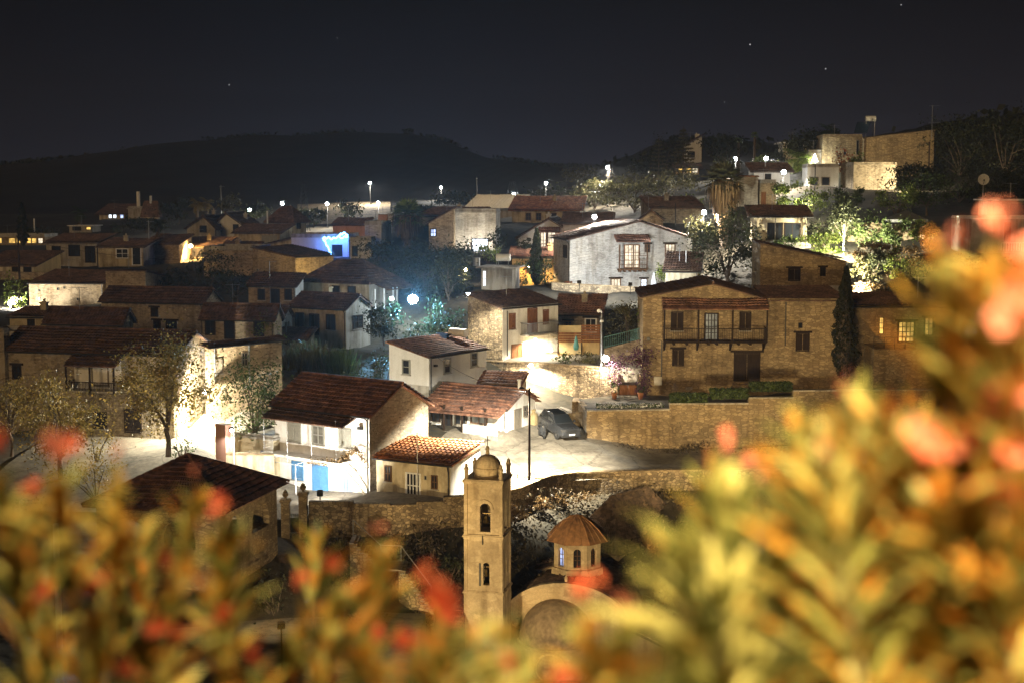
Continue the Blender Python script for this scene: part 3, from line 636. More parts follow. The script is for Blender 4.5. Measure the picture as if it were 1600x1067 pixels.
# M: long stone house with lit windows
MH = House('stone_house', 'long low stone house with warm lit windows at the right behind the oleander', 'house', 1640, 479, 592, 119, 3, uL=1330, wR=8, found=2); MH.body(['stone_ashlar', 'stone_ashlar'], 'm+y', .5, 'tile_brown', .35)
MH.win('L', 1374, 497, 1380, 521, 'lit', 'wood_dark', mull=(0, 2)); MH.win('L', 1404, 504, 1428, 533, 'lit', 'wood_dark', True, mull=(3, 3)); MH.win('L', 1445, 498, 1457, 523, 'lit', 'wood_dark', True, mull=(1, 2)); MH.win('L', 1507, 497, 1527, 522, 'pale', 'wood_brown', True, mull=(5, 0))
mb = MB(); a0, a1, z0, z1 = MH.rect('L', 1350, 533, 1620, 538)
MH.fb(mb, 'L', a0, a1, -2.6, z0+.02, .02, 4.2); MH.part('terrace', 'stone_ashlar', mb)
mb = MB()
for zz in (z0+.5, z0+.95): MH.fb(mb, 'L', a0, a1, zz, zz+.05, 4.05, 4.1)
for i in range(18): a = a0+(a1-a0)*i/17; MH.fb(mb, 'L', a-.025, a+.025, z0+.02, z0+.95, 4.06, 4.09)
MH.part('railing', 'metal_dark', mb)

# E: pale floodlit stone house with oriel balcony
E = House('stone_house', 'pale floodlit stone house with dark timber oriel balcony in its gable', 'house', 890, 374, 447, 160, 80, wL=9, uR=1082, found=2.5)
E.body(['stone_pale', 'stone_pale'], 'x', 2.0, 'tile_brown', .35, .56)
a0, a1, z0, z1 = E.rect('R', 964, 382, 1008, 420)
mb = MB(); E.fb(mb, 'R', a0, a1, z0-.15, z0, 0, 1.1); ob = E.part('balcony', 'wood_mid', mb)
for i in range(3):
    a = a0+(a1-a0-.12)*i/2; p = MB(); E.fb(p, 'R', a, a+.12, z0+.001, z1, .98, 1.1); E.part('post', 'wood_mid', p, ob)
mb = MB()
for zz in (z0+.45, z0+.95, z0+1.45): E.fb(mb, 'R', a0, a1, zz, zz+.06, 1.0, 1.06)
for i in range(12): a = a0+(a1-a0)*i/11; E.fb(mb, 'R', a-.015, a+.015, z0, z0+.95, 1.01, 1.04)
E.part('railing', 'wood_mid', mb, ob)
E.win('R', 976, 384, 998, 418, 'pale', 'wood_brown', mull=(3, 2), name='door'); E.canopy('R', 959, 1012, 367, 1.4, .7, 'tile_red')
mb = MB()
for i in range(6): a = a0+.1+(a1-a0-.3)*i/5; E.fb(mb, 'R', a, a+.14, z0-.36, z0-.16, 0, 1.0)
E.part('joist', 'wood_mid', mb, ob)['kind'] = 'stuff'
E.win('R', 1008, 383, 1015, 394, 'dark', 'wood_mid', True); E.win('R', 1040, 383, 1054, 401, 'pale', 'wood_mid', True, mull=(2, 1)); E.win('R', 955, 437, 969, 449, 'pale', 'wood_mid', True, mull=(2, 0)); E.win('R', 1002, 437, 1010, 447, 'cold', 'wood_mid', True)
E.win('L', 881, 385, 886, 402, 'shut', 'wood_dark')
# N: hut right of E
NH = House('garden_hut', 'cream garden hut with brown roof against the pale floodlit house', 'hut', 1090, 423, 452, 150, 12, uL=1040, wR=4); NH.body(['plaster_cream', 'plaster_cream'], 'm+y', 1.6, 'tile_brown', .35)
mb = MB(); mb.tube([(-1.4, 1.6, NH.h+.3), (-1.4, 1.6, NH.h+2.0)], .06, 6); NH.part('flue', 'metal_white', mb)
# O: white gable house with warm terrace below
O = House('village_house', 'white gabled house with small wooden balcony between two stone houses', 'house', 905, 371, 400, 178, 8, uL=810, wR=9); O.body(['plaster_clean', 'plaster_clean'], 'y', 2.3, 'tile_brown', .4, .5)
O.win('L', 845, 364, 853, 388, 'pale', 'wood_brown'); O.win('L', 856, 364, 868, 388, 'pale', 'wood_brown', mull=(1, 2)); O.canopy('L', 842, 876, 355, 1.3, .55, 'tile_red', (390, 'wood_brown', 2)); O.balcony('L', 842, 874, 381, 390, 1.2, 'wood_mid', 'wood_mid')
O2 = House('terrace_house', 'ochre lit terrace house under a long red lean-to roof', 'house', 878, 402, 447, 171, 3, uL=800, wR=6); O2.body(['plaster_ochre', 'plaster_ochre'], 'm+y', .9, 'tile_red', .5)
O2.win('L', 868, 407, 874, 420, 'pale', 'wood_brown'); O2.win('L', 822, 410, 832, 425, 'dark', 'wood_brown')
# BB: concrete house with flat roof and tank
BB = House('flat_roof_house', 'small grey house with flat concrete roof and a water tank on top', 'house', 800, 420, 452, 152, 12, uL=752, uR=812); BB.body(['plaster_grey', 'plaster_grey'], 'flat', 0, 'concrete', .5, par=0)
mb = MB(); mb.tube([(-2.0, 1.4, BB.h+1.1), (-.5, 1.4, BB.h+1.1)], .4, 12); BB.part('water_tank', 'tank_white', mb)
mb = MB()
for x in (-1.8, -.7): mb.tube([(x, 1.4, BB.h+.1), (x, 1.4, BB.h+.75)], .04, 5)
BB.part('tank_stand', 'metal_grey', mb); mb = MB(); mb.lathe((-4.2, 1.2, BB.h+.16), [(.0, 0), (.42, 0), (.42, .9), (.0, .92)], 12); BB.part('water_drum', 'metal_grey', mb)
BB.win('L', 755, 424, 759, 447, 'cold', 'metal_grey')
# P: pale stone houses left of O
P_ = House('stone_house', 'pale rubble stone house with flat top lit from below beside the palm', 'house', 775, 333, 392, 186, 3, uL=710, wR=9); P_.body(['stone_pale', 'stone_pale'], 'flat', 0, 'concrete', .1)
P_.win('L', 738, 374, 762, 394, 'cold', 'wood_dark', mull=(3, 1))
P2 = House('stone_house', 'rubble stone house with dark sloping roof directly right of the big palm', 'house', 709, 348, 392, 184, 3, uL=670, wR=8); 
P2.body(['stone_warm', 'stone_warm'], 'm+x', 1.8, 'tile_brown', .3); P2.win('L', 660+13, 359, 681, 369, 'blue', 'wood_dark')
P3 = House('stone_house', 'long low house with wide dark roof seen edge on behind the palm', 'house', 738, 338, 350, 200, 12, uL=656, wR=9); P3.body(['plaster_cream', 'stone_pale'], 'm+y', 1.1, 'tile_brown', .5, far=True)
Q = House('farm_house', 'cream house with long plain orange roof below the dark hillside trees', 'house', 906, 328, 348, 215, 6, uL=800, wR=10); Q.body(['plaster_cream', 'plaster_cream'], 'm+y', 1.9, 'tile_orange', .6, far=True)
for u in (822, 838, 862): Q.win('L', u, 334, u+7, 344, 'dark', 'wood_mid')
Q.win('L', 880, 332, 897, 342, 'cold', 'wood_mid', mull=(2, 0))
R_ = House('metal_roof_barn', 'barn with pale bluish sheet metal roof', 'barn', 805, 327, 340, 235, 10, uL=728, wR=12); R_.body(['plaster_grey', 'plaster_grey'], 'm+y', 2.2, 'galvanised', .5, far=True)
# ------------------------------------------------------------------ middle rows
S_ = House('village_house', 'pale house washed in blue light under a string of blue bulbs', 'house', 545, 372, 402, 197, 4, uL=455, wR=8); S_.body(['plaster_clean', 'plaster_clean'], 'flat', 0, 'concrete', .1)
S_.win('L', 520, 384, 534, 400, 'dark', 'wood_dark')
X1 = House('stone_house', 'narrow pale stone house beside the blue bulb string', 'house', 596, 352, 404, 195, 6, uL=570, wR=7); X1.body(['stone_pale', 'stone_pale'], 'flat', 0, 'concrete', .1)
X2 = House('stone_cottage', 'low rubble cottage in front of the narrow pale stone house', 'house', 580, 377, 404, 190, 3, uL=547, wR=4); X2.body(['stone_pale', 'stone_pale'], 'flat', 0, 'concrete', .1); X2.win('L', 551, 386, 558, 400, 'dark', 'wood_dark')
X3 = House('village_house', 'reddish plaster house with low roof behind the blue bulb string', 'house', 572, 352, 372, 212, 2, uL=520, wR=7); X3.body(['plaster_pink', 'plaster_pink'], 'm+y', .9, 'tile_brown', .3, far=True)
T = House('village_house', 'house with broad hipped brown roof and a porch catching the blue lamp', 'house', 577, 439, 486, 150, 30, uL=474, uR=622); T.body(['plaster_cream', 'plaster_grey'], 'hip', 1.9, 'tile_brown', .5)
T.win('L', 520, 448, 530, 466, 'dark', 'wood_dark'); T.win('L', 545, 449, 555, 468, 'dark', 'wood_dark')
T.canopy('R', 582, 624, 439, 2.0, .7, 'tile_brown')
for u in (586, 600, 614, 627):
    a, z = T.pix('R', min(u, 620), 448, 1.8); p = MB(); T.fb(p, 'R', a-.06, a+.06, -.5, T.h-.75, 1.75, 1.87); T.part('post', 'paint_white', p)
U = House('village_house', 'shabby plaster house with peeling corner and two dark windows above reeds', 'house', 541, 481, 545, 138, 30, uL=455, uR=578); U.body(['plaster_cream', 'plaster_grey'], 'x', 1.1, 'tile_brown', .3)
U.win('L', 463, 490, 474, 510, 'dark', 'wood_dark'); U.win('L', 485, 492, 498, 522, 'door', 'wood_dark'); U.win('L', 511, 493, 523, 514, 'dark', 'wood_dark'); U.win('R', 552, 494, 566, 512, 'dark', 'wood_dark')
U2 = House('porch_shed', 'tiny porch shed with brick coloured roof left of the shabby plaster house', 'shed', 475, 532, 552, 130, 6, uL=418, wR=4); U2.body(['stone_warm', 'stone_warm'], 'm+y', .7, 'tile_brown', .3); U2.win('L', 436, 535, 452, 549, 'door', 'wood_dark')
U3 = House('stone_cottage', 'cottage with white framed glazed porch squeezed behind the tiny shed', 'house', 440, 497, 535, 134, 10, uL=400, uR=456); U3.body(['stone_warm', 'plaster_white'], 'x', 1.0, 'tile_brown', .3)
U3.win('R', 444, 503, 452, 517, 'dark', 'paint_white', mull=(2, 0))
V = House('stone_house', 'long stone house whose right end glows yellow below the blue bulbs', 'house', 462, 402, 434, 168, 35, uL=395, uR=521); V.body(['stone_warm', 'stone_warm'], 'm-x', 1.0, 'tile_brown', .2)
V2 = House('stone_house', 'dark stone house with arched door niches below the warm courtyard lamp', 'house', 396, 392, 432, 176, 6, uL=318, wR=8); V2.body(['stone_warm', 'stone_warm'], 'flat', 0, 'concrete', .15)
V3 = House('stone_cottage', 'brick fronted stone cottage with three dark openings left of the hipped roof', 'house', 462, 446, 484, 148, 14, uL=388, uR=474); V3.body(['stone_warm', 'plaster_white'], 'm+y', 1.0, 'tile_brown', .3)
for u, w_ in ((404, 9), (424, 12), (446, 9)): V3.win('L', u, 453, u+w_, 468 if w_ == 9 else 478, 'dark', 'wood_dark')
W16 = House('village_house', 'house with red hipped roof under two white street lamps at the village edge', 'house', 459, 342, 366, 250, 30, uL=420, uR=478); W16.body(['plaster_grey', 'plaster_cream'], 'hip', 2.0, 'tile_brown', .7, far=True); W16.win('R', 464, 347, 469, 357, 'dark', 'wood_dark')
W17 = House('village_house', 'flat cream house with grey garage opening right of the white gabled villa', 'house', 437, 364, 384, 222, 6, uL=366, wR=8); W17.body(['plaster_cream', 'plaster_cream'], 'm+y', 1.1, 'tile_brown', .5, far=True); W17.win('L', 410, 369, 432, 381, 'shut', 'shutter_grey')
W18 = House('village_house', 'dim wide house with shallow roof behind the blue washed wall', 'house', 455, 386, 405, 205, 3, uL=400, wR=7); W18.body(['plaster_cream', 'plaster_cream'], 'm+x', 1.2, 'tile_brown', .4, far=True)
W1 = House('villa', 'white double gabled villa at the far left edge of the lamps', 'house', 380, 352, 376, 232, 5, uL=334, wR=10); W1.body(['plaster_clean', 'plaster_clean'], 'y', 2.0, 'tile_brown', .5, .42, far=True)
W1.win('L', 339, 351, 345, 362, 'dark', 'wood_dark'); W1.win('L', 365, 352, 372, 360, 'dark', 'wood_dark')
W1b = House('villa_wing', 'grey wing of the white double gabled villa', 'house', 336, 355, 378, 229, 5, uL=292, wR=10); W1b.body(['plaster_grey', 'plaster_grey'], 'y', 1.8, 'tile_brown', .5, .6, far=True); W1b.win('L', 313, 354, 322, 363, 'dark', 'wood_dark')
W13 = House('courtyard_house', 'stone courtyard house with bright yellow lamp under its porch roof', 'house', 345, 385, 402, 208, 4, uL=278, wR=6); W13.body(['plaster_ochre', 'plaster_ochre'], 'm+y', 1.0, 'tile_brown', .8, far=True); W13.win('L', 300, 388, 318, 401, 'dark', 'wood_dark')
W14 = House('lean_to', 'dark lean-to with a row of lit slots under its roof', 'shed', 395, 395, 406, 188, 4, uL=340, wR=5, gp=False); W14.body(['stone_warm', 'stone_warm'], 'm+y', 1.2, 'tile_brown', .3, far=True)
mb = MB()
for i in range(4): a0, a1, z0, z1 = W14.rect('L', 349+i*10.5, 396, 357+i*10.5, 399.5); W14.fb(mb, 'L', a0, a1, z0, z1, .01, .05)
W14.part('lit_slot', 'window_pale', mb)['kind'] = 'stuff'
W11 = House('village_house', 'wide dim house with glazed veranda and pale roof edge at far left', 'house', 152, 379, 416, 200, 3, uL=72, wR=8); W11.body(['plaster_grey', 'plaster_grey'], 'm+y', .9, 'tile_brown', .4, far=True)
W11.win('L', 82, 386, 94, 398, 'dark', 'wood_dark'); W11.win('L', 108, 384, 124, 400, 'dark', 'wood_dark', mull=(3, 0)); W11.win('L', 134, 386, 148, 410, 'dark', 'wood_dark', mull=(3, 0))
W11b = House('village_house', 'porch house with plain white door panels right of the glazed veranda', 'house', 224, 386, 417, 197, 3, uL=153, wR=7); W11b.body(['plaster_cream', 'plaster_cream'], 'm+y', .9, 'tile_brown', .4, far=True)
W11b.win('L', 182, 390, 200, 403, 'dark', 'paint_white'); W11b.win('L', 207, 388, 220, 414, 'dark', 'paint_white', mull=(0, 0))
W11c = House('stone_house', 'dim stone house behind the thin dark palm at left', 'house', 280, 381, 412, 202, 3, uL=226, wR=7); W11c.body(['stone_warm', 'stone_warm'], 'm+y', 1.1, 'tile_brown', .3, far=True)
W12 = House('village_house', 'dark eaved house with orange lit gable edge at left frame', 'house', 54, 415, 436, 176, 6, uL=-30, uR=95); W12.body(['plaster_cream', 'plaster_ochre'], 'm+y', 1.4, 'tile_brown', .4, far=True); W12.win('L', 20, 417, 28, 430, 'dark', 'wood_dark'); W12.win('L', 38, 418, 48, 430, 'dark', 'wood_dark')
W6 = House('stone_house', 'windowless stone house with small slit holes above the bright left courtyard', 'house', 162, 443, 477, 155, 4, uL=45, wR=8); W6.body(['stone_warm', 'stone_warm'], 'm+y', 1.0, 'tile_brown', .12)
for (u, v) in ((60, 452), (60, 465), (89, 450), (99, 448), (120, 466)): W6.win('L', u, v, u+3, v+3.5, 'dark', 'stone_grey', mull=(0, 0))
W10 = House('stone_house', 'stone house with steep dark single roof falling to the right', 'house', 228, 436, 472, 152, 4, uL=165, wR=6); W10.body(['stone_warm', 'stone_warm'], 'm-y', .9, 'tile_brown', .2)
W3 = House('stone_house', 'two storey dark stone house with small upper window and lit gable end', 'house', 318, 472, 526, 134, 14, uL=158, uR=345); W3.body(['stone_grey', 'stone_warm'], 'x', 1.1, 'tile_brown', .25)
for (u, v, b) in ((237, 482, 494), (241, 502, 512), (261, 503, 526), (186, 500, 520)): W3.win('L', u, v, u+9 if b != 526 else 275, b, 'dark', 'wood_dark', True)
W4 = House('stone_house', 'single storey stone house with open dark doorways beside the two storey one', 'house', 428, 496, 534, 127, 10, uL=316, uR=440); W4.body(['stone_grey', 'stone_warm'], 'x', 1.0, 'tile_brown', .3)
for (u, b) in ((322, 522), (352, 528), (398, 524)): W4.win('L', u, 500, u+13, b, 'dark', 'wood_dark', True)
W5 = House('stone_house', 'low stone house with broad dark tile roof in the shadowed left lane', 'house', 191, 503, 535, 122, 12, uL=72, uR=208); W5.body(['stone_grey', 'stone_warm'], 'x', 1.0, 'tile_brown', .3); W5.win('L', 112, 512, 131, 532, 'dark', 'wood_dark'); W5.win('L', 85, 513, 98, 526, 'dark', 'wood_dark')
W5b = House('plaster_shed', 'small plaster shed with thin roof next to the bright left courtyard', 'shed', 80, 495, 515, 132, 6, uL=15, wR=4); W5b.body(['plaster_cream', 'plaster_cream'], 'm+y', .5, 'tile_brown', .25); W5b.win('L', 44, 500, 53, 512, 'dark', 'wood_dark')
W7 = House('stone_house', 'long two storey stone house with a covered white balcony and tree before it', 'house', 279, 552, 692, 108, 13, uL=4, uR=329); W7.body(['stone_grey', 'stone_warm'], 'x', 1.35, 'tile_brown', .3)
W7.win('L', 21, 572, 32, 591, 'dark', 'wood_dark', True)
a0, a1, z0, z1 = W7.rect('L', 117, 568, 190, 608)
mb = MB(); W7.fb(mb, 'L', a0, a1, z0-.2, z1+.4, .01, .06); W7.part('plaster_panel', 'plaster_white', mb); W7.canopy('L', 114, 193, 555, 1.5, .6, 'tile_brown', (610, 'wood_dark', 3)); W7.balcony('L', 117, 191, 597, 611, 1.4, 'wood_dark', 'concrete', 0, .13)
W7.win('L', 145, 571, 169, 600, 'dark', 'wood_grey', mull=(3, 1)); W7.win('L', 196, 640, 220, 674, 'door', 'wood_dark'); W7.win('L', 148, 645, 166, 668, 'dark', 'wood_dark')
mb = MB(); mb.box(-W7.wL-.5, -W7.wL+.4, -.4, .4, -2, W7.h+1.6); W7.part('corner_pier', 'stone_grey', mb)
W8 = House('stone_house', 'stone house wall glaring in white light beside the leafy autumn tree', 'house', 330, 541, 668, 110, 42, wL=.6, uR=440, found=3); W8.body(['stone_warm', 'stone_warm'], 'm-x', .12, 'tile_brown', .3)
W8.win('R', 338, 561, 346, 582, 'shut', 'wood_grey'); W8.win('R', 378, 552, 386, 570, 'dark', 'wood_grey')
for u in (334, 388): W8.pipe('R', u, 535, 600, 'metal_grey', .06)
W9 = House('stone_house', 'dark flat topped stone house in the left lane behind the long balcony house', 'house', 75, 528, 560, 117, 4, uL=-30, wR=5); W9.body(['stone_grey', 'stone_grey'], 'flat', 0, 'concrete', .1)
CC = House('garden_annex', 'low cream annex with grey glazed door at the left foot of the white house', 'house', 428, 688, 745, 101.5, 30, uL=366, wR=4); CC.body(['plaster_cream', 'plaster_cream'], 'flat', 0, 'concrete', .1, par=.2); CC.win('L', 410, 706, 424, 742, 'glassdoor', 'paint_slate', mull=(3, 3))
# far left lights
Z15 = House('taverna', 'far house with a row of small white lit openings under a red roof', 'house', 195, 334, 343, 300, 3, uL=155, wR=8); Z15.body(['plaster_cream', 'plaster_cream'], 'm+y', 1.8, 'tile_brown', .8, far=True)
for u in (170, 177, 188): Z15.win('L', u, 336, u+5, 341, 'blue' if u > 180 else 'cold', 'wood_dark', mull=(0, 0))
Z16 = House('chapel', 'small square cream chapel with pyramid roof and a white chimney stack beside it', 'chapel', 248, 330, 340, 295, 8, uL=222, uR=250); Z16.body(['plaster_cream', 'plaster_cream'], 'hip', 1.9, 'tile_brown', .3, far=True); Z16.win('L', 240, 332, 244, 337, 'dark', 'wood_dark')
mb = MB(); mb.tube([(-Z16.wL/2, Z16.wR/2, Z16.h+1.5), (-Z16.wL/2, Z16.wR/2, Z16.h+3.1)], .28, 8); Z16.part('flue', 'metal_white', mb)
Z17 = House('village_house', 'low flat house joined to the left side of the square chapel', 'house', 222, 327, 340, 297, 3, uL=200, wR=7); Z17.body(['plaster_grey', 'plaster_grey'], 'flat', 0, 'concrete', .3); mb = MB(); mb.tube([(-.9, 1, Z17.h), (-.9, 1, Z17.h+3.6)], .3, 8); Z17.part('chimney', 'plaster_white', mb)
Z18 = House('arcade', 'long dark arcade with orange lit arches at the far left edge', 'building', 70, 371, 383, 240, 3, uL=-40, wR=6); Z18.body(['stone_warm', 'stone_warm'], 'flat', 0, 'concrete', .1)
for u in (-4, 14, 26, 42, 50, 60): Z18.win('L', u, 373, u+(10 if u in (14,) else 7), 380, 'lit' if u != 60 else 'pale', 'plaster_cream', mull=(0, 0))
Z19 = House('carport', 'far flat roofed shelter with pale lit edge below the small palm', 'shelter', 143, 354, 362, 262, 3, uL=108, wR=5); Z19.body(['plaster_grey', 'plaster_grey'], 'flat', 0, 'plaster_white', .3, par=0); Z19.win('L', 135, 355.5, 142, 359, 'lit', 'wood_dark', mull=(0, 0)); Z19.win('L', 114, 355.5, 126, 360, 'dark', 'wood_dark')
# far centre (container and sheds below the lamps)
Z20 = House('container_shed', 'small reddish shed beside the far white street lamp', 'shed', 605, 336, 346, 268, 4, uL=591, wR=3); Z20.body(['plaster_pink', 'plaster_pink'], 'flat', 0, 'concrete', .1, par=0)
Z21 = House('container_shed', 'small pale shed standing right of the reddish one', 'shed', 616, 335, 346, 267, 4, uL=606.5, wR=3); Z21.body(['plaster_clean', 'plaster_clean'], 'flat', 0, 'concrete', .1, par=0)
# ------------------------------------------------------------------ upper right
Z1 = House('stone_tower_house', 'tall blank stone house with parapet crowning the right hilltop', 'house', 1346, 215, 270, 214, 4, uL=1286, wR=8, found=4); Z1.body(['stone_ashlar', 'stone_ashlar'], 'flat', 0, 'stone_ashlar', .05, par=.3); Z1.win('L', 1318, 235, 1322, 242, 'dark', 'stone_grey', mull=(0, 0)); Z1.win('L', 1338, 220, 1342, 242, 'dark', 'stone_grey', mull=(0, 0))
Z1b = House('stone_house', 'long stone wing with rising roofline at the right of the hilltop tower house', 'house', 1458, 218, 275, 216, -12, uL=1350, wR=9, found=4)
mb = MB(); z2 = Z1b.pix('L', 1458, 205)[1]; w_, r_ = Z1b.wL, Z1b.wR
for y in (0, r_): mb.add([(-w_, y, -4), (0, y, -4), (0, y, z2), (-w_, y, Z1b.h*.98)], [(0, 1, 2, 3)])
mb.add([(-w_, 0, -4), (-w_, r_, -4), (-w_, r_, Z1b.h*.98), (-w_, 0, Z1b.h*.98)], [(0, 1, 2, 3)]); mb.add([(0, 0, -4), (0, r_, -4), (0, r_, z2), (0, 0, z2)], [(0, 1, 2, 3)])
Z1b.part('wall', 'stone_ashlar', mb); mb = MB(); mb.hexa([(-w_-.1, -.1, Z1b.h*.98), (.1, -.1, z2), (.1, r_, z2), (-w_-.1, r_, Z1b.h*.98), (-w_-.1, -.1, Z1b.h*.98+.2), (.1, -.1, z2+.2), (.1, r_, z2+.2), (-w_-.1, r_, Z1b.h*.98+.2)]); Z1b.part('roof', 'stone_ashlar', mb)
Z2 = House('stone_house', 'grey stone outbuilding with slanted top in front of the hilltop house', 'house', 1400, 258, 296, 200, -4, uL=1334, wR=6, found=3); Z2.body(['stone_grey', 'stone_grey'], 'flat', 0, 'stone_grey', .05, par=.2)
Z2b = House('plaster_annex', 'lit pale annex wall left of the grey stone outbuilding', 'house', 1310, 262, 292, 203, 3, uL=1262, wR=5, found=2); Z2b.body(['plaster_clean', 'plaster_clean'], 'flat', 0, 'concrete', .1)
for u in (1266, 1284): Z2b.win('L', u, 278, u+12, 290, 'dark', 'stone_grey', mull=(0, 0))
Z3 = House('village_house', 'white house with dark roof under the twin hilltop street lamps', 'house', 1234, 268, 290, 207, 4, uL=1178, wR=8); Z3.body(['plaster_clean', 'plaster_clean'], 'm+y', 1.3, 'tile_brown', .6, far=True); Z3.win('L', 1196, 273, 1204, 283, 'dark', 'wood_dark')
Z5 = House('flat_roof_house', 'pale flat roofed house corner glimpsed left of the hilltop tower house', 'house', 1270, 224, 262, 235, 4, uL=1224, wR=7); Z5.body(['plaster_cream', 'plaster_cream'], 'flat', 0, 'plaster_white', .7, par=0); Z5.win('L', 1231, 229, 1236, 240, 'dark', 'wood_dark'); Z5.win('L', 1246, 229, 1254, 240, 'dark', 'wood_dark')
Z6 = House('garden_house', 'small white lit garden house beside the hilltop lantern', 'house', 1286, 240, 262, 216, 4, uL=1264, wR=3); Z6.body(['plaster_clean', 'plaster_clean'], 'flat', 0, 'concrete', .1)
Y1 = House('villa', 'white villa with sloping roof high among the dark conifers', 'house', 1096, 226, 254, 310, 4, uL=1070, wR=8); Y1.body(['plaster_clean', 'plaster_clean'], 'm+x', 2.0, 'tile_brown', .6, far=True); Y1.win('L', 1075, 238, 1085, 246, 'dark', 'wood_dark'); Y1.chimney(-.7, 3, .8, .7)
Y1b = House('taverna_terrace', 'warm lit terrace building under the white hillside villa', 'house', 1092, 262, 272, 285, 3, uL=1057, wR=5); Y1b.body(['plaster_ochre', 'plaster_ochre'], 'm+y', .6, 'tile_brown', .8, far=True)
for u in (1060, 1072, 1082): Y1b.win('L', u, 264, u+8, 270, 'lit' if u < 1080 else 'pale', 'wood_dark', mull=(0, 0))
Y2 = House('stone_house', 'stone house with straight orange roof edge behind the shaggy palm', 'house', 1184, 285, 322, 190, 4, uL=1146, wR=8); Y2.body(['stone_pale', 'stone_pale'], 'm-y', .8, 'tile_orange', .12, far=True)
Y2b = House('stone_house', 'stone house with wooden gate right of the shaggy palm', 'house', 1212, 287, 322, 192, 4, uL=1187, wR=8); Y2b.body(['stone_warm', 'stone_warm'], 'flat', 0, 'concrete', .1); Y2b.win('L', 1190, 301, 1196, 320, 'door', 'wood_brown')
Y3 = House('veranda_house', 'plain house with deep dark veranda and tin roof edge beside lit garden', 'house', 1260, 338, 380, 160, 6, uL=1178, wR=7); Y3.body(['plaster_cream', 'plaster_cream'], 'm+y', 1.0, 'tile_brown', .7); Y3.win('L', 1200, 350, 1222, 374, 'dark', 'wood_dark', mull=(2, 0)); Y3.win('L', 1226, 350, 1250, 374, 'dark', 'wood_dark', mull=(1, 0))
Y3c = Y3.part('terrace', 'concrete', MB().box(-Y3.wL-.4, .3, -1.9, -.02, -2, .15))
for x in (-Y3.wL+.2, -Y3.wL*.6, -.2): Y3.part('post', 'wood_grey', MB().box(x-.07, x+.07, -.68, -.54, .152, Y3.h-.12))
Y5 = House('stone_house', 'long low grey stone building with sagging roof left of the bright garden lamp', 'house', 1098, 325, 348, 186, -6, uL=1018, wR=7); Y5.body(['stone_grey', 'stone_grey'], 'm+y', 1.4, 'tile_brown', .3, far=True)
Y6 = House('stone_cottage', 'tiny stone gable just above the pale floodlit house roof', 'house', 1036, 343, 358, 176, 4, uL=1000, wR=6); Y6.body(['stone_warm', 'stone_warm'], 'y', 1.1, 'tile_brown', .2, far=True)
Y7 = House('stone_house', 'dark roofed house with a skylight strip behind the pale floodlit house', 'house', 955, 350, 368, 176, 5, uL=880, wR=8); Y7.body(['plaster_grey', 'plaster_grey'], 'm+y', 1.2, 'tile_brown', .4, far=True)
AA = House('modern_house', 'plain pale modern house behind the orange blossoms at right', 'house', 1650, 343, 395, 148, 3, uL=1518, wR=8, found=3); AA.body(['plaster_grey', 'plaster_grey'], 'flat', 0, 'plaster_white', .05, par=.1); AA.win('L', 1570, 349, 1578, 376, 'shut', 'wood_brown')
mb = MB(); a0, a1, z0, z1 = AA.rect('L', 1560, 380, 1620, 392)
for i in range(16): a = a0+(a1-a0)*i/15; AA.fb(mb, 'L', a-.02, a+.02, z0, z1, 1.0, 1.03)
AA.fb(mb, 'L', a0, a1, z1, z1+.05, .98, 1.05); AA.part('railing', 'metal_white', mb)
AA2 = House('modern_house', 'dim upper house with a pale roof slab at the right edge', 'house', 1650, 314, 345, 160, 3, uL=1552, wR=6); AA2.body(['stone_grey', 'stone_grey'], 'flat', 0, 'plaster_white', .5, par=0); AA2.win('L', 1580, 320, 1600, 335, 'dark', 'wood_dark')
# ------------------------------------------------------------------ ground, road, hills
def gp(u, v, D): q = at(u, v, D); GP.append(tuple(q))
RZ = 9.45
def zpt(u, D, z): return np.array([(u-800)/F*((D*CP-(z-CAMZ)*SP)), D, z])
for u, D, z in ((420, 95, RZ-1.5), (500, 95.5, RZ-1.1), (470, 99, RZ-1.2), (520, 98.5, RZ-.9), (430, 103, RZ-.9), (560, 103, RZ-.4), (640, 102, RZ+.2)): GP.append(tuple(zpt(u, D, z)))
for u, D in ((620, 95.5), (690, 96), (760, 97), (820, 99), (870, 102), (900, 105), (1000, 105), (1100, 105), (1250, 106), (1400, 106), (1600, 106), (760, 106), (840, 108), (900, 110), (1000, 109), (1150, 110), (1300, 110), (1500, 111)): GP.append(tuple(zpt(u, D, RZ-.35)))
for u, v, D in ((870, 668, 117), (905, 652, 121), (960, 640, 121)): gp(u, v, D)
for u, D, z in ((265, 99, 10.6), (310, 102, 11.6), (320, 108, 13.2), (200, 98, 10.2), (60, 99, 10.6), (-60, 100, 10.5), (100, 104, 10.8), (0, 106, 11), (360, 100, 10.6), (390, 96, 8.4), (300, 93, 8.8), (200, 93, 9.0), (50, 92, 9.0)): GP.append(tuple(zpt(u, D, z)))
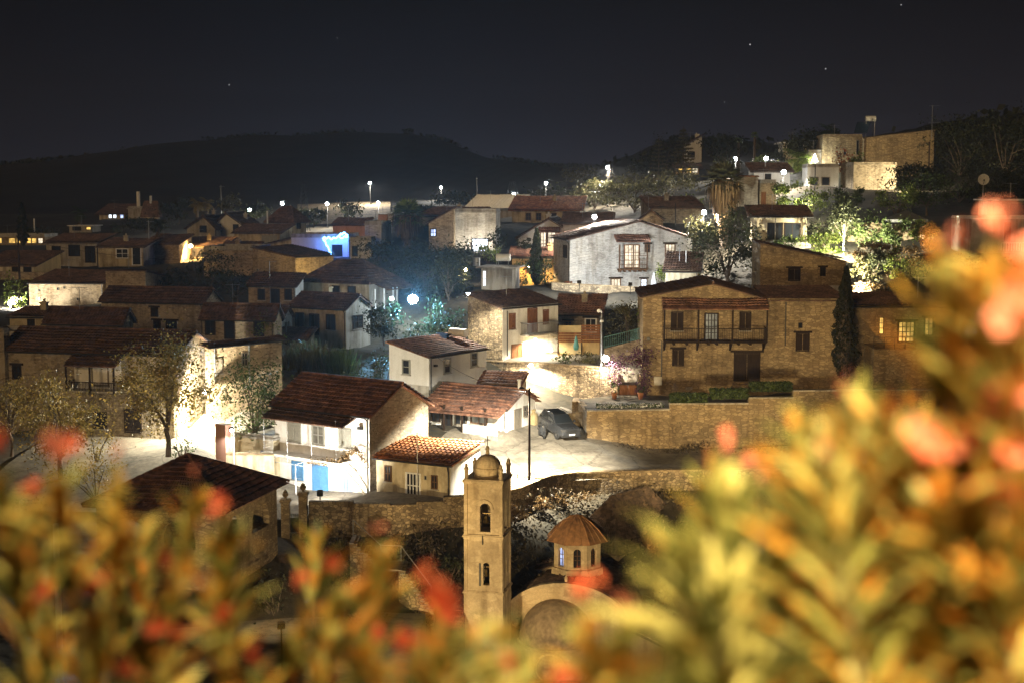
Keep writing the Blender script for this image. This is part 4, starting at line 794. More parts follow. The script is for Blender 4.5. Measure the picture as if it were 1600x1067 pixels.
# gorge under the road wall, church square
for u, D, z in ((480, 91, 7.0), (560, 91, 7.0), (640, 91.5, 7.0), (720, 92, 7.2), (800, 93, 7.6), (860, 98, 8.0), (950, 99.5, 8.2), (1050, 100, 8.4), (1200, 101, 8.4), (1400, 101, 8.4), (1650, 101, 8.4),
                (560, 87, 5.8), (640, 88, 5.6), (720, 88, 5.2), (820, 90, 6.0), (900, 94, 6.5), (1000, 95, 6.5), (1150, 95, 6.5), (1400, 95, 6), (1650, 95, 6),
                (640, 84, 4.6), (720, 84, 2.2), (770, 84, .3), (860, 84, .0), (1000, 86, .0), (1200, 86, .2), (1500, 86, .5), (400, 82, 5.4), (250, 82, 6.5), (60, 82, 6.5), (-100, 82, 6.5), (300, 88, 8.0), (420, 88, 7.6)): GP.append(tuple(zpt(u, D, z)))
for x in (-60, -35, -15, 0, 15, 35, 60): GP.extend([(x, 70, 4.2 if x < -5 else 0), (x, 58, 5.5 if x < -5 else 2), (x, 45, 9 if x < -5 else 7), (x, 30, 15), (x, 15, 22.5), (x, 5, 27.6), (x, 2, 28.4), (x, -8, 28.6), (x, -25, 29)])
# far slopes
for u, v, D in ((40, 440, 170), (300, 440, 168), (20, 392, 215), (300, 410, 198), (40, 385, 250), (250, 372, 250), (400, 372, 260), (560, 372, 262), (100, 362, 300), (300, 350, 300), (480, 352, 300), (620, 345, 300), (720, 340, 300), (560, 318, 340), (640, 318, 340), (470, 334, 320), (780, 322, 300),
                (880, 322, 260), (950, 322, 240), (1000, 336, 220), (1080, 332, 205), (1150, 300, 235), (1100, 280, 280), (1000, 290, 290), (1250, 275, 225), (1400, 280, 222), (1500, 270, 220), (1600, 260, 220), (1700, 260, 220),
                (1300, 330, 180), (1400, 340, 175), (1500, 330, 178), (1330, 430, 150), (1400, 440, 145), (1500, 440, 140), (1620, 440, 138), (1180, 440, 150), (1120, 440, 156), (620, 470, 150), (690, 470, 150), (660, 420, 175), (690, 560, 133), (600, 560, 132), (500, 590, 124), (420, 640, 114), (380, 640, 112), (560, 620, 118),
                (250, 560, 118), (120, 560, 118), (1500, 600, 114), (1640, 600, 114)): gp(u, v, D)
for x in (-160, -100, -40, 20): GP.append((x, 380, 28))
for x in (-140, -100): GP.extend([(x, 140, 17), (x, 100, 13), (x, 60, 8)])
for x in (80, 120): GP.extend([(x, 130, 18), (x, 170, 26), (x, 220, 36), (x, 90, 8), (x, 60, 7)])
P0 = np.array(GP)
n0 = len(P0); R0 = np.linalg.norm(P0[:, None, :2]-P0[None, :, :2], axis=2)
Am = np.zeros((n0+1, n0+1)); Am[:n0, :n0] = -R0+np.eye(n0)*.25; Am[:n0, n0] = 1; Am[n0, :n0] = 1
sol = np.linalg.solve(Am, np.concatenate([P0[:, 2], [0]])); WT, CT = sol[:n0], sol[n0]
RID_U = [-500, -200, 0, 100, 200, 300, 390, 500, 640, 700, 760, 850, 880, 930, 980, 1010, 1050, 1110, 1200, 1280, 1400, 1500, 1600, 1800, 2200]
RID_V = [290, 275, 262, 249, 238, 229, 220, 216.5, 213, 225, 245, 262, 262, 262, 246, 231, 217, 214, 217, 230, 206, 186, 176, 158, 140]
def sstep(a, b, x): t = np.clip((x-a)/(b-a), 0, 1); return t*t*(3-2*t)
def gz(x, y):
    x = np.atleast_1d(np.asarray(x, float)); y = np.atleast_1d(np.asarray(y, float)); out = np.empty(x.shape)
    for i in range(0, len(x), 4000):
        r = np.hypot(x[i:i+4000, None]-P0[None, :, 0], y[i:i+4000, None]-P0[None, :, 1]); out[i:i+4000] = -(r@WT)+CT
    out = np.clip(out, -.6, 44)
    yy = np.maximum(y, 1); u = 800+F*x/(yy*CP+.0); rv = np.interp(u, RID_U, RID_V)
    rD = 720-330*sstep(850, 1010, u)-60*sstep(1250, 1450, u); zr = CAMZ+(300-rv)/F*rD
    rD = rD*(1+.05*np.sin(x*.02+1)); zr = zr+.9*np.sin(x*.11)*np.sin(x*.043+2)
    s0 = np.where(u > 930, 312, 330); t = sstep(0, 1, (y-s0)/(rD-s0))
    out = out*(1-t)+np.minimum(zr, zr)*t
    return np.where(y > rD, zr-(y-rD)*.06, out)
def g1(x, y): return float(gz([x], [y])[0])
xs = np.concatenate([np.linspace(-480, -110, 38)[:-1], np.linspace(-110, -45, 28)[:-1], np.linspace(-45, 50, 96)[:-1], np.linspace(50, 120, 30)[:-1], np.linspace(120, 480, 37)])
ys = np.concatenate([np.linspace(-30, 60, 40)[:-1], np.linspace(60, 140, 90)[:-1], np.linspace(140, 260, 60)[:-1], np.linspace(260, 900, 80)])
X, Y = np.meshgrid(xs, ys); Z = gz(X.ravel(), Y.ravel()).reshape(X.shape)
Z += np.where(Y > 118, .12, .03)*np.sin(X*1.7+Y*.9)*np.sin(Y*1.3-X*.4)
V = np.stack([X, Y, Z], -1).reshape(-1, 3); nx = len(xs); ny = len(ys)
ii, jj = np.meshgrid(np.arange(ny-1), np.arange(nx-1), indexing='ij'); q = (ii*nx+jj).ravel()
fq = np.stack([q, q+1, q+nx+1, q+nx], 1); far_ = (Y[:-1, :-1].ravel() > 330) | ((Y[:-1, :-1].ravel() > 312) & (X[:-1, :-1].ravel() > 12))
g = npmesh('ground', V, fq[~far_], M['ground_soil'], smooth=True); g['kind'] = 'structure'
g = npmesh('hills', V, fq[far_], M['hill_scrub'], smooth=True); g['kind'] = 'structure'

def slab(name, top, thick, mat, kind='structure'):
    top = [tuple(p) for p in top]; n = len(top); mb = MB(); lo = [(p[0], p[1], p[2]-thick) for p in top]
    mb.add(top+lo, [tuple(range(n)), tuple(range(2*n-1, n-1, -1))]+[(i, n+i, n+(i+1) % n, (i+1) % n) for i in range(n)])
    o = mb.build(name, M[mat]); o['kind'] = kind; return o
# road: strip of quads between the parapet and the house fronts
fr = [(380, 91.8, RZ-1.1), (482, 92.6, RZ-.8), (560, 92.6, RZ-.25), (609, 92.6, RZ), (724, 93.4, RZ), (792, 95.2, RZ), (860, 99.5, RZ+.1), (1040, 101.6, RZ+.1), (1300, 102.5, RZ+.1), (1700, 103, RZ+.1)]
bk = [(380, 103, RZ-.6), (470, 101, RZ-.75), (540, 101, RZ-.35), (600, 101, RZ+.0), (700, 112, RZ+.75), (790, 118, RZ+1.5), (880, 121.5, RZ+2.2), (1010, 111.9, RZ+.05), (1300, 112, RZ+.05), (1700, 113, RZ+.05)]
V = []; K1 = 24
for a in np.linspace(0, len(fr)-1, 90):
    i = min(int(a), len(fr)-2); t = a-i; p = zpt(*fr[i])*(1-t)+zpt(*fr[i+1])*t; q = zpt(*bk[i])*(1-t)+zpt(*bk[i+1])*t
    for k in range(K1+1):
        s_ = k/K1; V.append(p*(1-s_)+q*s_)
V = np.array(V); V[:, 2] = np.maximum(V[:, 2], gz(V[:, 0], V[:, 1])+.08)
fqs = [(a*(K1+1)+k, (a+1)*(K1+1)+k, (a+1)*(K1+1)+k+1, a*(K1+1)+k+1) for a in range(89) for k in range(K1)]
o = npmesh('road', V, fqs, M['road_paving'], smooth=True); o['kind'] = 'structure'
# square below the bare tree (left)
xs2 = [(zpt(u, D, 0)[0], D) for u, D in ((-20, 92), (380, 92), (370, 103), (336, 112), (292, 108), (275, 104.5), (-20, 106))]
# drape a paving grid
gx = np.linspace(-36, -18.6, 60); gy = np.linspace(92, 112, 70); GX, GY = np.meshgrid(gx, gy); GZ = gz(GX.ravel(), GY.ravel()).reshape(GX.shape)+.16
V = np.stack([GX, GY, GZ], -1).reshape(-1, 3); nn = len(gx); ii, jj = np.meshgrid(np.arange(len(gy)-1), np.arange(nn-1), indexing='ij'); q = (ii*nn+jj).ravel()
o = npmesh('plaza', V, np.stack([q, q+1, q+nn+1, q+nn], 1), M['road_paving'], smooth=True); o['kind'] = 'structure'
# church square
slab('church_square', [(-22, 62, 4.75), (-5.6, 62, 4.75), (-5.2, 83.6, 4.75), (-11, 83.6, 4.9), (-22, 82, 5.6)], 1.6, 'road_paving')
slab('forecourt', [(-5.3, 60, .45), (16, 60, .45), (16, 84.0, .45), (-5.3, 84.0, .45)], .8, 'road_paving')
# ------------------------------------------------------------------ walls
def wallrun(pts, zb, thick, mat, label, name='retaining_wall', cat='wall', group=None, cope=True, stepped=False):
    """pts: (u, D, ztop); solid run with a coping"""
    root = empty(name, zpt(pts[0][0], pts[0][1], zb), 0, label, cat, group); o0 = Vector(root.location)
    mb = MB(); cp = MB()
    for (a, b) in zip(pts[:-1], pts[1:]):
        za, zb2 = a[2], (a[2] if stepped else b[2])
        p = zpt(*a); q = zpt(b[0], b[1], b[2]); d = q-p; d[2] = 0; d /= np.linalg.norm(d); nrm = np.array([-d[1], d[0], 0])
        if nrm[1] < 0: nrm = -nrm
        def P(v, off, z): return tuple(np.array([v[0], v[1], z])+nrm*off-np.array(o0))
        mb.hexa([P(p, 0, zb), P(q, 0, zb), P(q, thick, zb), P(p, thick, zb), P(p, 0, za), P(q, 0, zb2), P(q, thick, zb2), P(p, thick, za)])
        if cope: cp.hexa([P(p, -.06, za), P(q, -.06, zb2), P(q, thick+.06, zb2), P(p, thick+.06, za), P(p, -.06, za+.1), P(q, -.06, zb2+.1), P(q, thick+.06, zb2+.1), P(p, thick+.06, za+.1)])
    mb.build('masonry', M[mat], root)
    if cope: cp.build('coping', M['stone_ashlar' if mat != 'stone_ashlar' else 'stone_paving'], root)
    return root
wallrun([(482, 92, 9.75), (552, 92, 9.6), (609, 92, 9.5), (651, 92.3, 9.65), (694, 92.5, 9.95), (724, 92.8, 9.95), (750, 93.3, 9.95)], 3.5, .5, 'stone_rubble', 'stepped rough stone parapet wall left of the bell tower', cope=False, stepped=True)
wallrun([(750, 93.6, 9.6), (812, 95.5, 9.85), (860, 99, 10.0), (900, 100.2, 10.0), (1040, 101, 10.0), (1300, 102, 10.0), (1700, 102.5, 10.0)], 3.5, .5, 'stone_rubble', 'curved dry stone wall carrying the road right of the bell tower')
wallrun([(917, 112.2, 12.62), (1046, 112.2, 12.72)], 7, .55, 'stone_ashlar', 'plain stone retaining wall beside the parked car', 'retaining_wall')
wallrun([(1046.5, 112.1, 13.2), (1108, 112.2, 13.2), (1170, 112.3, 13.65), (1240, 112.4, 14.2), (1700, 113.5, 14.2)], 7, .55, 'stone_ashlar', 'stepped planter wall with clipped hedges below the balcony house', stepped=True)
wallrun([(916, 112.6, 12.4), (903, 118.5, 12.5), (905, 120.5, 12.5)], 7, .5, 'stone_ashlar', 'short return of the retaining wall behind the parked car', cope=False)
wallrun([(872, 117, 11.5), (914, 115, 12.1)], 8, .45, 'stone_warm', 'low stone wall directly behind the parked car')
slab('garden_bed', [zpt(918, 112.7, 12.58), zpt(1240, 112.9, 12.6), zpt(1700, 114, 12.6), zpt(1700, 126, 12.6), zpt(1005, 124, 12.55), zpt(906, 121, 12.3)], 4, 'ground_soil')
wallrun([(742, 131, 14.5), (790, 127.6, 14.65), (829, 126.6, 14.75), (936, 123.2, 14.72)], 7, .5, 'stone_rubble', 'tall rubble terrace wall under the white house with brown shutters')
wallrun([(937, 123.1, 14.6), (966, 122.6, 14.3)], 8, .5, 'stone_rubble', 'short rubble wall left of the brown gate', cope=False)
wallrun([(996, 122.4, 14.3), (1006, 122.3, 14.3)], 8, .5, 'stone_rubble', 'stub of rubble wall right of the brown gate under bougainvillea', cope=False)
slab('terrace', [zpt(785, 128, 14.74), zpt(829, 127, 14.74), zpt(936, 123.6, 14.74), zpt(1004, 123, 14.74), zpt(1004, 142, 15.2), zpt(850, 142, 15.2)], 3, 'road_paving')
wallrun([(862, 156, 20.0), (1014, 154, 19.55)], 12, .5, 'stone_rubble', 'long dark garden wall below the pale floodlit stone house')
wallrun([(786, 150, 17.5), (862, 152, 17.6)], 12, .5, 'stone_rubble', 'low dark garden wall below the cypress and ochre terrace', cope=False)
wallrun([(1326, 150, 21.0), (1420, 148, 21.0), (1520, 146, 21.0)], 14, .5, 'stone_grey', 'garden wall at the foot of the floodlit shrubs', cope=False)
wallrun([(1325, 162, 26.6), (1460, 160, 26.3)], 18, .4, 'stone_warm', 'upper garden wall behind the brightest shrubs', cope=False)
wallrun([(336, 98.5, 13.9), (352, 97.6, 13.9)], 9, .5, 'plaster_pink', 'reddish gate pillar wall beside the slim white lamp post', 'gate_wall', cope=False)
wallrun([(353, 97.6, 11.9), (428, 98.6, 11.6)], 8, .35, 'plaster_cream', 'pale garden wall left of the cream annex', 'garden_wall')
wallrun([(-20, 176, 20.2), (100, 172, 20.2), (168, 166, 20.6)], 12, .5, 'stone_warm', 'long weathered yard wall behind the windowless stone house', cope=False)
# gate
gt = empty('gate', zpt(967, 122.7, 10.8), 0, 'closed brown double gate under the bougainvillea', 'gate')
wg = zpt(995, 122.5, 0)[0]-zpt(967, 122.7, 0)[0]
for k in (0, 1):
    mb = MB(); mb.box(.02+k*wg/2, wg/2-.02+k*wg/2, 0, .08, 0, 2.5)
    for j in range(4): mb.box(.08+k*wg/2+j*(wg/2-.1)/4, .02+k*wg/2+(j+1)*(wg/2-.1)/4, -.03, 0, .1, 2.4)
    mb.build('gate_leaf', M['wood_brown'], gt)
mb = MB(); mb.box(-.1, wg+.1, -.06, .2, 2.52, 2.75); mb.build('lintel', M['wood_dark'], gt)
# ------------------------------------------------------------------ arch helper
def arch_wall(mb, Pf, a0, a1, z0, z1, holes, n0, n1, m=0, seg=8):
    """wall panel in facade space with arched holes (h0,h1,hz0,spring); open both ways"""
    def face(pts, n, flip): mb.add([Pf(a, z, n) for a, z in (pts if not flip else pts[::-1])], [tuple(range(len(pts)))], m)
    xs_ = a0
    for (h0, h1, hz0, sp) in holes:
        r = (h1-h0)/2; c = (h0+h1)/2; arc = [(c-r*math.cos(math.pi*i/seg), sp+r*math.sin(math.pi*i/seg)) for i in range(seg+1)]
        for n, fl in ((n1, False), (n0, True)):
            face([(xs_, z0), (h0, z0), (h0, z1), (xs_, z1)], n, fl)
            if hz0 > z0: face([(h0, z0), (h1, z0), (h1, hz0), (h0, hz0)], n, fl)
            for i in range(seg): face([arc[i], arc[i+1], (arc[i+1][0], z1), (arc[i][0], z1)], n, fl)
        pth = [(h0, hz0)]+arc+[(h1, hz0)]
        for i in range(len(pth)-1): mb.add([Pf(*pth[i], n0), Pf(*pth[i+1], n0), Pf(*pth[i+1], n1), Pf(*pth[i], n1)], [(0, 1, 2, 3)], m)
        mb.add([Pf(h0, hz0, n0), Pf(h1, hz0, n0), Pf(h1, hz0, n1), Pf(h0, hz0, n1)], [(0, 1, 2, 3)], m)
        xs_ = h1
    for n, fl in ((n1, False), (n0, True)): face([(xs_, z0), (a1, z0), (a1, z1), (xs_, z1)], n, fl)
    for q in ([(a0, z0), (a0, z1)], [(a1, z0), (a1, z1)]): mb.add([Pf(*q[0], n0), Pf(*q[1], n0), Pf(*q[1], n1), Pf(*q[0], n1)], [(0, 1, 2, 3)], m)
    mb.add([Pf(a0, z1, n0), Pf(a1, z1, n0), Pf(a1, z1, n1), Pf(a0, z1, n1)], [(0, 1, 2, 3)], m)
# ------------------------------------------------------------------ church
CH = House('church', 'sandstone church with slender bell tower, octagonal tiled lantern and round apse', 'church', 785, 752, 990, 84, 12, uL=725, uR=798, found=4.5, gp=False)
w_, d_ = CH.wL, CH.wR; zz = lambda v: CH.pix('L', 760, v)[1]
def towerbox(mb, e, z0, z1): mb.box(-w_-e, e, -e, d_+e, z0, z1)
tw = MB(); zA, zB, zC = zz(752), zz(838), zz(926)
def four(mb, z0, z1, hole, off):
    t = .34; e = off
    Wd = w_+2*e; h = hole
    arch_wall(mb, lambda a, z, n: (a-w_-e, -n-e, z), 0, Wd, z0, z1, [h] if h else [], -t, 0)
    arch_wall(mb, lambda a, z, n: (a-w_-e, d_+e+n, z), 0, Wd, z0, z1, [h] if h else [], -t, 0)
    arch_wall(mb, lambda a, z, n: (n+e, a-e+.34, z), 0, d_+2*e-.68, z0, z1, [(h[0]-.34, h[1]-.34, h[2], h[3])] if h else [], -t, 0)
    arch_wall(mb, lambda a, z, n: (-w_-e-n, a-e+.34, z), 0, d_+2*e-.68, z0, z1, [(h[0]-.34, h[1]-.34, h[2], h[3])] if h else [], -t, 0)
c0 = w_/2
four(tw, zB+.1, zA-.18, (c0-.33+.05, c0+.33+.05, zz(831), zz(795)), -.06)
four(tw, zC+.1, zB-.18, (c0-.04, c0+.36, zz(914), zz(884)), -.02)
towerbox(tw, .03, -4.5, zC-.12)
for zc, e in ((zA, .10), (zB, .10), (zC, .10)):
    towerbox(tw, e*.4, zc-.18, zc-.06); towerbox(tw, e, zc-.06, zc+.03); towerbox(tw, e*.5, zc+.03, zc+.1)
for z0, z1 in ((zB+.1, zA-.18), (zC+.1, zB-.18)):   # corner pilasters
    for x in (-w_-.01, -.20):
        tw.box(x, x+.21, -.035, .06, z0, z1)
    tw.box(-.06, .035, .08, .28, z0, z1); tw.box(-.06, .035, d_-.28, d_-.08, z0, z1)
th = zB+.1; zo = zz(795)
for k in range(9):   # moulded hood over the belfry arch
    q = math.pi*k/8; q2 = math.pi*(k+1)/8
    if k < 8: tw.hexa([(-w_/2+.05-.47*math.cos(q), -.0, zo+.47*math.sin(q)), (-w_/2+.05-.47*math.cos(q2), .0, zo+.47*math.sin(q2)), (-w_/2+.05-.47*math.cos(q2), .05, zo+.47*math.sin(q2)), (-w_/2+.05-.47*math.cos(q), .05, zo+.47*math.sin(q)),
                       (-w_/2+.05-.58*math.cos(q), -.0, zo+.58*math.sin(q)), (-w_/2+.05-.58*math.cos(q2), .0, zo+.58*math.sin(q2)), (-w_/2+.05-.58*math.cos(q2), .05, zo+.58*math.sin(q2)), (-w_/2+.05-.58*math.cos(q), .05, zo+.58*math.sin(q))])
to = CH.part('bell_tower', 'stone_church', tw)
dm = MB(); cx, cy_ = -w_/2, d_/2; rd = w_*.345
dm.lathe((cx, cy_, zA), [(rd, .08), (rd, .55), (rd+.05, .57), (rd+.05, .66), (rd, .68)]+[(rd*math.cos(t), .68+rd*.95*math.sin(t)) for t in np.linspace(0.05, 1.45, 9)]+[(.12, .68+rd*.97), (.1, 1.72), (.15, 1.76), (.06, 1.95), (0, 2.0)], 20)
CH.part('dome', 'stone_church', dm, to, False)
pn = [(.17, .08), (.13, .14), (.13, .62), (.16, .66), (.16, .74), (.09, .86), (.11, .93), (.06, 1.02), (0, 1.05)]
for x, y in ((-w_+.12, .12), (-.12, .12), (-.12, d_-.12), (-w_+.12, d_-.12)):
    mb = MB(); mb.lathe((x, y, zA), pn, 8); CH.part('pinnacle', 'stone_church', mb, to)
mb = MB(); z = zA+1.95; mb.box(cx-.02, cx+.02, cy_-.02, cy_+.02, z, z+.62); mb.box(cx-.17, cx+.17, cy_-.018, cy_+.018, z+.36, z+.4); CH.part('cross', 'metal_dark', mb, to)
for bz in (zz(806), zz(890)):
    mb = MB(); mb.lathe((cx+.05, .55, bz-.5), [(.30, 0), (.27, .06), (.19, .25), (.15, .42), (.08, .5), (0, .52)], 12); mb.box(cx-.5, cx+.6, .52, .58, bz+.02, bz+.08); CH.part('bell', 'bell', mb, to)
mb = MB(); mb.tube([(cx-.02, -.12, zz(836)), (cx-.02, -.12, zz(850))], .03, 5); mb.box(cx-.25, cx-.15, -.06, .0, zz(915), zz(880)); CH.part('lightning_rod', 'metal_dark', mb, to)
# nave in the tower's frame
def loc(u, v, D): q = at(u, v, D)-CH.C; return np.array([q.dot(CH.ex), q.dot(CH.ey), q[2]])
ap = loc(884, 909, 86.2); xc = ap[0]; za_ = ap[2]; y0 = ap[1]; hw = 4.0; zs = za_-2.7; yb = y0+11
nv = MB(); arcn = [(xc-hw*math.cos(math.pi*i/16), zs+2.6*math.sin(math.pi*i/16)) for i in range(17)]
nv.add([(xc-hw, y0, -4.5), (xc+hw, y0, -4.5)]+[(x, y0, z) for x, z in arcn[::-1]], [tuple(range(19))])
nv.add([(xc-hw-1.9, y0+.3, -4.5), (xc-hw, y0+.3, -4.5), (xc-hw, y0+.3, zs), (xc-hw-1.9, y0+.3, zs-.9)], [(0, 1, 2, 3)]); nv.add([(xc+hw, y0+.3, -4.5), (xc+hw+1.9, y0+.3, -4.5), (xc+hw+1.9, y0+.3, zs-.9), (xc+hw, y0+.3, zs)], [(0, 1, 2, 3)])
nv.add([(xc-hw-1.9, y0+.3, -4.5), (xc-hw-1.9, yb, -4.5), (xc-hw-1.9, yb, zs-.9), (xc-hw-1.9, y0+.3, zs-.9)], [(0, 1, 2, 3)]); nv.add([(xc+hw+1.9, y0+.3, -4.5), (xc+hw+1.9, yb, -4.5), (xc+hw+1.9, yb, zs-.9), (xc+hw+1.9, y0+.3, zs-.9)], [(0, 1, 2, 3)])
nv.add([(xc-hw-1.9, yb, -4.5), (xc+hw+1.9, yb, -4.5), (xc+hw+1.9, yb, zs-.9), (xc+hw, yb, zs), (xc, yb, za_), (xc-hw, yb, zs), (xc-hw-1.9, yb, zs-.9)], [tuple(range(7))])
CH.part('wall', 'stone_church', nv)
mb = MB()   # parapet band round the arch
for i in range(16):
    (x0, z0), (x1, z1) = arcn[i], arcn[i+1]
    mb.hexa([(x0, y0-.08, z0-.18), (x1, y0-.08, z1-.18), (x1, y0+.35, z1-.18), (x0, y0+.35, z0-.18), (x0, y0-.08, z0+.06), (x1, y0-.08, z1+.06), (x1, y0+.35, z1+.06), (x0, y0+.35, z0+.06)])
mb.lathe((xc, y0+.1, za_+.02), [(.1, 0), (.1, .2), (.14, .22), (0, .4)], 8); mb.box(xc-.12, xc+.3, y0-.03, y0+.03, za_-.9, za_-.45)
CH.part('parapet', 'stone_church', mb)
rf = MB(); arc2 = arcn
for i in range(16):
    (x0, z0), (x1, z1) = arc2[i], arc2[i+1]
    pts = [(x1, y0+.36, z1-.06), (x1, yb, z1-.06), (x0, yb, z0-.06), (x0, y0+.36, z0-.06)] if i >= 8 else [(x0, yb, z0-.06), (x0, y0+.36, z0-.06), (x1, y0+.36, z1-.06), (x1, yb, z1-.06)]
    tile_sheet(rf, *pts, 0, thick=.05, course=.5)
tile_sheet(rf, (xc-hw-2.2, yb, zs-1.0), (xc-hw-2.2, y0+.1, zs-1.0), (xc-hw, y0+.1, zs-.05), (xc-hw, yb, zs-.05)); tile_sheet(rf, (xc+hw+2.2, y0+.1, zs-1.0), (xc+hw+2.2, yb, zs-1.0), (xc+hw, yb, zs-.05), (xc+hw, y0+.1, zs-.05))
CH.part('roof', 'tile_church', rf)
av = MB(); ax, ay = xc-.55, y0; ra = 2.35
zsp = loc(870, 1012, 84.5)[2]; av.lathe((ax, ay, -4.5), [(ra, 0), (ra, zsp+4.5)], 20, 0, math.pi, 2*math.pi); av.lathe((ax, ay, zsp), [(ra+.14, -.12), (ra+.14, .05), (ra, .06)], 20, 0, math.pi, 2*math.pi)
ao = CH.part('apse', 'stone_church', av); dv = MB(); hz = min(za_-.55-zsp, 2.5)
dv.lathe((ax, ay, zsp+.06), [(ra*math.cos(t), hz*math.sin(t)) for t in np.linspace(0, math.pi/2-.02, 12)], 24, 0, math.pi, 2*math.pi); CH.part('apse_vault', 'apse_stone', dv, ao, True)
mb = MB(); zw = loc(862, 1062, 82)[2]
for i in range(20):
    q0, q1 = 2*math.pi*i/20, 2*math.pi*(i+1)/20
    mb.tube([(ax+.9*math.cos(q0), ay-ra-.02, zw+.9*math.sin(q0)), (ax+.9*math.cos(q1), ay-ra-.02, zw+.9*math.sin(q1))], .07, 5, cap=False)
CH.part('round_window', 'stone_church', mb, ao)
# octagonal lantern
dc = loc(902, 884, 89.6); dx, dy, dz = dc; ro = 1.60; zt0 = loc(902, 846, 88)[2]; zap = loc(902, 804, 89.6)[2]
oct_ = [(dx+ro*math.cos(math.pi/8+i*math.pi/4+CH.psi-.05), dy+ro*math.sin(math.pi/8+i*math.pi/4+CH.psi-.05)) for i in range(8)]
dr = MB(); dro = None
pans = []
for i in range(8):
    p, q = np.array(oct_[i]), np.array(oct_[(i+1) % 8]); e = (q-p); L_ = np.linalg.norm(e); e = e/L_; nrm = np.array([e[1], -e[0]])
    Pf = (lambda p, e, nrm: (lambda a, z, n: (p[0]+e[0]*a+nrm[0]*n, p[1]+e[1]*a+nrm[1]*n, z)))(p, e, nrm)
    hz = zt0-dz
    arch_wall(dr, Pf, 0, L_, dz-.9, zt0, [(L_/2-.24, L_/2+.24, dz+.28, dz+hz*.62)], -.25, 0)
    pans.append((Pf, L_, nrm))
dr.add([(x*1.0+(x-dx)*.08, y+(y-dy)*.08, zt0) for x, y in oct_]+[(x+(x-dx)*.08, y+(y-dy)*.08, zt0-.12) for x, y in oct_], [tuple(range(8)), tuple(range(15, 7, -1))]+[(i, 8+i, 8+(i+1) % 8, (i+1) % 8) for i in range(8)])
dr.add([(x+(x-dx)*.10, y+(y-dy)*.10, dz+.12) for x, y in oct_]+[(x+(x-dx)*.12, y+(y-dy)*.12, dz-.3) for x, y in oct_], [tuple(range(8)), tuple(range(15, 7, -1))]+[(i, 8+i, 8+(i+1) % 8, (i+1) % 8) for i in range(8)])
dro = CH.part('lantern_drum', 'stone_church', dr); hz = zt0-dz
pr_, k_ = [], 0
for i, (Pf, L_, nrm) in enumerate(pans):
    wm = MB()
    c = L_/2
    def bx(mb, a0, a1, z0, z1, n0=-.14, n1=-.10): mb.hexa([Pf(a0, z0, n0), Pf(a1, z0, n0), Pf(a1, z0, n1), Pf(a0, z0, n1), Pf(a0, z1, n0), Pf(a1, z1, n0), Pf(a1, z1, n1), Pf(a0, z1, n1)])
    bx(wm, c-.025, c+.025, dz+.28, dz+hz*.62+.2); bx(wm, c-.24, c+.24, dz+hz*.5, dz+hz*.5+.04); bx(wm, c-.24, c+.24, dz+hz*.36, dz+hz*.36+.03)
    bx(wm, c-.24, c-.2, dz+.28, dz+hz*.62); bx(wm, c+.2, c+.24, dz+.28, dz+hz*.62)
    wo = wm.build('window', M['wood_mid'], CH.root); wo.parent = dro
    hit = proj(CH.W(*Pf(c, dz+hz*.4, 0)))
    pm = 'glass_dark'
    if nrm[1] < -.2 and hit[0] < 884: pm = 'window_blue'
    mb = MB(); arcp = [Pf(c-.235*math.cos(math.pi*j/8), dz+hz*.62+.235*math.sin(math.pi*j/8), -.2) for j in range(9)]
    mb.add([Pf(c-.235, dz+.28, -.2), Pf(c+.235, dz+.28, -.2)]+arcp[::-1], [tuple(range(11))]); po = mb.build('pane', M[pm], CH.root); po.parent = dro
ex_ = MB()
a_, b_, c_, d_2 = [loc(u, v, D) for u, v, D in ((652, 1004, 83.2), (726, 1010, 82.2), (726, 928, 85.8), (716, 934, 86.6))]
tile_sheet(ex_, a_, b_, c_, d_2); CH.part('side_roof', 'tile_church', ex_); ex_ = MB(); a2, b2, c2, d2_ = [loc(u, v, D) for u, v, D in ((800, 896, 90), (884, 876, 90.5), (884, 850, 94), (832, 862, 95))]; tile_sheet(ex_, a2, b2, c2, d2_); CH.part('side_roof', 'tile_church', ex_)

for p_, q_ in ((a_, b_), (a2, b2), (a_, d_2)):
    ex_ = MB(); ex_.add([(p_[0], p_[1]+.1, -4.5), (q_[0], q_[1]+.1, -4.5), (q_[0], q_[1]+.1, q_[2]-.1), (p_[0], p_[1]+.1, p_[2]-.1)], [(0, 1, 2, 3)])
    CH.part('side_wall', 'stone_church', ex_)
ld = MB(); prof = [(1.30, -.16), (1.17, .04), (.95, .38), (.62, .76), (.3, 1.02), (.0, 1.15)]; s_ = (zap-zt0)/1.15
for j in range(len(prof)-1):
    for i in range(8):
        def Q(k, pr): return (dx+(oct_[k % 8][0]-dx)*pr[0], dy+(oct_[k % 8][1]-dy)*pr[0], zt0+.02+pr[1]*s_)
        ld.add([Q(i, prof[j]), Q(i+1, prof[j]), Q(i+1, prof[j+1]), Q(i, prof[j+1])], [(0, 1, 2, 3)])
for i in range(8):
    ld.tube([(dx+(oct_[i][0]-dx)*p[0], dy+(oct_[i][1]-dy)*p[0], zt0+.03+p[1]*s_) for p in prof], .05, 5)
    for f in (.33, .67):
        a_, b_ = np.array(oct_[i]), np.array(oct_[(i+1) % 8]); m_ = a_*(1-f)+b_*f
        ld.tube([(dx+(m_[0]-dx)*p[0], dy+(m_[1]-dy)*p[0], zt0+.02+p[1]*s_) for p in prof], .028, 4)
CH.part('lantern_roof', 'tile_dome', ld, dro)
# dark hall behind the lantern
HB = House('church_hall', 'dark hip roofed hall behind the church lantern', 'building', 965, 858, 895, 93.0, 42, uL=890, uR=1075, found=4, gp=False); HB.body(['stone_church', 'stone_church'], 'hip', 2.9, 'tile_church', .3)
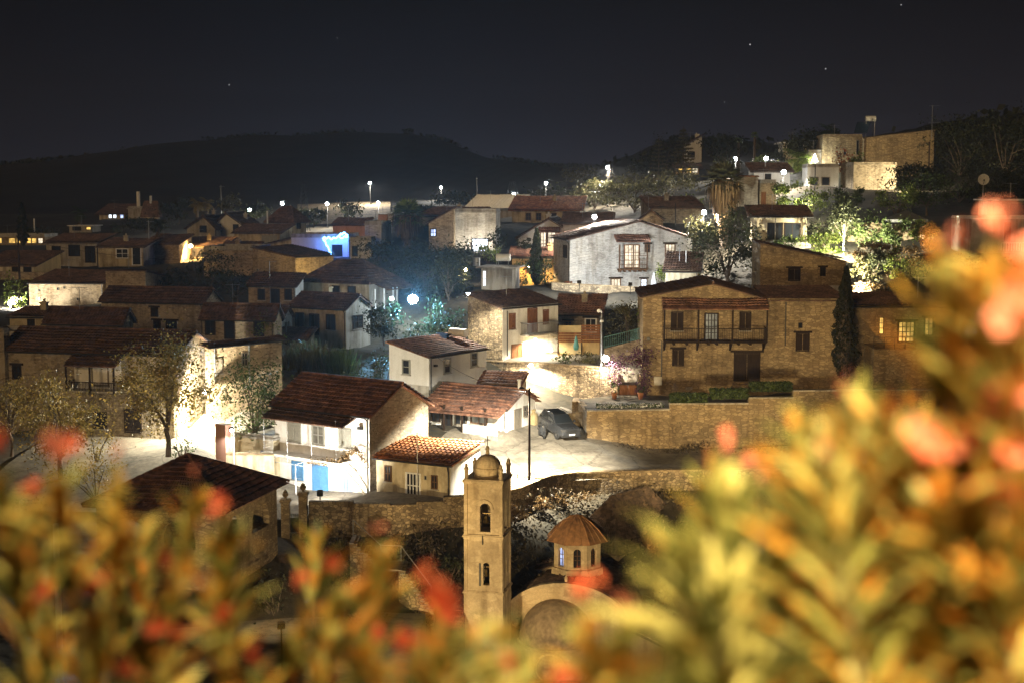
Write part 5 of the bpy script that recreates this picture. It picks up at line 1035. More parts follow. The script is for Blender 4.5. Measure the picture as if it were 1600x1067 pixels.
# ------------------------------------------------------------------ pavilion
PV = House('pavilion', 'open arched pavilion with broad hipped brown tile roof', 'pavilion', 345, 796, 885, 80, 14, uL=150, uR=432, found=1.5, gp=False)
mb = MB()
arch_wall(mb, lambda a, z, n: (n, a, z), 0, PV.wR, -1.5, PV.h, [(1.0, 3.3, .9, PV.h-1.9), (4.4, 6.9, .9, PV.h-1.9)], -.4, 0)
arch_wall(mb, lambda a, z, n: (a-PV.wL, -n, z), 0, PV.wL-.4, -1.5, PV.h, [(.9, 3.1, .9, PV.h-1.9), (4.1, 6.3, .9, PV.h-1.9)], -.4, 0)
arch_wall(mb, lambda a, z, n: (a-PV.wL, PV.wR-.4-n, z), 0, PV.wL-.4, -1.5, PV.h, [(.9, 3.1, .9, PV.h-1.9), (4.1, 6.3, .9, PV.h-1.9)], -.4, 0)
PV.part('arcade_wall', 'stone_ashlar', mb)
rb = MB(); L_, R_2, o = PV.wL, PV.wR, .6; z0 = PV.h-.05; z1 = at(295, 711, 84.6)[2]-PV.C[2]; c_ = (-L_/2, R_2/2, z1)
for q in (((-L_-o, -o, z0), (o, -o, z0)), ((o, -o, z0), (o, R_2+o, z0)), ((o, R_2+o, z0), (-L_-o, R_2+o, z0)), ((-L_-o, R_2+o, z0), (-L_-o, -o, z0))): tile_sheet(rb, q[0], q[1], c_, c_, 0); rb.tube([np.array(q[0])+(0, 0, .05), np.array(c_)+(0, 0, .05)], .1, 6)
PV.part('roof', 'tile_red', rb)
# ------------------------------------------------------------------ lamps
def point(name, loc, color, watts, r=.12, parent=None, spot=None, aim=None, blend=.6):
    l = bpy.data.lights.new(name, 'SPOT' if spot else 'POINT'); l.energy = watts; l.color = color; l.shadow_soft_size = r
    o = bpy.data.objects.new(name, l); COL.objects.link(o)
    if spot:
        l.spot_size = math.radians(spot); l.spot_blend = blend; o.rotation_euler = (Vector(aim)-Vector(loc)).to_track_quat('-Z', 'Y').to_euler()
    if parent is not None:
        o.parent = parent; o.location = Vector(loc)-Vector(parent.location)
    else: o.location = loc
    return o
WHT, COOL, WARM, SOD = (1, .95, .84), (.82, .92, 1.0), (1, .80, .50), (1, .62, .22)
def street_lamp(u, v, D, label, col=WHT, watts=800, mat='lamp_white', pole='metal_grey', side=1, r=.11, base=None, name='street_lamp', group=None, dirn=None):
    """slim post with a short arm; the lit head hangs at the given spot"""
    p = at(u, v, D); zb = base if base is not None else g1(p[0]-side*.0, p[1]+.6)
    zb = min(zb, p[2]-1.2)
    root = empty(name, (p[0], p[1]+.6, zb), 0, label, 'street lamp', group); h = p[2]-zb
    mb = MB(); mb.tube([(0, 0, -.3), (0, 0, h*.5), (0, 0, h+.22)], [.085, .07, .05], 8); mb.box(-.14, .14, -.14, .14, -.3, .25); mb.build('post', M[pole], root)
    mb = MB(); mb.tube([(0, 0, h+.18), (0, -.3, h+.26), (0, -.62, h+.2)], .035, 6); mb.build('arm', M[pole], root)
    mb = MB(); mb.lathe((0, -.62, h), [(.02, .22), (.10, .2), (r*1.5, .1), (r*1.6, .07)], 12); mb.build('hood', M['metal_dark'], root)
    mb = MB(); mb.lathe((0, -.62, h), [(r*math.sin(q), .07-r+r*math.cos(q)) for q in np.linspace(.3, 3.14, 7)], 12); mb.build('bulb', M[mat], root)
    point('lamp_light', (p[0], p[1]-r-.3, p[2]-r-.1), col, watts, .08, root, 172, (p[0], p[1]-r-.3-.22, p[2]-r-1.1), .25)
    return root
def wall_lamp(u, v, D, label, col=WHT, watts=600, mat='lamp_white', r=.10, name='wall_lamp', off=(0, -.05, -.16), cat='lamp', aim=(0, .15, -1), cone=172):
    p = at(u, v, D); root = empty(name, p, 0, label, cat)
    mb = MB(); mb.tube([(0, .30, .1), (0, .12, .14), (0, 0, .12)], .02, 5); mb.lathe((0, 0, 0), [(.01, .15), (r*.9, .1), (r, .06)], 8); mb.build('bracket', M['metal_dark'], root)
    mb = MB(); mb.lathe((0, 0, 0), [(r*math.sin(q), r*math.cos(q)*.9) for q in np.linspace(.3, 3.14, 7)], 12); mb.build('bulb', M[mat], root)
    q = p+np.array(off); point('lamp_light', q, col, watts, .06, root, cone, tuple(q+np.array(aim)), .35); return root
def added_flood(loc, aim, label, col, watts, cone=110, name='added_flood', mat='lamp_small', post=0.6, blend=.5, soft=.12):
    """hooded flood on a stub post, added where the real source is unseen; light leaves its open face"""
    loc = Vector(loc); d = (Vector(aim)-loc); root = empty(name, loc, 0, label, 'added_flood')
    q = d.to_track_quat('-Z', 'Y'); R3 = q.to_matrix()
    def T(x, y, z): return tuple(R3@Vector((x, y, z)))
    mb = MB()
    for (x0, x1, y0, y1, z0, z1) in ((-.2, .2, -.15, .15, .06, .12), (-.2, -.18, -.15, .15, -.10, .06), (.18, .2, -.15, .15, -.10, .06), (-.18, .18, .13, .15, -.22, .06), (-.18, .18, -.15, -.13, -.10, .06)):
        mb.hexa([T(x0, y0, z0), T(x1, y0, z0), T(x1, y1, z0), T(x0, y1, z0), T(x0, y0, z1), T(x1, y0, z1), T(x1, y1, z1), T(x0, y1, z1)])
    mb.build('housing', M['metal_dark'], root)
    mb = MB(); mb.hexa([T(-.17, -.12, .03), T(.17, -.12, .03), T(.17, .12, .03), T(-.17, .12, .03), T(-.17, -.12, .045), T(.17, -.12, .045), T(.17, .12, .045), T(-.17, .12, .045)]); mb.build('lens', M[mat], root)
    mb = MB(); mb.tube([(0, 0, -post), (0, 0, -.05)], .04, 6); mb.build('post', M['metal_dark'], root)
    point('added_flood_light', loc+d.normalized()*.12, col, watts, soft, root, cone, aim, blend); return root
# near lamps
street_lamp(362, 671, 97, 'slim white lamp post beside the reddish gate pillar', WHT, 500, 'lamp_white', 'metal_white')
# tall wooden pole; hooded lamp added to light the road, real source unseen
pp = zpt(827, 98.5, RZ+.1); zt_ = at(827, 606, 98.5)[2]
rt = empty('utility_pole', pp, 0, 'tall dark wooden pole with added hooded lamp at the roadside in front of the porch house', 'pole')
mb = MB(); mb.tube([(0, 0, -.5), (0, 0, zt_-pp[2])], [.10, .07], 8); mb.build('pole', M['wood_dark'], rt)
mb = MB(); mb.tube([(0, 0, zt_-pp[2]-.2), (-.5, .25, zt_-pp[2])], .03, 5); mb.lathe((-.55, .28, zt_-pp[2]-.08), [(.0, .14), (.12, .12), (.2, 0)], 10); mb.build('added_lamp_hood', M['metal_dark'], rt)
mb = MB(); mb.lathe((-.55, .28, zt_-pp[2]-.06), [(.1, .04), (.06, -.0), (0, -.01)], 8); mb.build('bulb', M['lamp_small'], rt)
point('lamp_light', (pp[0]-.55, pp[1]+.28, zt_-.22), (1, .93, .76), 20000, .1, rt, 126, (pp[0]-2.4, pp[1]+3.6, RZ-1.0), .4)  # spot of the added pole lamp, whitening the road
wall_lamp(731.5, 459, 128.0, 'white wall lamp at the roof corner of the rough stone side wall', (1, .95, .80), 2600, 'lamp_white', .15, off=(-.3, -.9, -.1), aim=(.1, -.35, -1))
wall_lamp(836, 530, 131.0, 'wall lamp under the small balcony beside the outside stair', (1, .88, .64), 1500, 'lamp_warm', .13, off=(.2, -.5, -.2))
wall_lamp(860, 547, 131.2, 'warm globe lamp at the foot of the outside stair', (1, .78, .44), 300, 'lamp_warm', .2)
wall_lamp(888, 560, 130.5, 'low warm lantern on the terrace floor', (1, .75, .4), 300, 'lamp_warm', .2)
wall_lamp(829, 571, 125.8, 'white lamp at the left corner of the rubble terrace wall', (1, .90, .70), 3200, 'lamp_white', .2, off=(.1, -.9, -.3))
wall_lamp(946, 560, 122.4, 'glaring white lamp on the terrace wall left of the bougainvillea', (1, .90, .74), 1500, 'lamp_white', .3, off=(.1, -.7, -.1))
wall_lamp(320, 612, 108.2, 'assumed white lamp hidden behind the leafy autumn tree on the glaring stone wall', (1, .92, .70), 6000, 'lamp_white', .2, off=(-.4, -.9, -.3), aim=(.3, .7, -.35))  # assumed lamp, inferred from the glare on this wall
added_flood(zpt(500, 93.4, 10.0), at(505, 715, 97), 'added hooded flood lamp on the road wall aimed at the white house front', (1, .96, .86), 3600, 125)  # added to brighten this front; its real source is unseen
q_ = at(320, 612, 108.2); point('lamp_light', (q_[0]-.2, q_[1]-1.0, q_[2]-.3), (1, .92, .70), 8000, .1, None, 165, (q_[0]-1.5, q_[1]-3.5, q_[2]-4), .4)  # second bare spot beside the assumed lamp, added to light the plaza
# the blue white porch lamp
bl = wall_lamp(645, 468, 143.0, 'huge blue white lamp glaring on the porch of the hipped roof house', (.22, .60, 1.0), 42000, 'lamp_blue', .5, off=(.2, -.75, .1), aim=(.05, -1, .2), cone=84)
wall_lamp(612, 467, 146.0, 'smaller white lamp on the porch left of the blue glare', COOL, 200, 'lamp_cool', .22)
# middle distance
wall_lamp(298, 385, 205.2, 'bright yellow lamp under the courtyard house porch', SOD, 5500, 'lamp_warm', .3, off=(0, -.9, -.3), aim=(0, .5, -.6))
wall_lamp(728, 422, 149, 'small warm lamp on a bent arm by the grey flat roofed house', WARM, 300, 'lamp_warm', .18)
wall_lamp(18, 474, 152.0, 'dazzling white courtyard lamp among plants at the left edge', (1, .97, .86), 2600, 'lamp_white', .4, off=(.6, -1.4, .8), aim=(.3, .5, -1))
added_flood(at(748, 398, 183.5), at(742, 355, 186), 'added flood lamp under the pale rubble house', (1, .92, .76), 1300, 160)  # added to wash the rubble wall from below
added_flood(zpt(905, 147, 20.7), at(940, 400, 160), 'added left flood lamp behind the garden wall of the pale stone house', (.86, .93, 1.0), 4200, 120, post=1)  # pair of added floods brightening the pale facade
added_flood(zpt(985, 145, 20.6), at(1010, 400, 158), 'added right flood lamp behind the garden wall of the pale stone house', (.86, .93, 1.0), 3600, 120, post=1)
wall_lamp(872, 428, 169.5, 'amber lamp at the right end of the ochre terrace house', SOD, 900, 'lamp_warm', .15, off=(-.5, -.8, 0))
wall_lamp(826, 418, 169.5, 'amber lamp at the left end of the ochre terrace house', SOD, 700, 'lamp_warm', .10, off=(-.2, -.8, 0))
added_flood(at(505, 440, 163), at(492, 415, 168), 'added amber flood lamp below the yellow lit stone house end', (1, .70, .24), 1500, 150)  # added amber source for the glowing house end
added_flood(at(1338, 458, 142), at(1352, 415, 150), 'added garden flood lamp at the foot of the lit shrubs', (1, .94, .70), 30000, 118)  # garden floods here and below are added for the shrubs
added_flood(at(1322, 392, 152.0), at(1345, 360, 158), 'added upper garden flood lamp between shrubs and wall', (1, .95, .68), 15000, 130)
added_flood(at(1250, 322, 172), at(1262, 305, 180), 'added garden flood lamp below the hilltop shrubs', (1, .95, .75), 2600, 165)
added_flood(at(1328, 292, 203), at(1318, 250, 214), 'added flood lamp washing the hilltop tower house', (1, .86, .56), 4200, 170)  # both hilltop floods are added to light the walls
added_flood(at(1420, 292, 195), at(1400, 240, 216), 'added flood lamp washing the long hilltop wing', (1, .84, .52), 3800, 170)
# far street lamps on the village edge
FARL = [(390, 327, 262, 'leftmost far white street lamp, right of the white villa', 1200), (441, 316, 268, 'far street lamp directly above the red hipped house', 1200), (511, 317, 276, 'far street lamp by the round dark tree', 1200),
        (578, 285, 330, 'highest far street lamp on the tall mast above the pale slope', 2200), (591, 316, 282, 'far street lamp above the reddish shed', 1200), (689, 292, 345, 'lone far street lamp before the dark hill', 1500),
        (803, 302, 300, 'far lamp below the slim lattice mast', 600), (853, 285, 275, 'white street lamp on the slope left of the bushy olive trees', 1300), (950, 260, 238, 'white street lamp on the braced wooden pole', 1800),
        (929, 337, 170.5, 'bright street lamp rising behind the pale floodlit house', 1300), (1100, 330, 164, 'brightest street lamp left of the shaggy palm', 1900), (1150, 247, 262, 'hilltop street lamp beside the two thin palms', 1200),
        (1197, 246, 226, 'brightest hilltop street lamp above the white house', 1800), (1225, 267, 203, 'lower hilltop street lamp at the white house front', 1200)]
for (u, v, D, lab, wt) in FARL:
    street_lamp(u, v, D, lab, (1, .95, .84), wt*(6 if u in (950, 929, 1100, 1150) else 3.0), 'lamp_cool', 'metal_dark', 1, .30 if D > 200 else .26, group='street lamps on the upper village edge')
street_lamp(745, 279, 255, 'unlit grey street lamp with a bent arm before the dark hill', COOL, 0.001, 'plate_white')
# lantern like umbrella lamp
p = at(1273, 247, 214); rt = empty('garden_lantern', (p[0], p[1], g1(p[0], p[1])), 0, 'white cone shaped lit lantern left of the hilltop tower house', 'lamp')
hh = p[2]-rt.location.z; mb = MB(); mb.tube([(0, 0, -.2), (0, 0, hh)], .05, 6); mb.build('post', M['metal_dark'], rt); mb = MB(); mb.lathe((0, 0, hh-.6), [(.55, 0), (.5, .1), (.12, 1.0), (0, 1.25)], 10); mb.build('shade', M['lamp_small'], rt)
point('lamp_light', (p[0], p[1]-1.0, p[2]-.5), (.9, 1, .9), 900, .1, rt)
# added church floods, warm, on the square; real sources unseen
added_flood((-9.0, 64, 7.0), (-1.5, 84, 9.5), 'added warm flood lamp on the square aimed at the bell tower', (1, .74, .36), 9500, 46, post=2.3)
added_flood((6.5, 66, 4.5), (3.0, 86, 6), 'added warm flood lamp on the square aimed at the apse', (1, .74, .38), 4000, 46, post=2.8)
added_flood((-12.0, 72, 7.6), (-15.6, 90, 9.6), 'added warm flood lamp low at the left of the square aimed at the pavilion', (1, .76, .42), 2300, 70, post=2.5)  # added to lighten the pavilion and the gate piers
# mast flood added to warm the terraced wall and the balcony house
added_flood((12.0, 70, 15.0), (13, 122, 17.0), 'added tall mast flood lamp on the square aimed up at the balcony house', (1, .77, .42), 34000, 42, post=12, blend=.8, soft=1.1)
# bare spots without a fixture, added near the camera to light the oleanders
point('oleander_fill_light', (.9, -.5, 31.5), (1, .78, .43), 1650, .12, None, 46, (1.15, 2.0, 29.4), .5)
point('oleander_fill_light', (-1.1, 1.7, 32.0), (1, .80, .44), 460, .12, None, 60, (-.5, 2.9, 29.3), .5)
# blue bulb string
rt = empty('light_string', at(505, 370, 196.5), 0, 'zigzag string of glowing blue bulbs', 'light string'); o0 = np.array(rt.location)
path = [(518, 400), (514, 390), (509, 380), (505, 373), (512, 372), (519, 374), (527, 371), (536, 372), (544, 369)]; path2 = [(531, 368), (536, 365), (544, 367)]
mb = MB(); P3 = [at(u, v, 196.3)-o0 for u, v in path]
for q in (P3, [at(u, v, 196.3)-o0 for u, v in path2]):
    for a, b in zip(q[:-1], q[1:]):
        for t in np.linspace(0, 1, 7)[:-1]:
            c = a*(1-t)+b*t+np.array([0, 0, .12*math.sin(t*math.pi*2)]); mb.lathe(c, [(0, -.14), (.15, 0), (0, .14)], 6)
mb.build('bulb_chain', M['string_blue'], rt)
mb = MB(); mb.tube([p_ for p_ in P3], .02, 4); mb.build('cable', M['metal_dark'], rt)
for (u, v) in ((512, 378), (528, 376), (541, 374)): point('string_glow', at(u, v, 195.4), (.05, .18, 1), 170, .15, rt)
# ------------------------------------------------------------------ vegetation kit
def leaves_at(C, s, aspect=.55, up=0.0):
    """one quad per centre, random tilt"""
    C = np.asarray(C); n = len(C)
    a = rng.normal(size=(n, 3)); a[:, 2] += up; a /= np.linalg.norm(a, axis=1)[:, None]
    b = rng.normal(size=(n, 3)); b -= (b*a).sum(1)[:, None]*a; b /= np.linalg.norm(b, axis=1)[:, None]
    sz = s*(.6+.8*rng.random(n))[:, None]
    u = a*sz*.5; v = b*sz*.5*aspect
    V = np.stack([C-u, C+v*1.0-u*.1, C+u, C-v*1.0-u*.1], 1).reshape(-1, 3)
    return V, np.arange(4*n).reshape(-1, 4)
def crown_pts(c, r, n, nc, spread=.30, shell=.55):
    d = rng.normal(size=(nc, 3)); d /= np.linalg.norm(d, axis=1)[:, None]
    d *= (shell+(1-shell)*rng.random(nc))[:, None]**.8
    cl = d*np.array(r); k = rng.integers(0, nc, n); sc_ = spread*(.55+.9*rng.random(nc))
    P = cl[k]+rng.normal(size=(n, 3))*np.array(r)*sc_[k][:, None]*.62
    return P+np.array(c), cl+np.array(c)
def tree(u, v, D, hp, wp, label, leaf='leaf_mid', bark='bark', name='broadleaf_tree', n=1500, trunk=.35, ls=None, clumps=16, spread=.36, cat='tree', group=None, bare=False, z=None):
    p = at(u, v, D); H = hp/F*D; W = wp/F*D/2; p[2] = z if z is not None else p[2]
    root = empty(name, p, rng.random()*6.28, label, cat, group); ls = ls or max(.16, D*.0019)
    c = (0, 0, H*(trunk+(1-trunk)/2)); r = (W, W*.9, H*(1-trunk)/2)
    P, cl = crown_pts(c, r, n, clumps, spread)
    P = P[P[:, 2] > .05]
    if n: V, Fq = leaves_at(P, ls); npmesh('crown', V, Fq, M[leaf], root)
    mb = MB(); rt_ = max(.06, H*.022); fork = H*trunk*.75
    mb.tube([(0, 0, -.6), (rng.normal()*.1, rng.normal()*.1, fork*.5), (rng.normal()*.15, rng.normal()*.15, fork)], [rt_*1.4, rt_*1.1, rt_], 7)
    k = min(len(cl), 14 if bare else 8)
    for q in cl[:k]:
        m = np.array([q[0]*.35, q[1]*.35, fork+(q[2]-fork)*.55])+rng.normal(size=3)*.12*W*.5
        mb.tube([(0, 0, fork*.92), m, q], [rt_*.7, rt_*.42, rt_*.12], 5)
        if bare:
            for _ in range(3): e = q+rng.normal(size=3)*np.array(r)*.28; mb.tube([m, (m+e)/2+rng.normal(size=3)*.1, e], [rt_*.3, rt_*.2, .015], 4)
    mb.build('trunk', M[bark], root); return root
def bush(u, v, D, hp, wp, label, leaf='leaf_mid', n=600, name='shrub', ls=None, cat='shrub', group=None, clumps=9, dy=.8, spread=.4, z=None):
    p = at(u, v, D); H = hp/F*D; W = wp/F*D/2; p[2] = z if z is not None else p[2]
    root = empty(name, p, 0, label, cat, group); ls = ls or max(.15, D*.0018)
    P, cl = crown_pts((0, 0, H*.52), (W, W*dy, H*.5), n, clumps, spread, .5); P = P[P[:, 2] > -.1]
    V, Fq = leaves_at(P, ls); npmesh('foliage', V, Fq, M[leaf], root)
    mb = MB()
    for q in cl[:6]: mb.tube([(q[0]*.1, q[1]*.1, -.3), (q[0]*.5, q[1]*.5, q[2]*.5), q], [.05, .035, .015], 4)
    mb.build('stem', M['bark'], root); return root
def cypress(u, v, D, hp, wp, label, leaf='leaf_cypress', n=2600, ls=None):
    p = at(u, v, D); H = hp/F*D; W = wp/F*D/2; root = empty('cypress_tree', p, 0, label, 'tree'); ls = ls or max(.22, D*.0022)
    t = rng.random(n)**.8; prof = np.clip(np.minimum(t*7, (1-t)*1.55+.06), 0, 1)**.75; lump = 1+.16*np.sin(t*31+1)+.1*np.sin(t*57)
    q = rng.random(n)*6.283; rr = W*prof*lump*(.72+.34*rng.random(n))*(1+.18*np.sin(q*3+t*9)); P = np.stack([rr*np.cos(q), rr*np.sin(q), t*H*.99+.1], 1)
    V, Fq = leaves_at(P, ls, .45, 1.6); npmesh('crown', V, Fq, M[leaf], root)
    mb = MB(); mb.lathe((0, 0, 0), [(.12, -.5), (.12, .2)]+[(max(.02, W*.62*min(a*6, (1-a)*1.5)**.75), H*a) for a in np.linspace(.05, .96, 10)], 8); mb.build('trunk', M['bark'], root); return root
def palm(u, v, D, hp, wp, label, leaf='leaf_mid', skirt=False, nf=34, name='palm_tree', trunk_r=.28, lean=0, fan=False):
    p = at(u, v, D); H = hp/F*D; W = wp/F*D/2; root = empty(name, p, rng.random()*3, label, 'palm tree')
    th = H-W*(.9 if fan else .75); mb = MB(); mb.tube([(0, 0, -.5), (lean*.5, 0, th*.5), (lean, 0, th)], [trunk_r*1.25, trunk_r, trunk_r*.85], 9); mb.build('trunk', M['bark'], root)
    V = []; n = 0
    if fan:
        for i in range(nf):
            az = i*2.39996; el = math.asin(1-1.55*(i+.5)/nf); d = np.array([math.cos(az)*math.cos(el), math.sin(az)*math.cos(el), math.sin(el)]); c = np.array([lean, 0, th])+d*W*(.40+.12*rng.random())
            a = np.cross(d, [0, 0, 1.0]); a /= np.linalg.norm(a)+1e-6; b = np.cross(a, d)
            V += [np.array([lean, 0, th])-a*.03, np.array([lean, 0, th])+a*.03, c+a*.03, c-a*.03]
            for k in range(11):
                q = math.radians(-88+176*k/10); e = d*math.cos(q)+a*math.sin(q); L2 = W*.56*(.75+.25*math.cos(q)); tip = c+e*L2+np.array([0, 0, -.16*L2])+b*rng.normal()*.06*L2; s_ = np.cross(e, b); V += [c-s_*.03, c+e*L2*.5-s_*W*.045, tip, c+e*L2*.5+s_*W*.045]
    for i in range(0 if fan else nf):
        az = 6.283*i/nf*2.4+rng.random()*.4; el = math.radians(78-125*(i/nf)+rng.normal()*6); L_ = W*(1.0+.25*rng.random()); pts = []; pos = np.array([lean, 0, th]); e = el
        for k in range(9): pts.append(pos.copy()); pos = pos+np.array([math.cos(az)*math.cos(e), math.sin(az)*math.cos(e), math.sin(e)])*L_/8; e -= .19
        pts = np.array(pts); sd = np.array([-math.sin(az), math.cos(az), 0])
        for k in range(1, 8):
            w0 = W*.34*math.sin(math.pi*(k+.6)/9.5)+.05
            for sg in (-1, 1):
                for h_ in (0, .5):
                    a = pts[k]*(1-h_)+pts[k+1]*h_; d = (pts[k+1]-pts[k]); tip = a+sd*sg*w0+d*.9-np.array([0, 0, w0*.45])
                    V += [a, a+d*.32, tip, tip-d*.12]
    V = np.array(V); npmesh('frond_crown', V, np.arange(len(V)).reshape(-1, 4), M[leaf], root)
    if skirt:
        P = []; ns = 1100; t = rng.random(ns)**1.3; q = rng.random(ns)*6.283; r0 = W*(.12+.66*np.clip(1-t, 0, 1)**2.2)*np.clip(t*12, .35, 1)*(.75+.5*rng.random(ns)); z0 = th+.2-t*H*(.30 if hp < 100 else .50)
        A_ = np.stack([lean+r0*np.cos(q)*(.6+.5*rng.random(ns)), r0*np.sin(q), z0], 1); B_ = A_+np.stack([.12*np.cos(q), .12*np.sin(q), -(1.0+1.6*rng.random(ns))], 1); w0 = np.stack([-np.sin(q), np.cos(q), 0*q], 1)*.085
        Vs = np.stack([A_-w0, A_+w0, B_+w0*.5, B_-w0*.5], 1).reshape(-1, 3); npmesh('dead_frond_skirt', Vs, np.arange(len(Vs)).reshape(-1, 4), M['leaf_dry'], root)
    return root
def conifer(u, v, D, hp, wp, label, tiers=13, leaf='leaf_dark'):
    p = at(u, v, D); H = hp/F*D; W = wp/F*D/2; root = empty('norfolk_pine', p, rng.random(), label, 'tree')
    mb = MB(); mb.tube([(0, 0, -.5), (0, 0, H)], [W*.09, .04], 7); P = []
    for t in range(tiers):
        z = H*(.12+.86*t/tiers); L_ = W*(1-(t/tiers))**.8*(1 if t else .8)+.15; nb = 7
        for b in range(nb):
            a = 6.283*b/nb+t*.5; e = np.array([math.cos(a)*L_, math.sin(a)*L_, L_*.12]); mb.tube([(0, 0, z), np.array([0, 0, z])+e], [.06, .02], 4, cap=False)
            s_ = np.linspace(.2, 1, 14); q = np.array([0, 0, z])+s_[:, None]*e; P.append(q+rng.normal(size=q.shape)*np.array([.12, .12, .10])*L_*.35)
    mb.build('trunk', M['bark'], root); V, Fq = leaves_at(np.concatenate(P), max(.4, W*.22), .4); npmesh('crown', V, Fq, M[leaf], root); return root
def hedge(u0, u1, D, z, h, d, label, leaf='leaf_mid', n=4200):
    a, b = zpt(u0, D, z), zpt(u1, D, z); L_ = b[0]-a[0]; root = empty('hedge', (a+b)/2, 0, label, 'hedge')
    P = (rng.random((n, 3))-[.5, .5, 0])*[L_, d, h]; m = rng.integers(0, 3, n); sg = rng.choice([-1, 1], n); P[m == 0, 1] = (sg*d/2)[m == 0]; P[m == 1, 2] = h; P += rng.normal(size=P.shape)*.05
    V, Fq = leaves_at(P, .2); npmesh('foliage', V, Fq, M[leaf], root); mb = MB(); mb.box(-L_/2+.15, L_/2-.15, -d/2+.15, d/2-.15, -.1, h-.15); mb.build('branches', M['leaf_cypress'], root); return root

# near trees
tree(263, 700, 98.5, 165, 150, 'leafy autumn tree with dark limbs beside the white lit lane', 'leaf_autumn', 'bark', n=7000, trunk=.26, ls=.2, clumps=34, spread=.34)
tree(95, 735, 97, 150, 165, 'ragged autumn tree in front of the long balcony house', 'leaf_autumn', 'bark', n=4600, trunk=.18, ls=.2, clumps=26)
tree(18, 700, 101, 115, 70, 'brown leaved tree at the left frame edge before the balcony house', 'leaf_autumn', 'bark', n=900, trunk=.3, ls=.2, bare=True)
tree(398, 690, 104, 118, 112, 'dense dark green fig tree behind the pale garden wall', 'leaf_mid', 'bark', n=3400, trunk=.16, ls=.2, clumps=22)
bush(150, 770, 93, 55, 130, 'lit golden shrub in front of the pavilion roof', 'leaf_autumn', 900)
bush(285, 712, 97, 30, 40, 'small leafy shrub at the foot of the leafy autumn tree', 'leaf_mid', 260)
bush(150, 715, 98, 50, 60, 'dark dry shrub under the ragged autumn tree', 'leaf_autumn', 420)
bush(418, 560, 127, 60, 50, 'pale lit shrub left of the reeds', 'leaf_bright', 600)
for i, (u, w, lab, h) in enumerate(((487, 56, 'clump of tall dark reeds below the shabby plaster house', 62), (528, 50, 'smaller reed clump right of the tall reeds', 50), (452, 40, 'loose reed clump left of the tall reeds', 48))):
    p = at(u, 596, 124); root = empty('reed_clump', p, 0, lab, 'reeds'); n = 700; H = h/F*124; W = w/F*62
    b = rng.normal(size=(n, 3))*[W*.45, W*.3, 0]; d = rng.normal(size=(n, 3))*[.22, .22, 0]+[0, 0, 1]; L_ = H*(.5+.6*rng.random(n))[:, None]; e = b+d*L_; s_ = rng.normal(size=(n, 3))*[.05, .05, 0]
    V = np.stack([b-s_, b+s_, e+s_*.2, e-s_*.2], 1).reshape(-1, 3); npmesh('blades', V, np.arange(4*n).reshape(-1, 4), M['leaf_olive' if i != 1 else 'leaf_mid'], root)
tree(560, 640, 119, 60, 80, 'dark overgrown tree behind the red roof of the white house', 'leaf_dark', n=1400, trunk=.2)
bush(600, 600, 124, 45, 60, 'dark bramble left of the plain white block', 'leaf_dark', 700)
tree(690, 540, 136, 75, 70, 'dark tree below the blue white lamp', 'leaf_dark', n=1500, trunk=.2)
tree(615, 455, 166, 70, 80, 'dark tree above the blue white lamp, left one', 'leaf_dark', n=1600, trunk=.2)
tree(665, 478, 160, 96, 110, 'large dark tree behind the blue white lamp', 'leaf_dark', n=2600, trunk=.15, clumps=22)
tree(708, 492, 156, 105, 62, 'dark tree between the blue glare and the stone wall house', 'leaf_dark', n=1800, trunk=.15)
for (u, v, D, h, w, lab) in ((700, 470, 150, 70, 70, 'dark tree crowding the corner of the stone walled house'), (600, 530, 138, 56, 60, 'dark shrubby tree beside the blank side of the shabby house'), (670, 560, 131, 60, 90, 'dark thicket behind the water tank of the plain white block'), (720, 440, 168, 60, 60, 'dark tree below the pale rubble house'), (655, 425, 178, 46, 70, 'dark tree at the foot of the big palm')): tree(u, v, D, h, w, lab, 'leaf_dark', n=1700, trunk=.08, clumps=20)
tree(590, 420, 180, 42, 60, 'dark shrubby tree above the striped hipped roof', 'leaf_dark', n=900, trunk=.2)
palm(637, 396, 193, 88, 66, 'big fan leaved palm in the middle of the village', 'leaf_bright', nf=46, trunk_r=.5, fan=True, skirt=True)
bush(762, 408, 160, 30, 36, 'yellow green lit bush beside the rooftop water tank', 'leaf_bright', 420)
cypress(838, 448, 166, 90, 20, 'slim dark cypress in front of the ochre terrace house', 'leaf_dark', 1800)
for (u, v, w, h, lab) in ((812, 446, 40, 34, 'bushy potted green left of the slim cypress'), (850, 448, 26, 40, 'leafy green at the right foot of the slim cypress'), (780, 392, 30, 34, 'dark bush behind the rubble house and the white gable'), (820, 394, 26, 22, 'spiky plant row at the foot of the white gable')): bush(u, v, 164 if v > 400 else 176, h, w, lab, 'leaf_mid' if v > 400 else 'leaf_dark', 420)
tree(980, 540, 133, 66, 68, 'silvery olive tree behind the green stair railing', 'leaf_olive', n=2200, trunk=.2, ls=.2)
bush(1002, 530, 129, 46, 18, 'bright yellow green climber on the corner of the balcony house', 'leaf_bright', 300)
cypress(1318, 596, 117.5, 180, 36, 'tall dark cypress splitting the balcony house from the lit windows', 'leaf_cypress', 5200, .26)
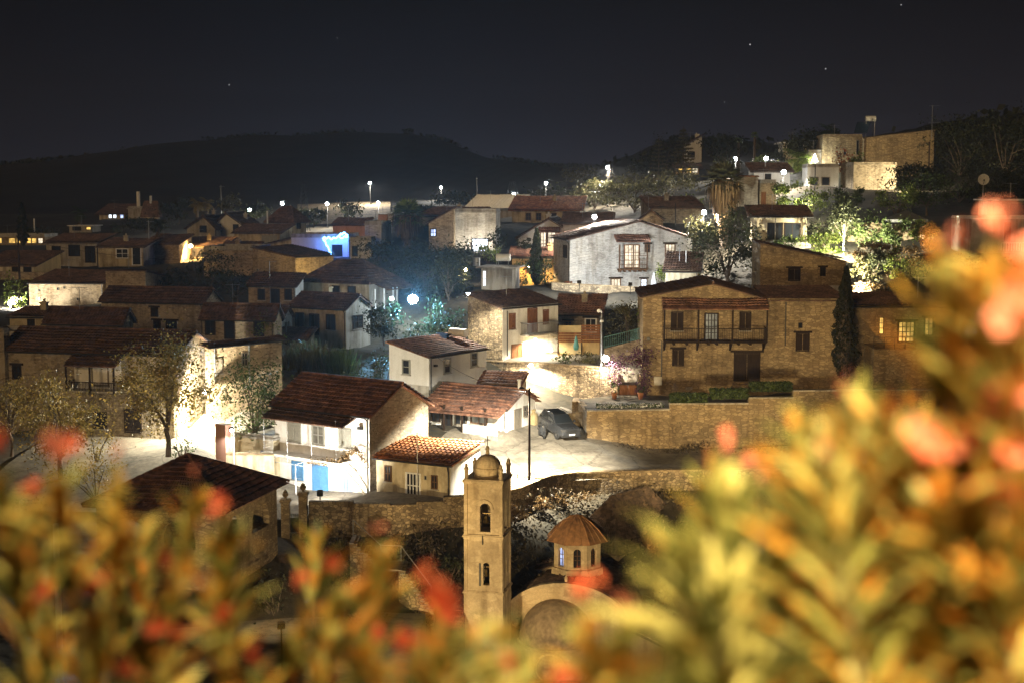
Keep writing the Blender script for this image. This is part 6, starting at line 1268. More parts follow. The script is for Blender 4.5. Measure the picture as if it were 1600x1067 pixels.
# bougainvillea over the gate
p = at(1010, 600, 121.4); rt = empty('bougainvillea', (p[0], p[1], 11.6), 0, 'purple bougainvillea arching over the brown gate', 'bougainvillea'); o0 = np.array(rt.location)
P = []
for (u, v, su, sv, n) in ((1003, 556, 9, 8, 460), (985, 562, 14, 6, 420), (966, 573, 9, 8, 260), (1008, 585, 5, 15, 360), (1003, 610, 6, 9, 240), (958, 590, 7, 12, 300)):
    uu = rng.normal(u, su, n); vv = rng.normal(v, sv, n); dd = rng.normal(121.6, .35, n)
    P += [at(a, b, c)-o0 for a, b, c in zip(uu, vv, dd)]
V, Fq = leaves_at(np.array(P), .17, .7); npmesh('blossom', V, Fq, M['leaf_bougainvillea'], rt)
mb = MB(); q = [at(1010, 612, 121.6)-o0, at(1010, 585, 121.6)-o0, at(1000, 562, 121.6)-o0, at(975, 562, 121.6)-o0]; mb.tube(q, [.09, .07, .05, .03], 6); mb.build('trunk', M['bark'], rt)
# flower bed
hedge(1047, 1104, 112.7, 13.2, .72, .9, 'clipped round hedge, left one on the stepped planter wall'); hedge(1110, 1168, 112.8, 13.2+.45, .62, .9, 'clipped hedge on the middle step of the planter wall'); hedge(1172, 1236, 113.2, 14.2, .55, .9, 'clipped hedge on the top step of the planter wall')
p = zpt(985, 113.6, 12.6); n = 1500; P = np.stack([(rng.random(n)-.5)*5.4, (rng.random(n)-.3)*1.6, rng.random(n)*.34], 1)
V, Fq = leaves_at(P, .15); o = npmesh('flower_bed', V, Fq, [M['leaf_mid'], M['plate_white']], mi=(rng.random(n) < .38).astype(int)); o.location = p; tag(o, 'low white flowering ground cover along the top of the plain retaining wall', 'flowers', kind='stuff')
# pots by the gate
for (u, v, lab, m) in ((960, 641, 'terracotta pot with a small plant left of the brown gate', 'terracotta'), (1001, 640, 'terracotta pot at the foot of the bougainvillea', 'terracotta')):
    p = zpt(u, 120.8, 12.35); rt = empty('flower_pot', p, 0, lab, 'pot'); mb = MB(); mb.lathe((0, 0, 0), [(.0, 0), (.16, 0), (.26, .5), (.29, .52), (.27, .56), (.2, .5), (0, .5)], 12); mb.build('pot', M[m], rt); P, _ = crown_pts((0, 0, .95), (.35, .35, .5), 90, 6); V, Fq = leaves_at(P, .16); npmesh('foliage', V, Fq, M['leaf_mid'], rt)
# terrace things
p = zpt(900, 128, 14.74); rt = empty('umbrella', p, 0, 'small folded teal umbrella on the lamplit terrace', 'umbrella'); mb = MB(); mb.tube([(0, 0, 0), (0, 0, 2.3)], .025, 6); mb.build('pole', M['metal_grey'], rt); mb = MB(); mb.lathe((0, 0, 1.0), [(.0, .0), (.2, .05), (.26, .35), (.12, 1.0), (.02, 1.35)], 10); mb.build('canopy', M['teal_pot'], rt)
for (u, D, s_, lab, lf) in ((912, 126.6, 40, 'potted succulent row on the terrace wall, left clump', 'leaf_olive'), (880, 126.2, 26, 'small potted plant on the terrace wall by the white corner lamp', 'leaf_mid'), (925, 126.0, 30, 'potted succulent near the glaring terrace lamp', 'leaf_olive')): bush(u, 573, D, 16, s_, lab, lf, 160, z=14.75)
# wooden screen + green rail on the upper terrace
rt = empty('screen_fence', zpt(872, 131.5, 14.9), 0, 'slatted timber screen on the terrace in front of the low cottage', 'fence'); wd = zpt(937, 131.5, 0)[0]-zpt(872, 131.5, 0)[0]
mb = MB()
for i in range(7): mb.box(.0 if i < 4 else wd*.55, wd, -.02, .02, 1.2+i*.24, 1.38+i*.24)
mb.build('slats', M['wood_brown'], rt); mb = MB(); mb.box(-.05, wd*.56, .05, .1, .1, 2.75); mb.build('reed_mat', M['sack'], rt); mb = MB(); mb.box(0, wd, .12, .3, -.1, 1.5); mb.build('wall', M['plaster_ochre'], rt)
for x in (0, wd*.56, wd): pb = MB(); pb.box(x-.05, x+.05, .02, .045, 0, 2.9); pb.build('post', M['wood_dark'], rt)
rt = empty('railing', at(943, 545, 127.5), 0, 'green metal railing climbing beside the olive tree', 'railing'); o0 = np.array(rt.location); mb = MB(); q0, q1, q2 = at(944, 527, 127.5)-o0, at(985, 517, 127.5)-o0, at(1003, 512, 127)-o0
for a, b in ((q0, q1), (q1, q2)):
    for dz in (0, -.9): mb.tube([a+(0, 0, dz), b+(0, 0, dz)], .03, 5)
    for t in np.linspace(0, 1, 14): c = a*(1-t)+b*t; mb.tube([c, c+(0, 0, -1.0)], .02, 4)
mb.build('bars', M['rail_green'], rt); mb = MB(); mb.hexa([q0+(0, -.1, -2.6), q2+(0, -.1, -2.8), q2+(0, .1, -2.8), q0+(0, .1, -2.6), q0+(0, -.1, -1.02), q2+(0, -.1, -1.02), q2+(0, .1, -1.02), q0+(0, .1, -1.02)]); mb.build('base_wall', M['stone_warm'], rt)
# unlit lamp post by the terrace
p = at(940, 487, 123.6); rt = empty('street_lamp', (p[0], p[1], 13), 0, 'tall unlit lamp post with curved head above the glaring terrace lamp', 'street lamp'); hh = p[2]-13; mb = MB(); mb.tube([(0, 0, -1), (0, 0, hh*.6), (0, 0, hh)], [.1, .08, .06], 8); mb.build('post', M['metal_grey'], rt); mb = MB(); mb.tube([(0, 0, hh-.1), (-.15, -.2, hh+.15), (-.3, -.6, hh+.1)], [.06, .1, .16], 8); mb.lathe((.02, -.1, hh-.9), [(0, .2), (.16, .15), (.2, 0), (.0, -.02)], 8); mb.build('lamp_head', M['plate_white'], rt)
# scrub slope under the road
def scrub(name, label, poly, n, leaf, ls, h=.7):
    P = []
    while len(P) < n:
        u = rng.uniform(poly[0], poly[1]); D = rng.uniform(poly[2], poly[3]); x = zpt(u, D, 6)[0]; P.append((x, D))
    P = np.array(P); m = (np.sin(P[:, 0]*1.1+2)*np.sin(P[:, 1]*1.4)+rng.normal(size=n)*.5) > -.35; P = P[m]
    z = gz(P[:, 0], P[:, 1])+rng.random(len(P))*h*(1+.6*np.sin(P[:, 0]*.9)); V, Fq = leaves_at(np.column_stack([P, z]), ls, .4, .6); o = npmesh(name, V, Fq, M[leaf]); tag(o, label, 'scrub', kind='stuff')
scrub('undergrowth', 'dry thorny undergrowth on the bank below the road wall', (470, 1120, 84.5, 92.5), 9000, 'scrub_dry', .26, .6)
scrub('undergrowth', 'dark weeds on the bank behind the church lantern', (790, 1650, 93, 100.5), 9000, 'scrub_dry', .26, .9)
scrub('undergrowth', 'weeds along the foot of the plain retaining wall', (930, 1240, 110.4, 111.9), 1600, 'scrub_dry', .22, .5)
for i, (u, D, w, h, lab, lf) in enumerate(((800, 94.0, 40, 26, 'pale dry grass tuft right of the bell tower', 'leaf_dry'), (842, 96.5, 44, 22, 'pale dry grass tuft above the church lantern, left', 'leaf_dry'), (890, 98.2, 60, 26, 'pale dry grass tuft above the church lantern, centre', 'leaf_dry'), (675, 89.5, 80, 36, 'thorny bush on the bank left of the bell tower', 'scrub_dry'), (610, 89, 70, 30, 'thorny bush in the middle of the bank', 'scrub_dry'), (700, 88, 60, 44, 'dark bush against the bell tower on the bank', 'leaf_dark'))):
    q = zpt(u, D, 6); bush(u, 800, D, h, w, lab, lf, 380, 'dry_bush', .24, 'bush', z=g1(q[0], q[1]))
for (u, D, w, h, lab, lf) in ((430, 82, 120, 60, 'dark shrub on the church square behind the oleander, left', 'leaf_dark'), (560, 82, 90, 50, 'yellowish shrub beside the stone steps', 'leaf_mid'), (1130, 92, 150, 60, 'dark bush right of the church roof', 'leaf_dark'), (1300, 93, 160, 70, 'dark bush behind the tall oleander shoots', 'leaf_dark'), (1480, 94, 160, 70, 'dark bush low behind the orange blossoms', 'leaf_dark'), (620, 78, 70, 70, 'thin leafless bush on the white square', 'leaf_dry'), (240, 84, 160, 60, 'dark shrub beneath the pavilion arches', 'leaf_dark'), (40, 88, 140, 70, 'dark shrub at the lower left below the autumn trees', 'leaf_dark')):
    q = zpt(u, D, 6); bush(u, 900, D, h, w, lab, lf, 600, 'shrub', .2, z=g1(q[0], q[1]))
# right hillside garden
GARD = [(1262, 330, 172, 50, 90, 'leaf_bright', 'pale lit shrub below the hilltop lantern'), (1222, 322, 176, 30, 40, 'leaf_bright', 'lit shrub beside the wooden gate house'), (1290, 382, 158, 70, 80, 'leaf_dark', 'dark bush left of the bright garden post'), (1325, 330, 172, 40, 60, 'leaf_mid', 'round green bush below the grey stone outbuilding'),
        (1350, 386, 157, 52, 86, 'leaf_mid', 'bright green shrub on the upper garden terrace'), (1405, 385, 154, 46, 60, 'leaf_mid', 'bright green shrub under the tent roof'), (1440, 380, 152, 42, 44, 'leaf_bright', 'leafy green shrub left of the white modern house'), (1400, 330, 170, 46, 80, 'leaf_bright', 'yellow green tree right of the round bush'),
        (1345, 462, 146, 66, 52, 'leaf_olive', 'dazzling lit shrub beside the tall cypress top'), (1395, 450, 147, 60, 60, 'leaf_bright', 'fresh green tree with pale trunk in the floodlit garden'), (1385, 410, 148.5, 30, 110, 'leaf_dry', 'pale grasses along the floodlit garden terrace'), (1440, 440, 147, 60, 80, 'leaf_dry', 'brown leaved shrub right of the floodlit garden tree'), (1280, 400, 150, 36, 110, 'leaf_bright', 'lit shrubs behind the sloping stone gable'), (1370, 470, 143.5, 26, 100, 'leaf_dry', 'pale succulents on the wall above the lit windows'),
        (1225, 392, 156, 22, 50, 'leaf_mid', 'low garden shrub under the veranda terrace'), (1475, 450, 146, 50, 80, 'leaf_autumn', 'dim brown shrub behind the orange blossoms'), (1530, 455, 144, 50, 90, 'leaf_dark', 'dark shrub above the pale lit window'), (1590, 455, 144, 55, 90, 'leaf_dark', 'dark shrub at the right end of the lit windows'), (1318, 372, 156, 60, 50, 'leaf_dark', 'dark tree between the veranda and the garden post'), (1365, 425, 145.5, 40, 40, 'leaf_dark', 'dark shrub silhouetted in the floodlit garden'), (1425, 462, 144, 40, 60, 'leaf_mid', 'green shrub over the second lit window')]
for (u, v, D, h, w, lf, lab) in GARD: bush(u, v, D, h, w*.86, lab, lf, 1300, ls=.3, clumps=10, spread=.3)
tree(1448, 330, 172, 60, 100, 'dim olive tree on the dark right hillside', 'leaf_mid', n=1300, trunk=.2)
DT = [(1420, 262, 235, 40, 90, 'dark tree behind the long hilltop wing, left'), (1500, 280, 215, 92, 130, 'tall dark tree right of the long hilltop wing'), (1570, 280, 205, 104, 140, 'dark tree at the upper right frame edge'), (1640, 290, 200, 120, 120, 'dark tree touching the right frame edge'), (1500, 318, 185, 50, 150, 'dark bush below the satellite dish pole'), (1580, 320, 182, 50, 120, 'dark bush behind the white modern house'), (1430, 300, 190, 40, 110, 'dark bush under the long hilltop wing'), (1262, 258, 224, 50, 70, 'dark tree beside the hilltop lantern'), (1300, 236, 240, 30, 50, 'dark tree behind the hilltop tower house')]
for (u, v, D, h, w, lab) in DT: tree(u, v, D, h, w, lab, 'leaf_dark', n=2600, trunk=.08, clumps=24)
palm(1295, 222, 226, 30, 34, 'small palm sprouting behind the hilltop tower house', 'leaf_mid', nf=22); palm(1248, 262, 219, 32, 56, 'leafy palm left of the hilltop lantern', 'leaf_bright', nf=26); palm(1262, 262, 214, 24, 30, 'short palm lit green at the hilltop lantern', 'leaf_bright', nf=20)
bush(1322, 272, 205, 46, 30, 'red leaved creeper on the hilltop tower house', 'leaf_red', 420); bush(1342, 266, 204, 24, 26, 'pale flowering bush at the corner of the hilltop tower house', 'leaf_bright', 260)
tree(1136, 446, 152, 118, 108, 'big dark tree above the balcony house roof', 'leaf_dark', n=4200, trunk=.1, clumps=26)
tree(1094, 400, 160, 62, 46, 'tree with leaves blazing under the brightest street lamp', 'leaf_olive', n=900, trunk=.2)
palm(1130, 382, 163, 132, 74, 'shaggy palm with a skirt of dead fronds', 'leaf_olive', skirt=True, nf=40, trunk_r=.34, fan=True)
tree(992, 342, 225, 64, 118, 'spreading tree with dark forked trunk on the slope', 'leaf_olive', n=2200, trunk=.25, clumps=24, spread=.28)
for (u, v, D, h, w, lab, lf) in ((930, 332, 235, 46, 76, 'hazy olive tree beside the lamp behind the pale house', 'leaf_olive'), (905, 300, 262, 40, 60, 'olive tree on the ridge left of the braced pole', 'leaf_olive'), (1045, 322, 228, 50, 90, 'leafy tree right of the spreading tree', 'leaf_olive'), (1022, 286, 268, 40, 70, 'dark tree left of the tall norfolk pine', 'leaf_dark'), (1040, 268, 290, 48, 50, 'dark round tree beside the smaller pine', 'leaf_dark'), (1132, 278, 252, 62, 56, 'dark tree right of the white hillside villa', 'leaf_dark'), (1122, 242, 300, 30, 70, 'dark tree beside the hillside villa chimney', 'leaf_dark'), (1065, 335, 210, 26, 50, 'lit bush on the slope behind the stone gable', 'leaf_bright'), (1190, 268, 232, 24, 30, 'pale green bush between the twin thin palms and the lamp', 'leaf_bright'), (870, 322, 262, 30, 80, 'dark scrub trees behind the orange roof', 'leaf_dark'), (1210, 262, 236, 22, 40, 'dark bush behind the white house with the lamps', 'leaf_dark')): tree(u, v, D, h, w, lab, lf, n=850, trunk=.18)
conifer(1067, 285, 262, 86, 46, 'tall norfolk pine against the night sky', 13, 'leaf_olive'); conifer(1029, 278, 264, 62, 32, 'smaller pine left of the tall norfolk pine', 9, 'leaf_olive')
palm(1153, 300, 255, 86, 16, 'left one of two thin tall palms on the hilltop', 'leaf_bright', nf=22, trunk_r=.26, fan=True); palm(1178, 282, 258, 76, 16, 'right one of two thin tall palms on the hilltop', 'leaf_bright', nf=22, trunk_r=.24, fan=True)
# left far trees
cypress(36, 385, 205, 66, 15, 'lone thin cypress at the far left', 'leaf_dark', 900); palm(125, 362, 270, 40, 28, 'far dim palm left of the lit taverna', 'leaf_mid', nf=20); palm(182, 366, 262, 18, 22, 'short bushy palm below the lit taverna', 'leaf_mid', nf=18); palm(248, 410, 205, 70, 26, 'thin dark palm before the dim stone house', 'leaf_dark', nf=22)
palm(308, 336, 262, 26, 26, 'left one of a pair of amber lit palms behind the white villa', 'leaf_autumn', nf=26); palm(324, 336, 264, 28, 26, 'right one of a pair of amber lit palms behind the white villa', 'leaf_autumn', nf=26); tree(362, 345, 255, 40, 34, 'pale tree beside the leftmost far lamp', 'leaf_olive', n=600)
for (u, v, D, h, w, lab) in ((280, 345, 270, 34, 60, 'dark tree between the chapel and the amber palms'), (545, 352, 272, 38, 38, 'round dark tree beside the far pale slope'), (490, 352, 262, 26, 50, 'dark hedge like tree under the lattice mast'), (700, 322, 300, 22, 60, 'dim scrub tree below the lone far lamp'), (740, 325, 290, 18, 60, 'dim scrub tree right of the lone far lamp'), (230, 366, 262, 26, 70, 'dark shrubby tree below the square chapel'), (60, 378, 250, 22, 60, 'dark shrubby tree above the far arcade'), (400, 345, 258, 26, 40, 'dark tree right of the leftmost far lamp'), (660, 345, 230, 26, 40, 'dark tree right of the big palm'), (330, 440, 160, 50, 80, 'dark overgrown garden tree between the left lanes'), (370, 470, 150, 50, 80, 'dark overgrown garden tree above the lane cottages'), (280, 462, 158, 44, 80, 'dark overgrown garden tree above the two storey stone house')): tree(u, v, D, h, w, lab, 'leaf_dark', n=800, trunk=.12)
# trees and bumps along the hill crest
for (u, w, h, lab) in ((388, 9, 8, 'lone tree bump on the left hill crest'), (508, 22, 6, 'low tree bump on the middle hill crest'), (640, 16, 5, 'tree bump on the highest point of the hill crest'), (1052, 18, 6, 'tree bump on the nearer right hill crest')):
    D = 705 if u < 900 else 385; x = zpt(u, D, 50)[0]; z = g1(x, D); rt = tree(u, 300, D, h+4, w, lab, 'leaf_dark', n=260, trunk=.05, ls=1.2, z=z)
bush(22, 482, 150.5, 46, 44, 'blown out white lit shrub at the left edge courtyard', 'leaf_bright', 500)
# scrub on the crests
uu = rng.uniform(-60, 1660, 5200); P = []
for u in uu:
    D = 720-330*float(sstep(850, 1010, u))-60*float(sstep(1250, 1450, u)); D *= rng.uniform(.93, .995); x = (u-800)/F*D*CP; P.append((x, D))
P = np.array(P); P = P[np.sin(P[:, 0]*.13)+np.sin(P[:, 0]*.051+1)+rng.normal(size=len(P))*.6 > .2]; z = gz(P[:, 0], P[:, 1])+rng.random(len(P))*1.6
V, Fq = leaves_at(np.column_stack([P, z]), 1.8, .7); o = npmesh('undergrowth', V, Fq, M['leaf_dark']); tag(o, 'dark low scrub along the crests of the hills', 'scrub', kind='stuff')
# pale dry field patch under far lamps
def patch(name, us, vs, D0, D1, mat, lab):
    g_ = [];  n = 24
    for a in np.linspace(us[0], us[1], n):
        for b in np.linspace(D0, D1, 10): x = zpt(a, b, 22)[0]; g_.append((x, b, g1(x, b)+.5))
    o = npmesh(name, g_, [(i*10+j, (i+1)*10+j, (i+1)*10+j+1, i*10+j+1) for i in range(n-1) for j in range(9)], M[mat]); o['kind'] = 'structure'
patch('field', (465, 610), (318, 345), 285, 338, 'stone_rubble', '')
# ------------------------------------------------------------------ car and scooter
RV = np.array([v.co[:] for v in bpy.data.objects['road'].data.vertices])
def rdz(x, y): return float(RV[np.argmin((RV[:, 0]-x)**2+(RV[:, 1]-y)**2), 2])
def suv(u, v, D, rz, label):
    p = zpt(u, D, 0); p[2] = rdz(p[0], p[1])
    f_ = np.array([math.sin(rz), -math.cos(rz)]); zf, zr_2 = rdz(p[0]+f_[0]*1.4, p[1]+f_[1]*1.4), rdz(p[0]-f_[0]*1.4, p[1]-f_[1]*1.4); p[2] = (zf+zr_2)/2+.02
    rt = empty('parked_car', p, rz, label, 'car'); rt.rotation_euler = (math.atan2(zr_2-zf, 2.8), 0, rz)   # front towards -y
    def loft(secs, mi=0):
        mb = MB(); n = len(secs[0]); vs = [q for s_ in secs for q in s_]; fs = [(i*n+j, i*n+(j+1) % n, (i+1)*n+(j+1) % n, (i+1)*n+j) for i in range(len(secs)-1) for j in range(n)]
        mb.add(vs, fs+[tuple(range(n-1, -1, -1)), tuple((len(secs)-1)*n+j for j in range(n))]); return mb
    def sec(y, w, z0, z1, r=.12): return [(-w+r, y, z0), (w-r, y, z0), (w, y, z0+r), (w, y, z1-r), (w-r*1.3, y, z1), (-w+r*1.3, y, z1), (-w, y, z1-r), (-w, y, z0+r)]
    b = loft([sec(-2.28, .72, .42, .80), sec(-2.20, .84, .36, .96), sec(-1.9, .90, .32, 1.03), sec(-1.0, .92, .30, 1.10), sec(.0, .93, .30, 1.12), sec(1.4, .93, .30, 1.13), sec(2.05, .90, .34, 1.12), sec(2.25, .82, .42, 1.0)])
    body = b.build('body', M['car_paint'], rt, False)
    c = loft([[(-.80, -.95, 1.09), (.80, -.95, 1.09), (.80, -.93, 1.10), (.78, -.92, 1.11), (.70, -.90, 1.12), (-.70, -.90, 1.12), (-.78, -.92, 1.11), (-.80, -.93, 1.10)], sec(-.2, .74, 1.1, 1.68), sec(.6, .74, 1.1, 1.74), sec(1.6, .73, 1.1, 1.70), sec(2.1, .72, 1.1, 1.25)])
    cab = c.build('cabin', M['car_paint'], rt)
    def gl(pts, par=cab): m = MB(); m.add(pts, [tuple(range(len(pts)))]); return m.build('window', M['car_glass'], par)
    gl([(-.76, -.90, 1.165), (.76, -.90, 1.165), (.66, -.235, 1.665), (-.66, -.235, 1.665)])
    for s_ in (-1, 1):
        gl([(s_*.800, -.62, 1.16), (s_*.775, -.02, 1.55), (s_*.775, .52, 1.58), (s_*.785, .52, 1.16)]); gl([(s_*.785, .60, 1.16), (s_*.775, .60, 1.58), (s_*.765, 1.40, 1.56), (s_*.775, 1.62, 1.16)])
    m = MB(); m.box(-.56, .56, -.05, 1.35, 1.745, 1.765); m.build('sunroof', M['car_glass'], cab)
    m = MB()
    for s_ in (-1, 1): m.tube([(s_*.64, -.1, 1.76), (s_*.66, .1, 1.81), (s_*.66, 1.5, 1.80), (s_*.64, 1.7, 1.74)], .025, 5)
    m.build('roof_rail', M['chrome'], cab)
    for s_ in (-1, 1):
        m = MB(); m.hexa([(s_*.84, -2.235, .80), (s_*.50, -2.285, .78), (s_*.50, -2.15, .78), (s_*.86, -2.0, .80), (s_*.84, -2.20, .95), (s_*.50, -2.25, .93), (s_*.50, -2.15, .93), (s_*.86, -2.0, .95)]); m.build('headlight', M['chrome'], body)
        m = MB(); m.box(s_*.96-.09, s_*.96+.09, -.80, -.66, 1.10, 1.26); m.build('mirror', M['car_paint'], cab)
        for y in (-1.42, 1.40):
            m = MB(); prof = [(.20, -.11), (.34, -.10), (.365, -.05), (.365, .05), (.34, .10), (.20, .11)]
            vs = [(s_*.86+z, y+r*math.cos(2*math.pi*j/18), .365+r*math.sin(2*math.pi*j/18)) for r, z in prof for j in range(18)]; m.add(vs, [(i*18+j, i*18+(j+1) % 18, (i+1)*18+(j+1) % 18, (i+1)*18+j) for i in range(5) for j in range(18)]); wo = m.build('wheel', M['rubber'], rt)
            m = MB()
            for k in range(5):
                a = 2*math.pi*k/5; m.hexa([(s_*.95+d, y+r*math.cos(a+q), .365+r*math.sin(a+q)) for d in (-.03, .02) for r, q in ((.03, -1), (.21, -.16), (.21, .16), (.03, 1))])
            m.build('rim', M['chrome'], wo)
    m = MB(); m.box(-.46, .46, -2.30, -2.24, .66, .88); m.build('grille', M['car_trim'], body); m = MB(); m.box(-.84, .84, -2.31, -2.1, .34, .50); m.build('bumper', M['car_trim'], body); m = MB(); m.box(-.26, .26, -2.335, -2.312, .47, .59); m.build('number_plate', M['plate_white'], body)
    return rt
suv(872, 700, 112.4, math.radians(25), 'dark grey off road car parked by the stone wall')
p = zpt(846, 111.5, 0); p[2] = rdz(p[0], p[1]); rt = empty('scooter', p, .25, 'dark motor scooter parked left of the grey car', 'scooter')
for y in (-.62, .62):
    m = MB(); vs = [(z, y+r*math.cos(2*math.pi*j/16), .27+r*math.sin(2*math.pi*j/16)) for r, z in ((.16, -.05), (.27, -.05), (.27, .05), (.16, .05)) for j in range(16)]; m.add(vs, [(i*16+j, i*16+(j+1) % 16, (i+1) % 4*16+(j+1) % 16, (i+1) % 4*16+j) for i in range(4) for j in range(16)]); m.build('wheel', M['rubber'], rt)
m = MB(); m.hexa([(-.16, .05, .42), (.16, .05, .42), (.14, .85, .55), (-.14, .85, .55), (-.13, .1, .72), (.13, .1, .72), (.11, .85, .78), (-.11, .85, .78)]); m.hexa([(-.17, -.38, .28), (.17, -.38, .28), (.17, .1, .28), (-.17, .1, .28), (-.17, -.38, .36), (.17, -.38, .36), (.17, .1, .36), (-.17, .1, .36)]); m.hexa([(-.2, -.5, .3), (.2, -.5, .3), (.2, -.4, .3), (-.2, -.4, .3), (-.17, -.42, .95), (.17, -.42, .95), (.17, -.34, .95), (-.17, -.34, .95)]); m.build('body', M['car_paint'], rt)
m = MB(); m.tube([(0, -.62, .27), (0, -.42, .98)], .035, 6); m.tube([(-.32, -.30, 1.06), (0, -.40, 1.02), (.32, -.30, 1.06)], .022, 6); m.build('handlebar', M['metal_dark'], rt)
m = MB(); m.hexa([(-.14, .0, .73), (.14, .0, .73), (.11, .8, .79), (-.11, .8, .79), (-.12, .03, .81), (.12, .03, .81), (.09, .78, .86), (-.09, .78, .86)]); m.build('seat', M['rubber'], rt); m = MB(); m.lathe((0, -.50, .93), [(0, -.05), (.09, -.03), (.09, .05), (0, .07)], 10); m.build('headlight', M['chrome'], rt)
for (u, D, s_, lab) in ((833, 114.5, 1.0, 'upright pale sack by the road edge behind the scooter'), (850, 116.2, .75, 'smaller pale sack between the scooter and the car')):
    p = zpt(u, D, 0); p[2] = rdz(p[0], p[1]); rt = empty('sack', p, 0, lab, 'sack'); m = MB(); m.lathe((0, 0, 0), [(0, 0), (.34*s_, .02), (.40*s_, .35*s_), (.36*s_, .9*s_), (.16*s_, 1.12*s_), (.22*s_, 1.3*s_), (0, 1.25*s_)], 10); m.build('bag', M['sack'], rt)
# ------------------------------------------------------------------ gate piers, steps, dishes, masts
for (u, D, vt, lab) in ((446, 91.6, 783, 'left stone gate pier with urn beside the pavilion'), (473.5, 92.0, 772, 'right stone gate pier with urn at the end of the road wall')):
    t = at(u, vt, D); rt = empty('gate_pier', (t[0], t[1], 7.0), 0, lab, 'pier'); hh = t[2]-7.0; m = MB(); m.box(-.27, .27, -.27, .27, -1, hh); m.box(-.35, .35, -.35, .35, hh, hh+.12); m.box(-.3, .3, -.3, .3, hh+.12, hh+.2); m.build('pier', M['stone_ashlar'], rt)
    m = MB(); m.lathe((0, 0, hh+.2), [(.1, 0), (.08, .08), (.2, .2), (.22, .32), (.12, .42), (.15, .46), (0, .6)], 12); m.build('urn', M['stone_ashlar'], rt)
rt = empty('iron_gate', zpt(447, 91.8, 7.6), 0, 'dark iron gate between the two urn topped piers', 'gate'); wd = zpt(472, 91.8, 0)[0]-zpt(447, 91.8, 0)[0]; m = MB()
for i in range(9): m.tube([(wd*i/8, 0, 0), (wd*i/8, 0, 1.4)], .02, 4)
for z in (.1, 1.3): m.box(0, wd, -.02, .02, z, z+.05)
m.build('bars', M['metal_dark'], rt)
rt = empty('stone_steps', zpt(545, 84, 8.3), 0, 'outdoor stone steps with pale treads going down to the church square', 'steps'); o0 = np.array(rt.location); q0 = zpt(548, 86.5, 8.5); q1 = zpt(592, 86, 7.0); q2 = zpt(624, 85.8, 7.0); q3 = zpt(672, 84.6, 4.75)
m = MB(); t_ = MB()
def flight(a, b, k):
    for i in range(k):
        p = a+(b-a)*i/k-o0; q = a+(b-a)*(i+1)/k-o0; w_ = 1.6; m.box(p[0], q[0]+.25, p[1]-.6, p[1]+w_, -6.5+p[2]-(a[2]-o0[2])-0, p[2]-.05); t_.box(p[0]-.03, q[0]+.02, p[1]-.63, p[1]+w_, p[2]-.05, p[2])
flight(q0, q1, 8); p = q1-o0; p2 = q2-o0; t_.box(p[0], p2[0]+.1, p[1]-.63, p[1]+1.6, p[2]-.12, p[2]-.03); flight(q2, q3, 12)
m.build('step_mass', M['stone_rubble'], rt); t_.build('tread', M['concrete'], rt)['kind'] = 'stuff'
m = MB(); hp = [q0-o0+(0, 1.4, 1.0), q1-o0+(0, 1.4, 1.0), q2-o0+(0, 1.4, 1.0), q3-o0+(0, 1.4, 1.0)]; m.tube(hp, .035, 5)
for q in hp: m.tube([q, q-(0, 0, 1.2)], .03, 5)
m.build('handrail', M['metal_grey'], rt)
def dish(u, v, D, rpx, label, post=None, rz=.3):
    p = at(u, v, D); r = rpx/F*D; rt = empty('satellite_dish', p, rz, label, 'satellite dish'); m = MB(); n = 20
    vs = [(rr*math.cos(2*math.pi*j/n), .25*r*(1-(rr/r)**2)+o, rr*math.sin(2*math.pi*j/n)) for o in (0, .03) for rr in (.02, r*.5, r*.85, r) for j in range(n)]; m.add(vs, [((i)*n+j, i*n+(j+1) % n, (i+1)*n+(j+1) % n, (i+1)*n+j) for i in (0, 1, 2, 4, 5, 6) for j in range(n)]+[(3*n+j, 3*n+(j+1) % n, 7*n+(j+1) % n, 7*n+j) for j in range(n)]); m.build('reflector', M['dish'], rt, True)
    m = MB(); m.tube([(0, .1, -r*.85), (0, -r*.8, -r*.2)], .03, 5); m.box(-.08, .08, -r*.95, -r*.7, -r*.28, -.0); m.build('feed_arm', M['metal_dark'], rt)
    m = MB(); m.tube([(0, .25*r+.1, 0), (0, .25*r+.12, -(post or r*1.2))], .05, 6); m.build('mount', M['metal_grey'], rt)
dish(1237.5, 455, 133.5, 8.2, 'round satellite dish on the roof of the big balcony house', 1.2); dish(1537, 281, 166, 8.6, 'satellite dish on a tall pole at the dark right hillside', 5.5, -.2); dish(642, 322, 240, 8, 'satellite dish beside the big palm crown', 2.5, .4)
def mast(u, v0, v1, D, label, mat='metal_grey', r=.05, name='aerial_mast', arms=(), cat='aerial'):
    p = at(u, v1, D); h = at(u, v0, D)[2]-p[2]; rt = empty(name, p, 0, label, cat); m = MB(); m.tube([(0, 0, -1), (0, 0, h)], r, 6); m.build('mast', M[mat], rt)
    if arms:
        m = MB()
        for (f, l) in arms: m.tube([(-l*.3, 0, h*f), (l*.7, 0, h*f)], .03, 4); [m.tube([(x, -.35, h*f), (x, .35, h*f)], .02, 4) for x in np.linspace(-l*.28, l*.68, 6)]
        m.build('antenna', M[mat], rt)
    return rt
mast(1456, 165, 207, 214, 'tall television aerial at the end of the hilltop wing', arms=((.98, 1.5), (.36, 1.6))); mast(1363, 185, 215, 216, 'rooftop aerial beside the hilltop water tank', 'metal_dark', arms=((.9, .9),)); mast(1318, 352, 386, 156, 'thin garden post in the lit shrubs', 'paint_white', name='garden_post', cat='post'); mast(1451, 222, 270, 205, 'dark wooden pole in front of the hilltop wing', 'wood_dark', .11, 'utility_pole', cat='pole'); mast(1273, 258, 300, 198, 'slim dark pole below the hilltop lantern', 'metal_dark', .08, 'utility_pole', cat='pole')
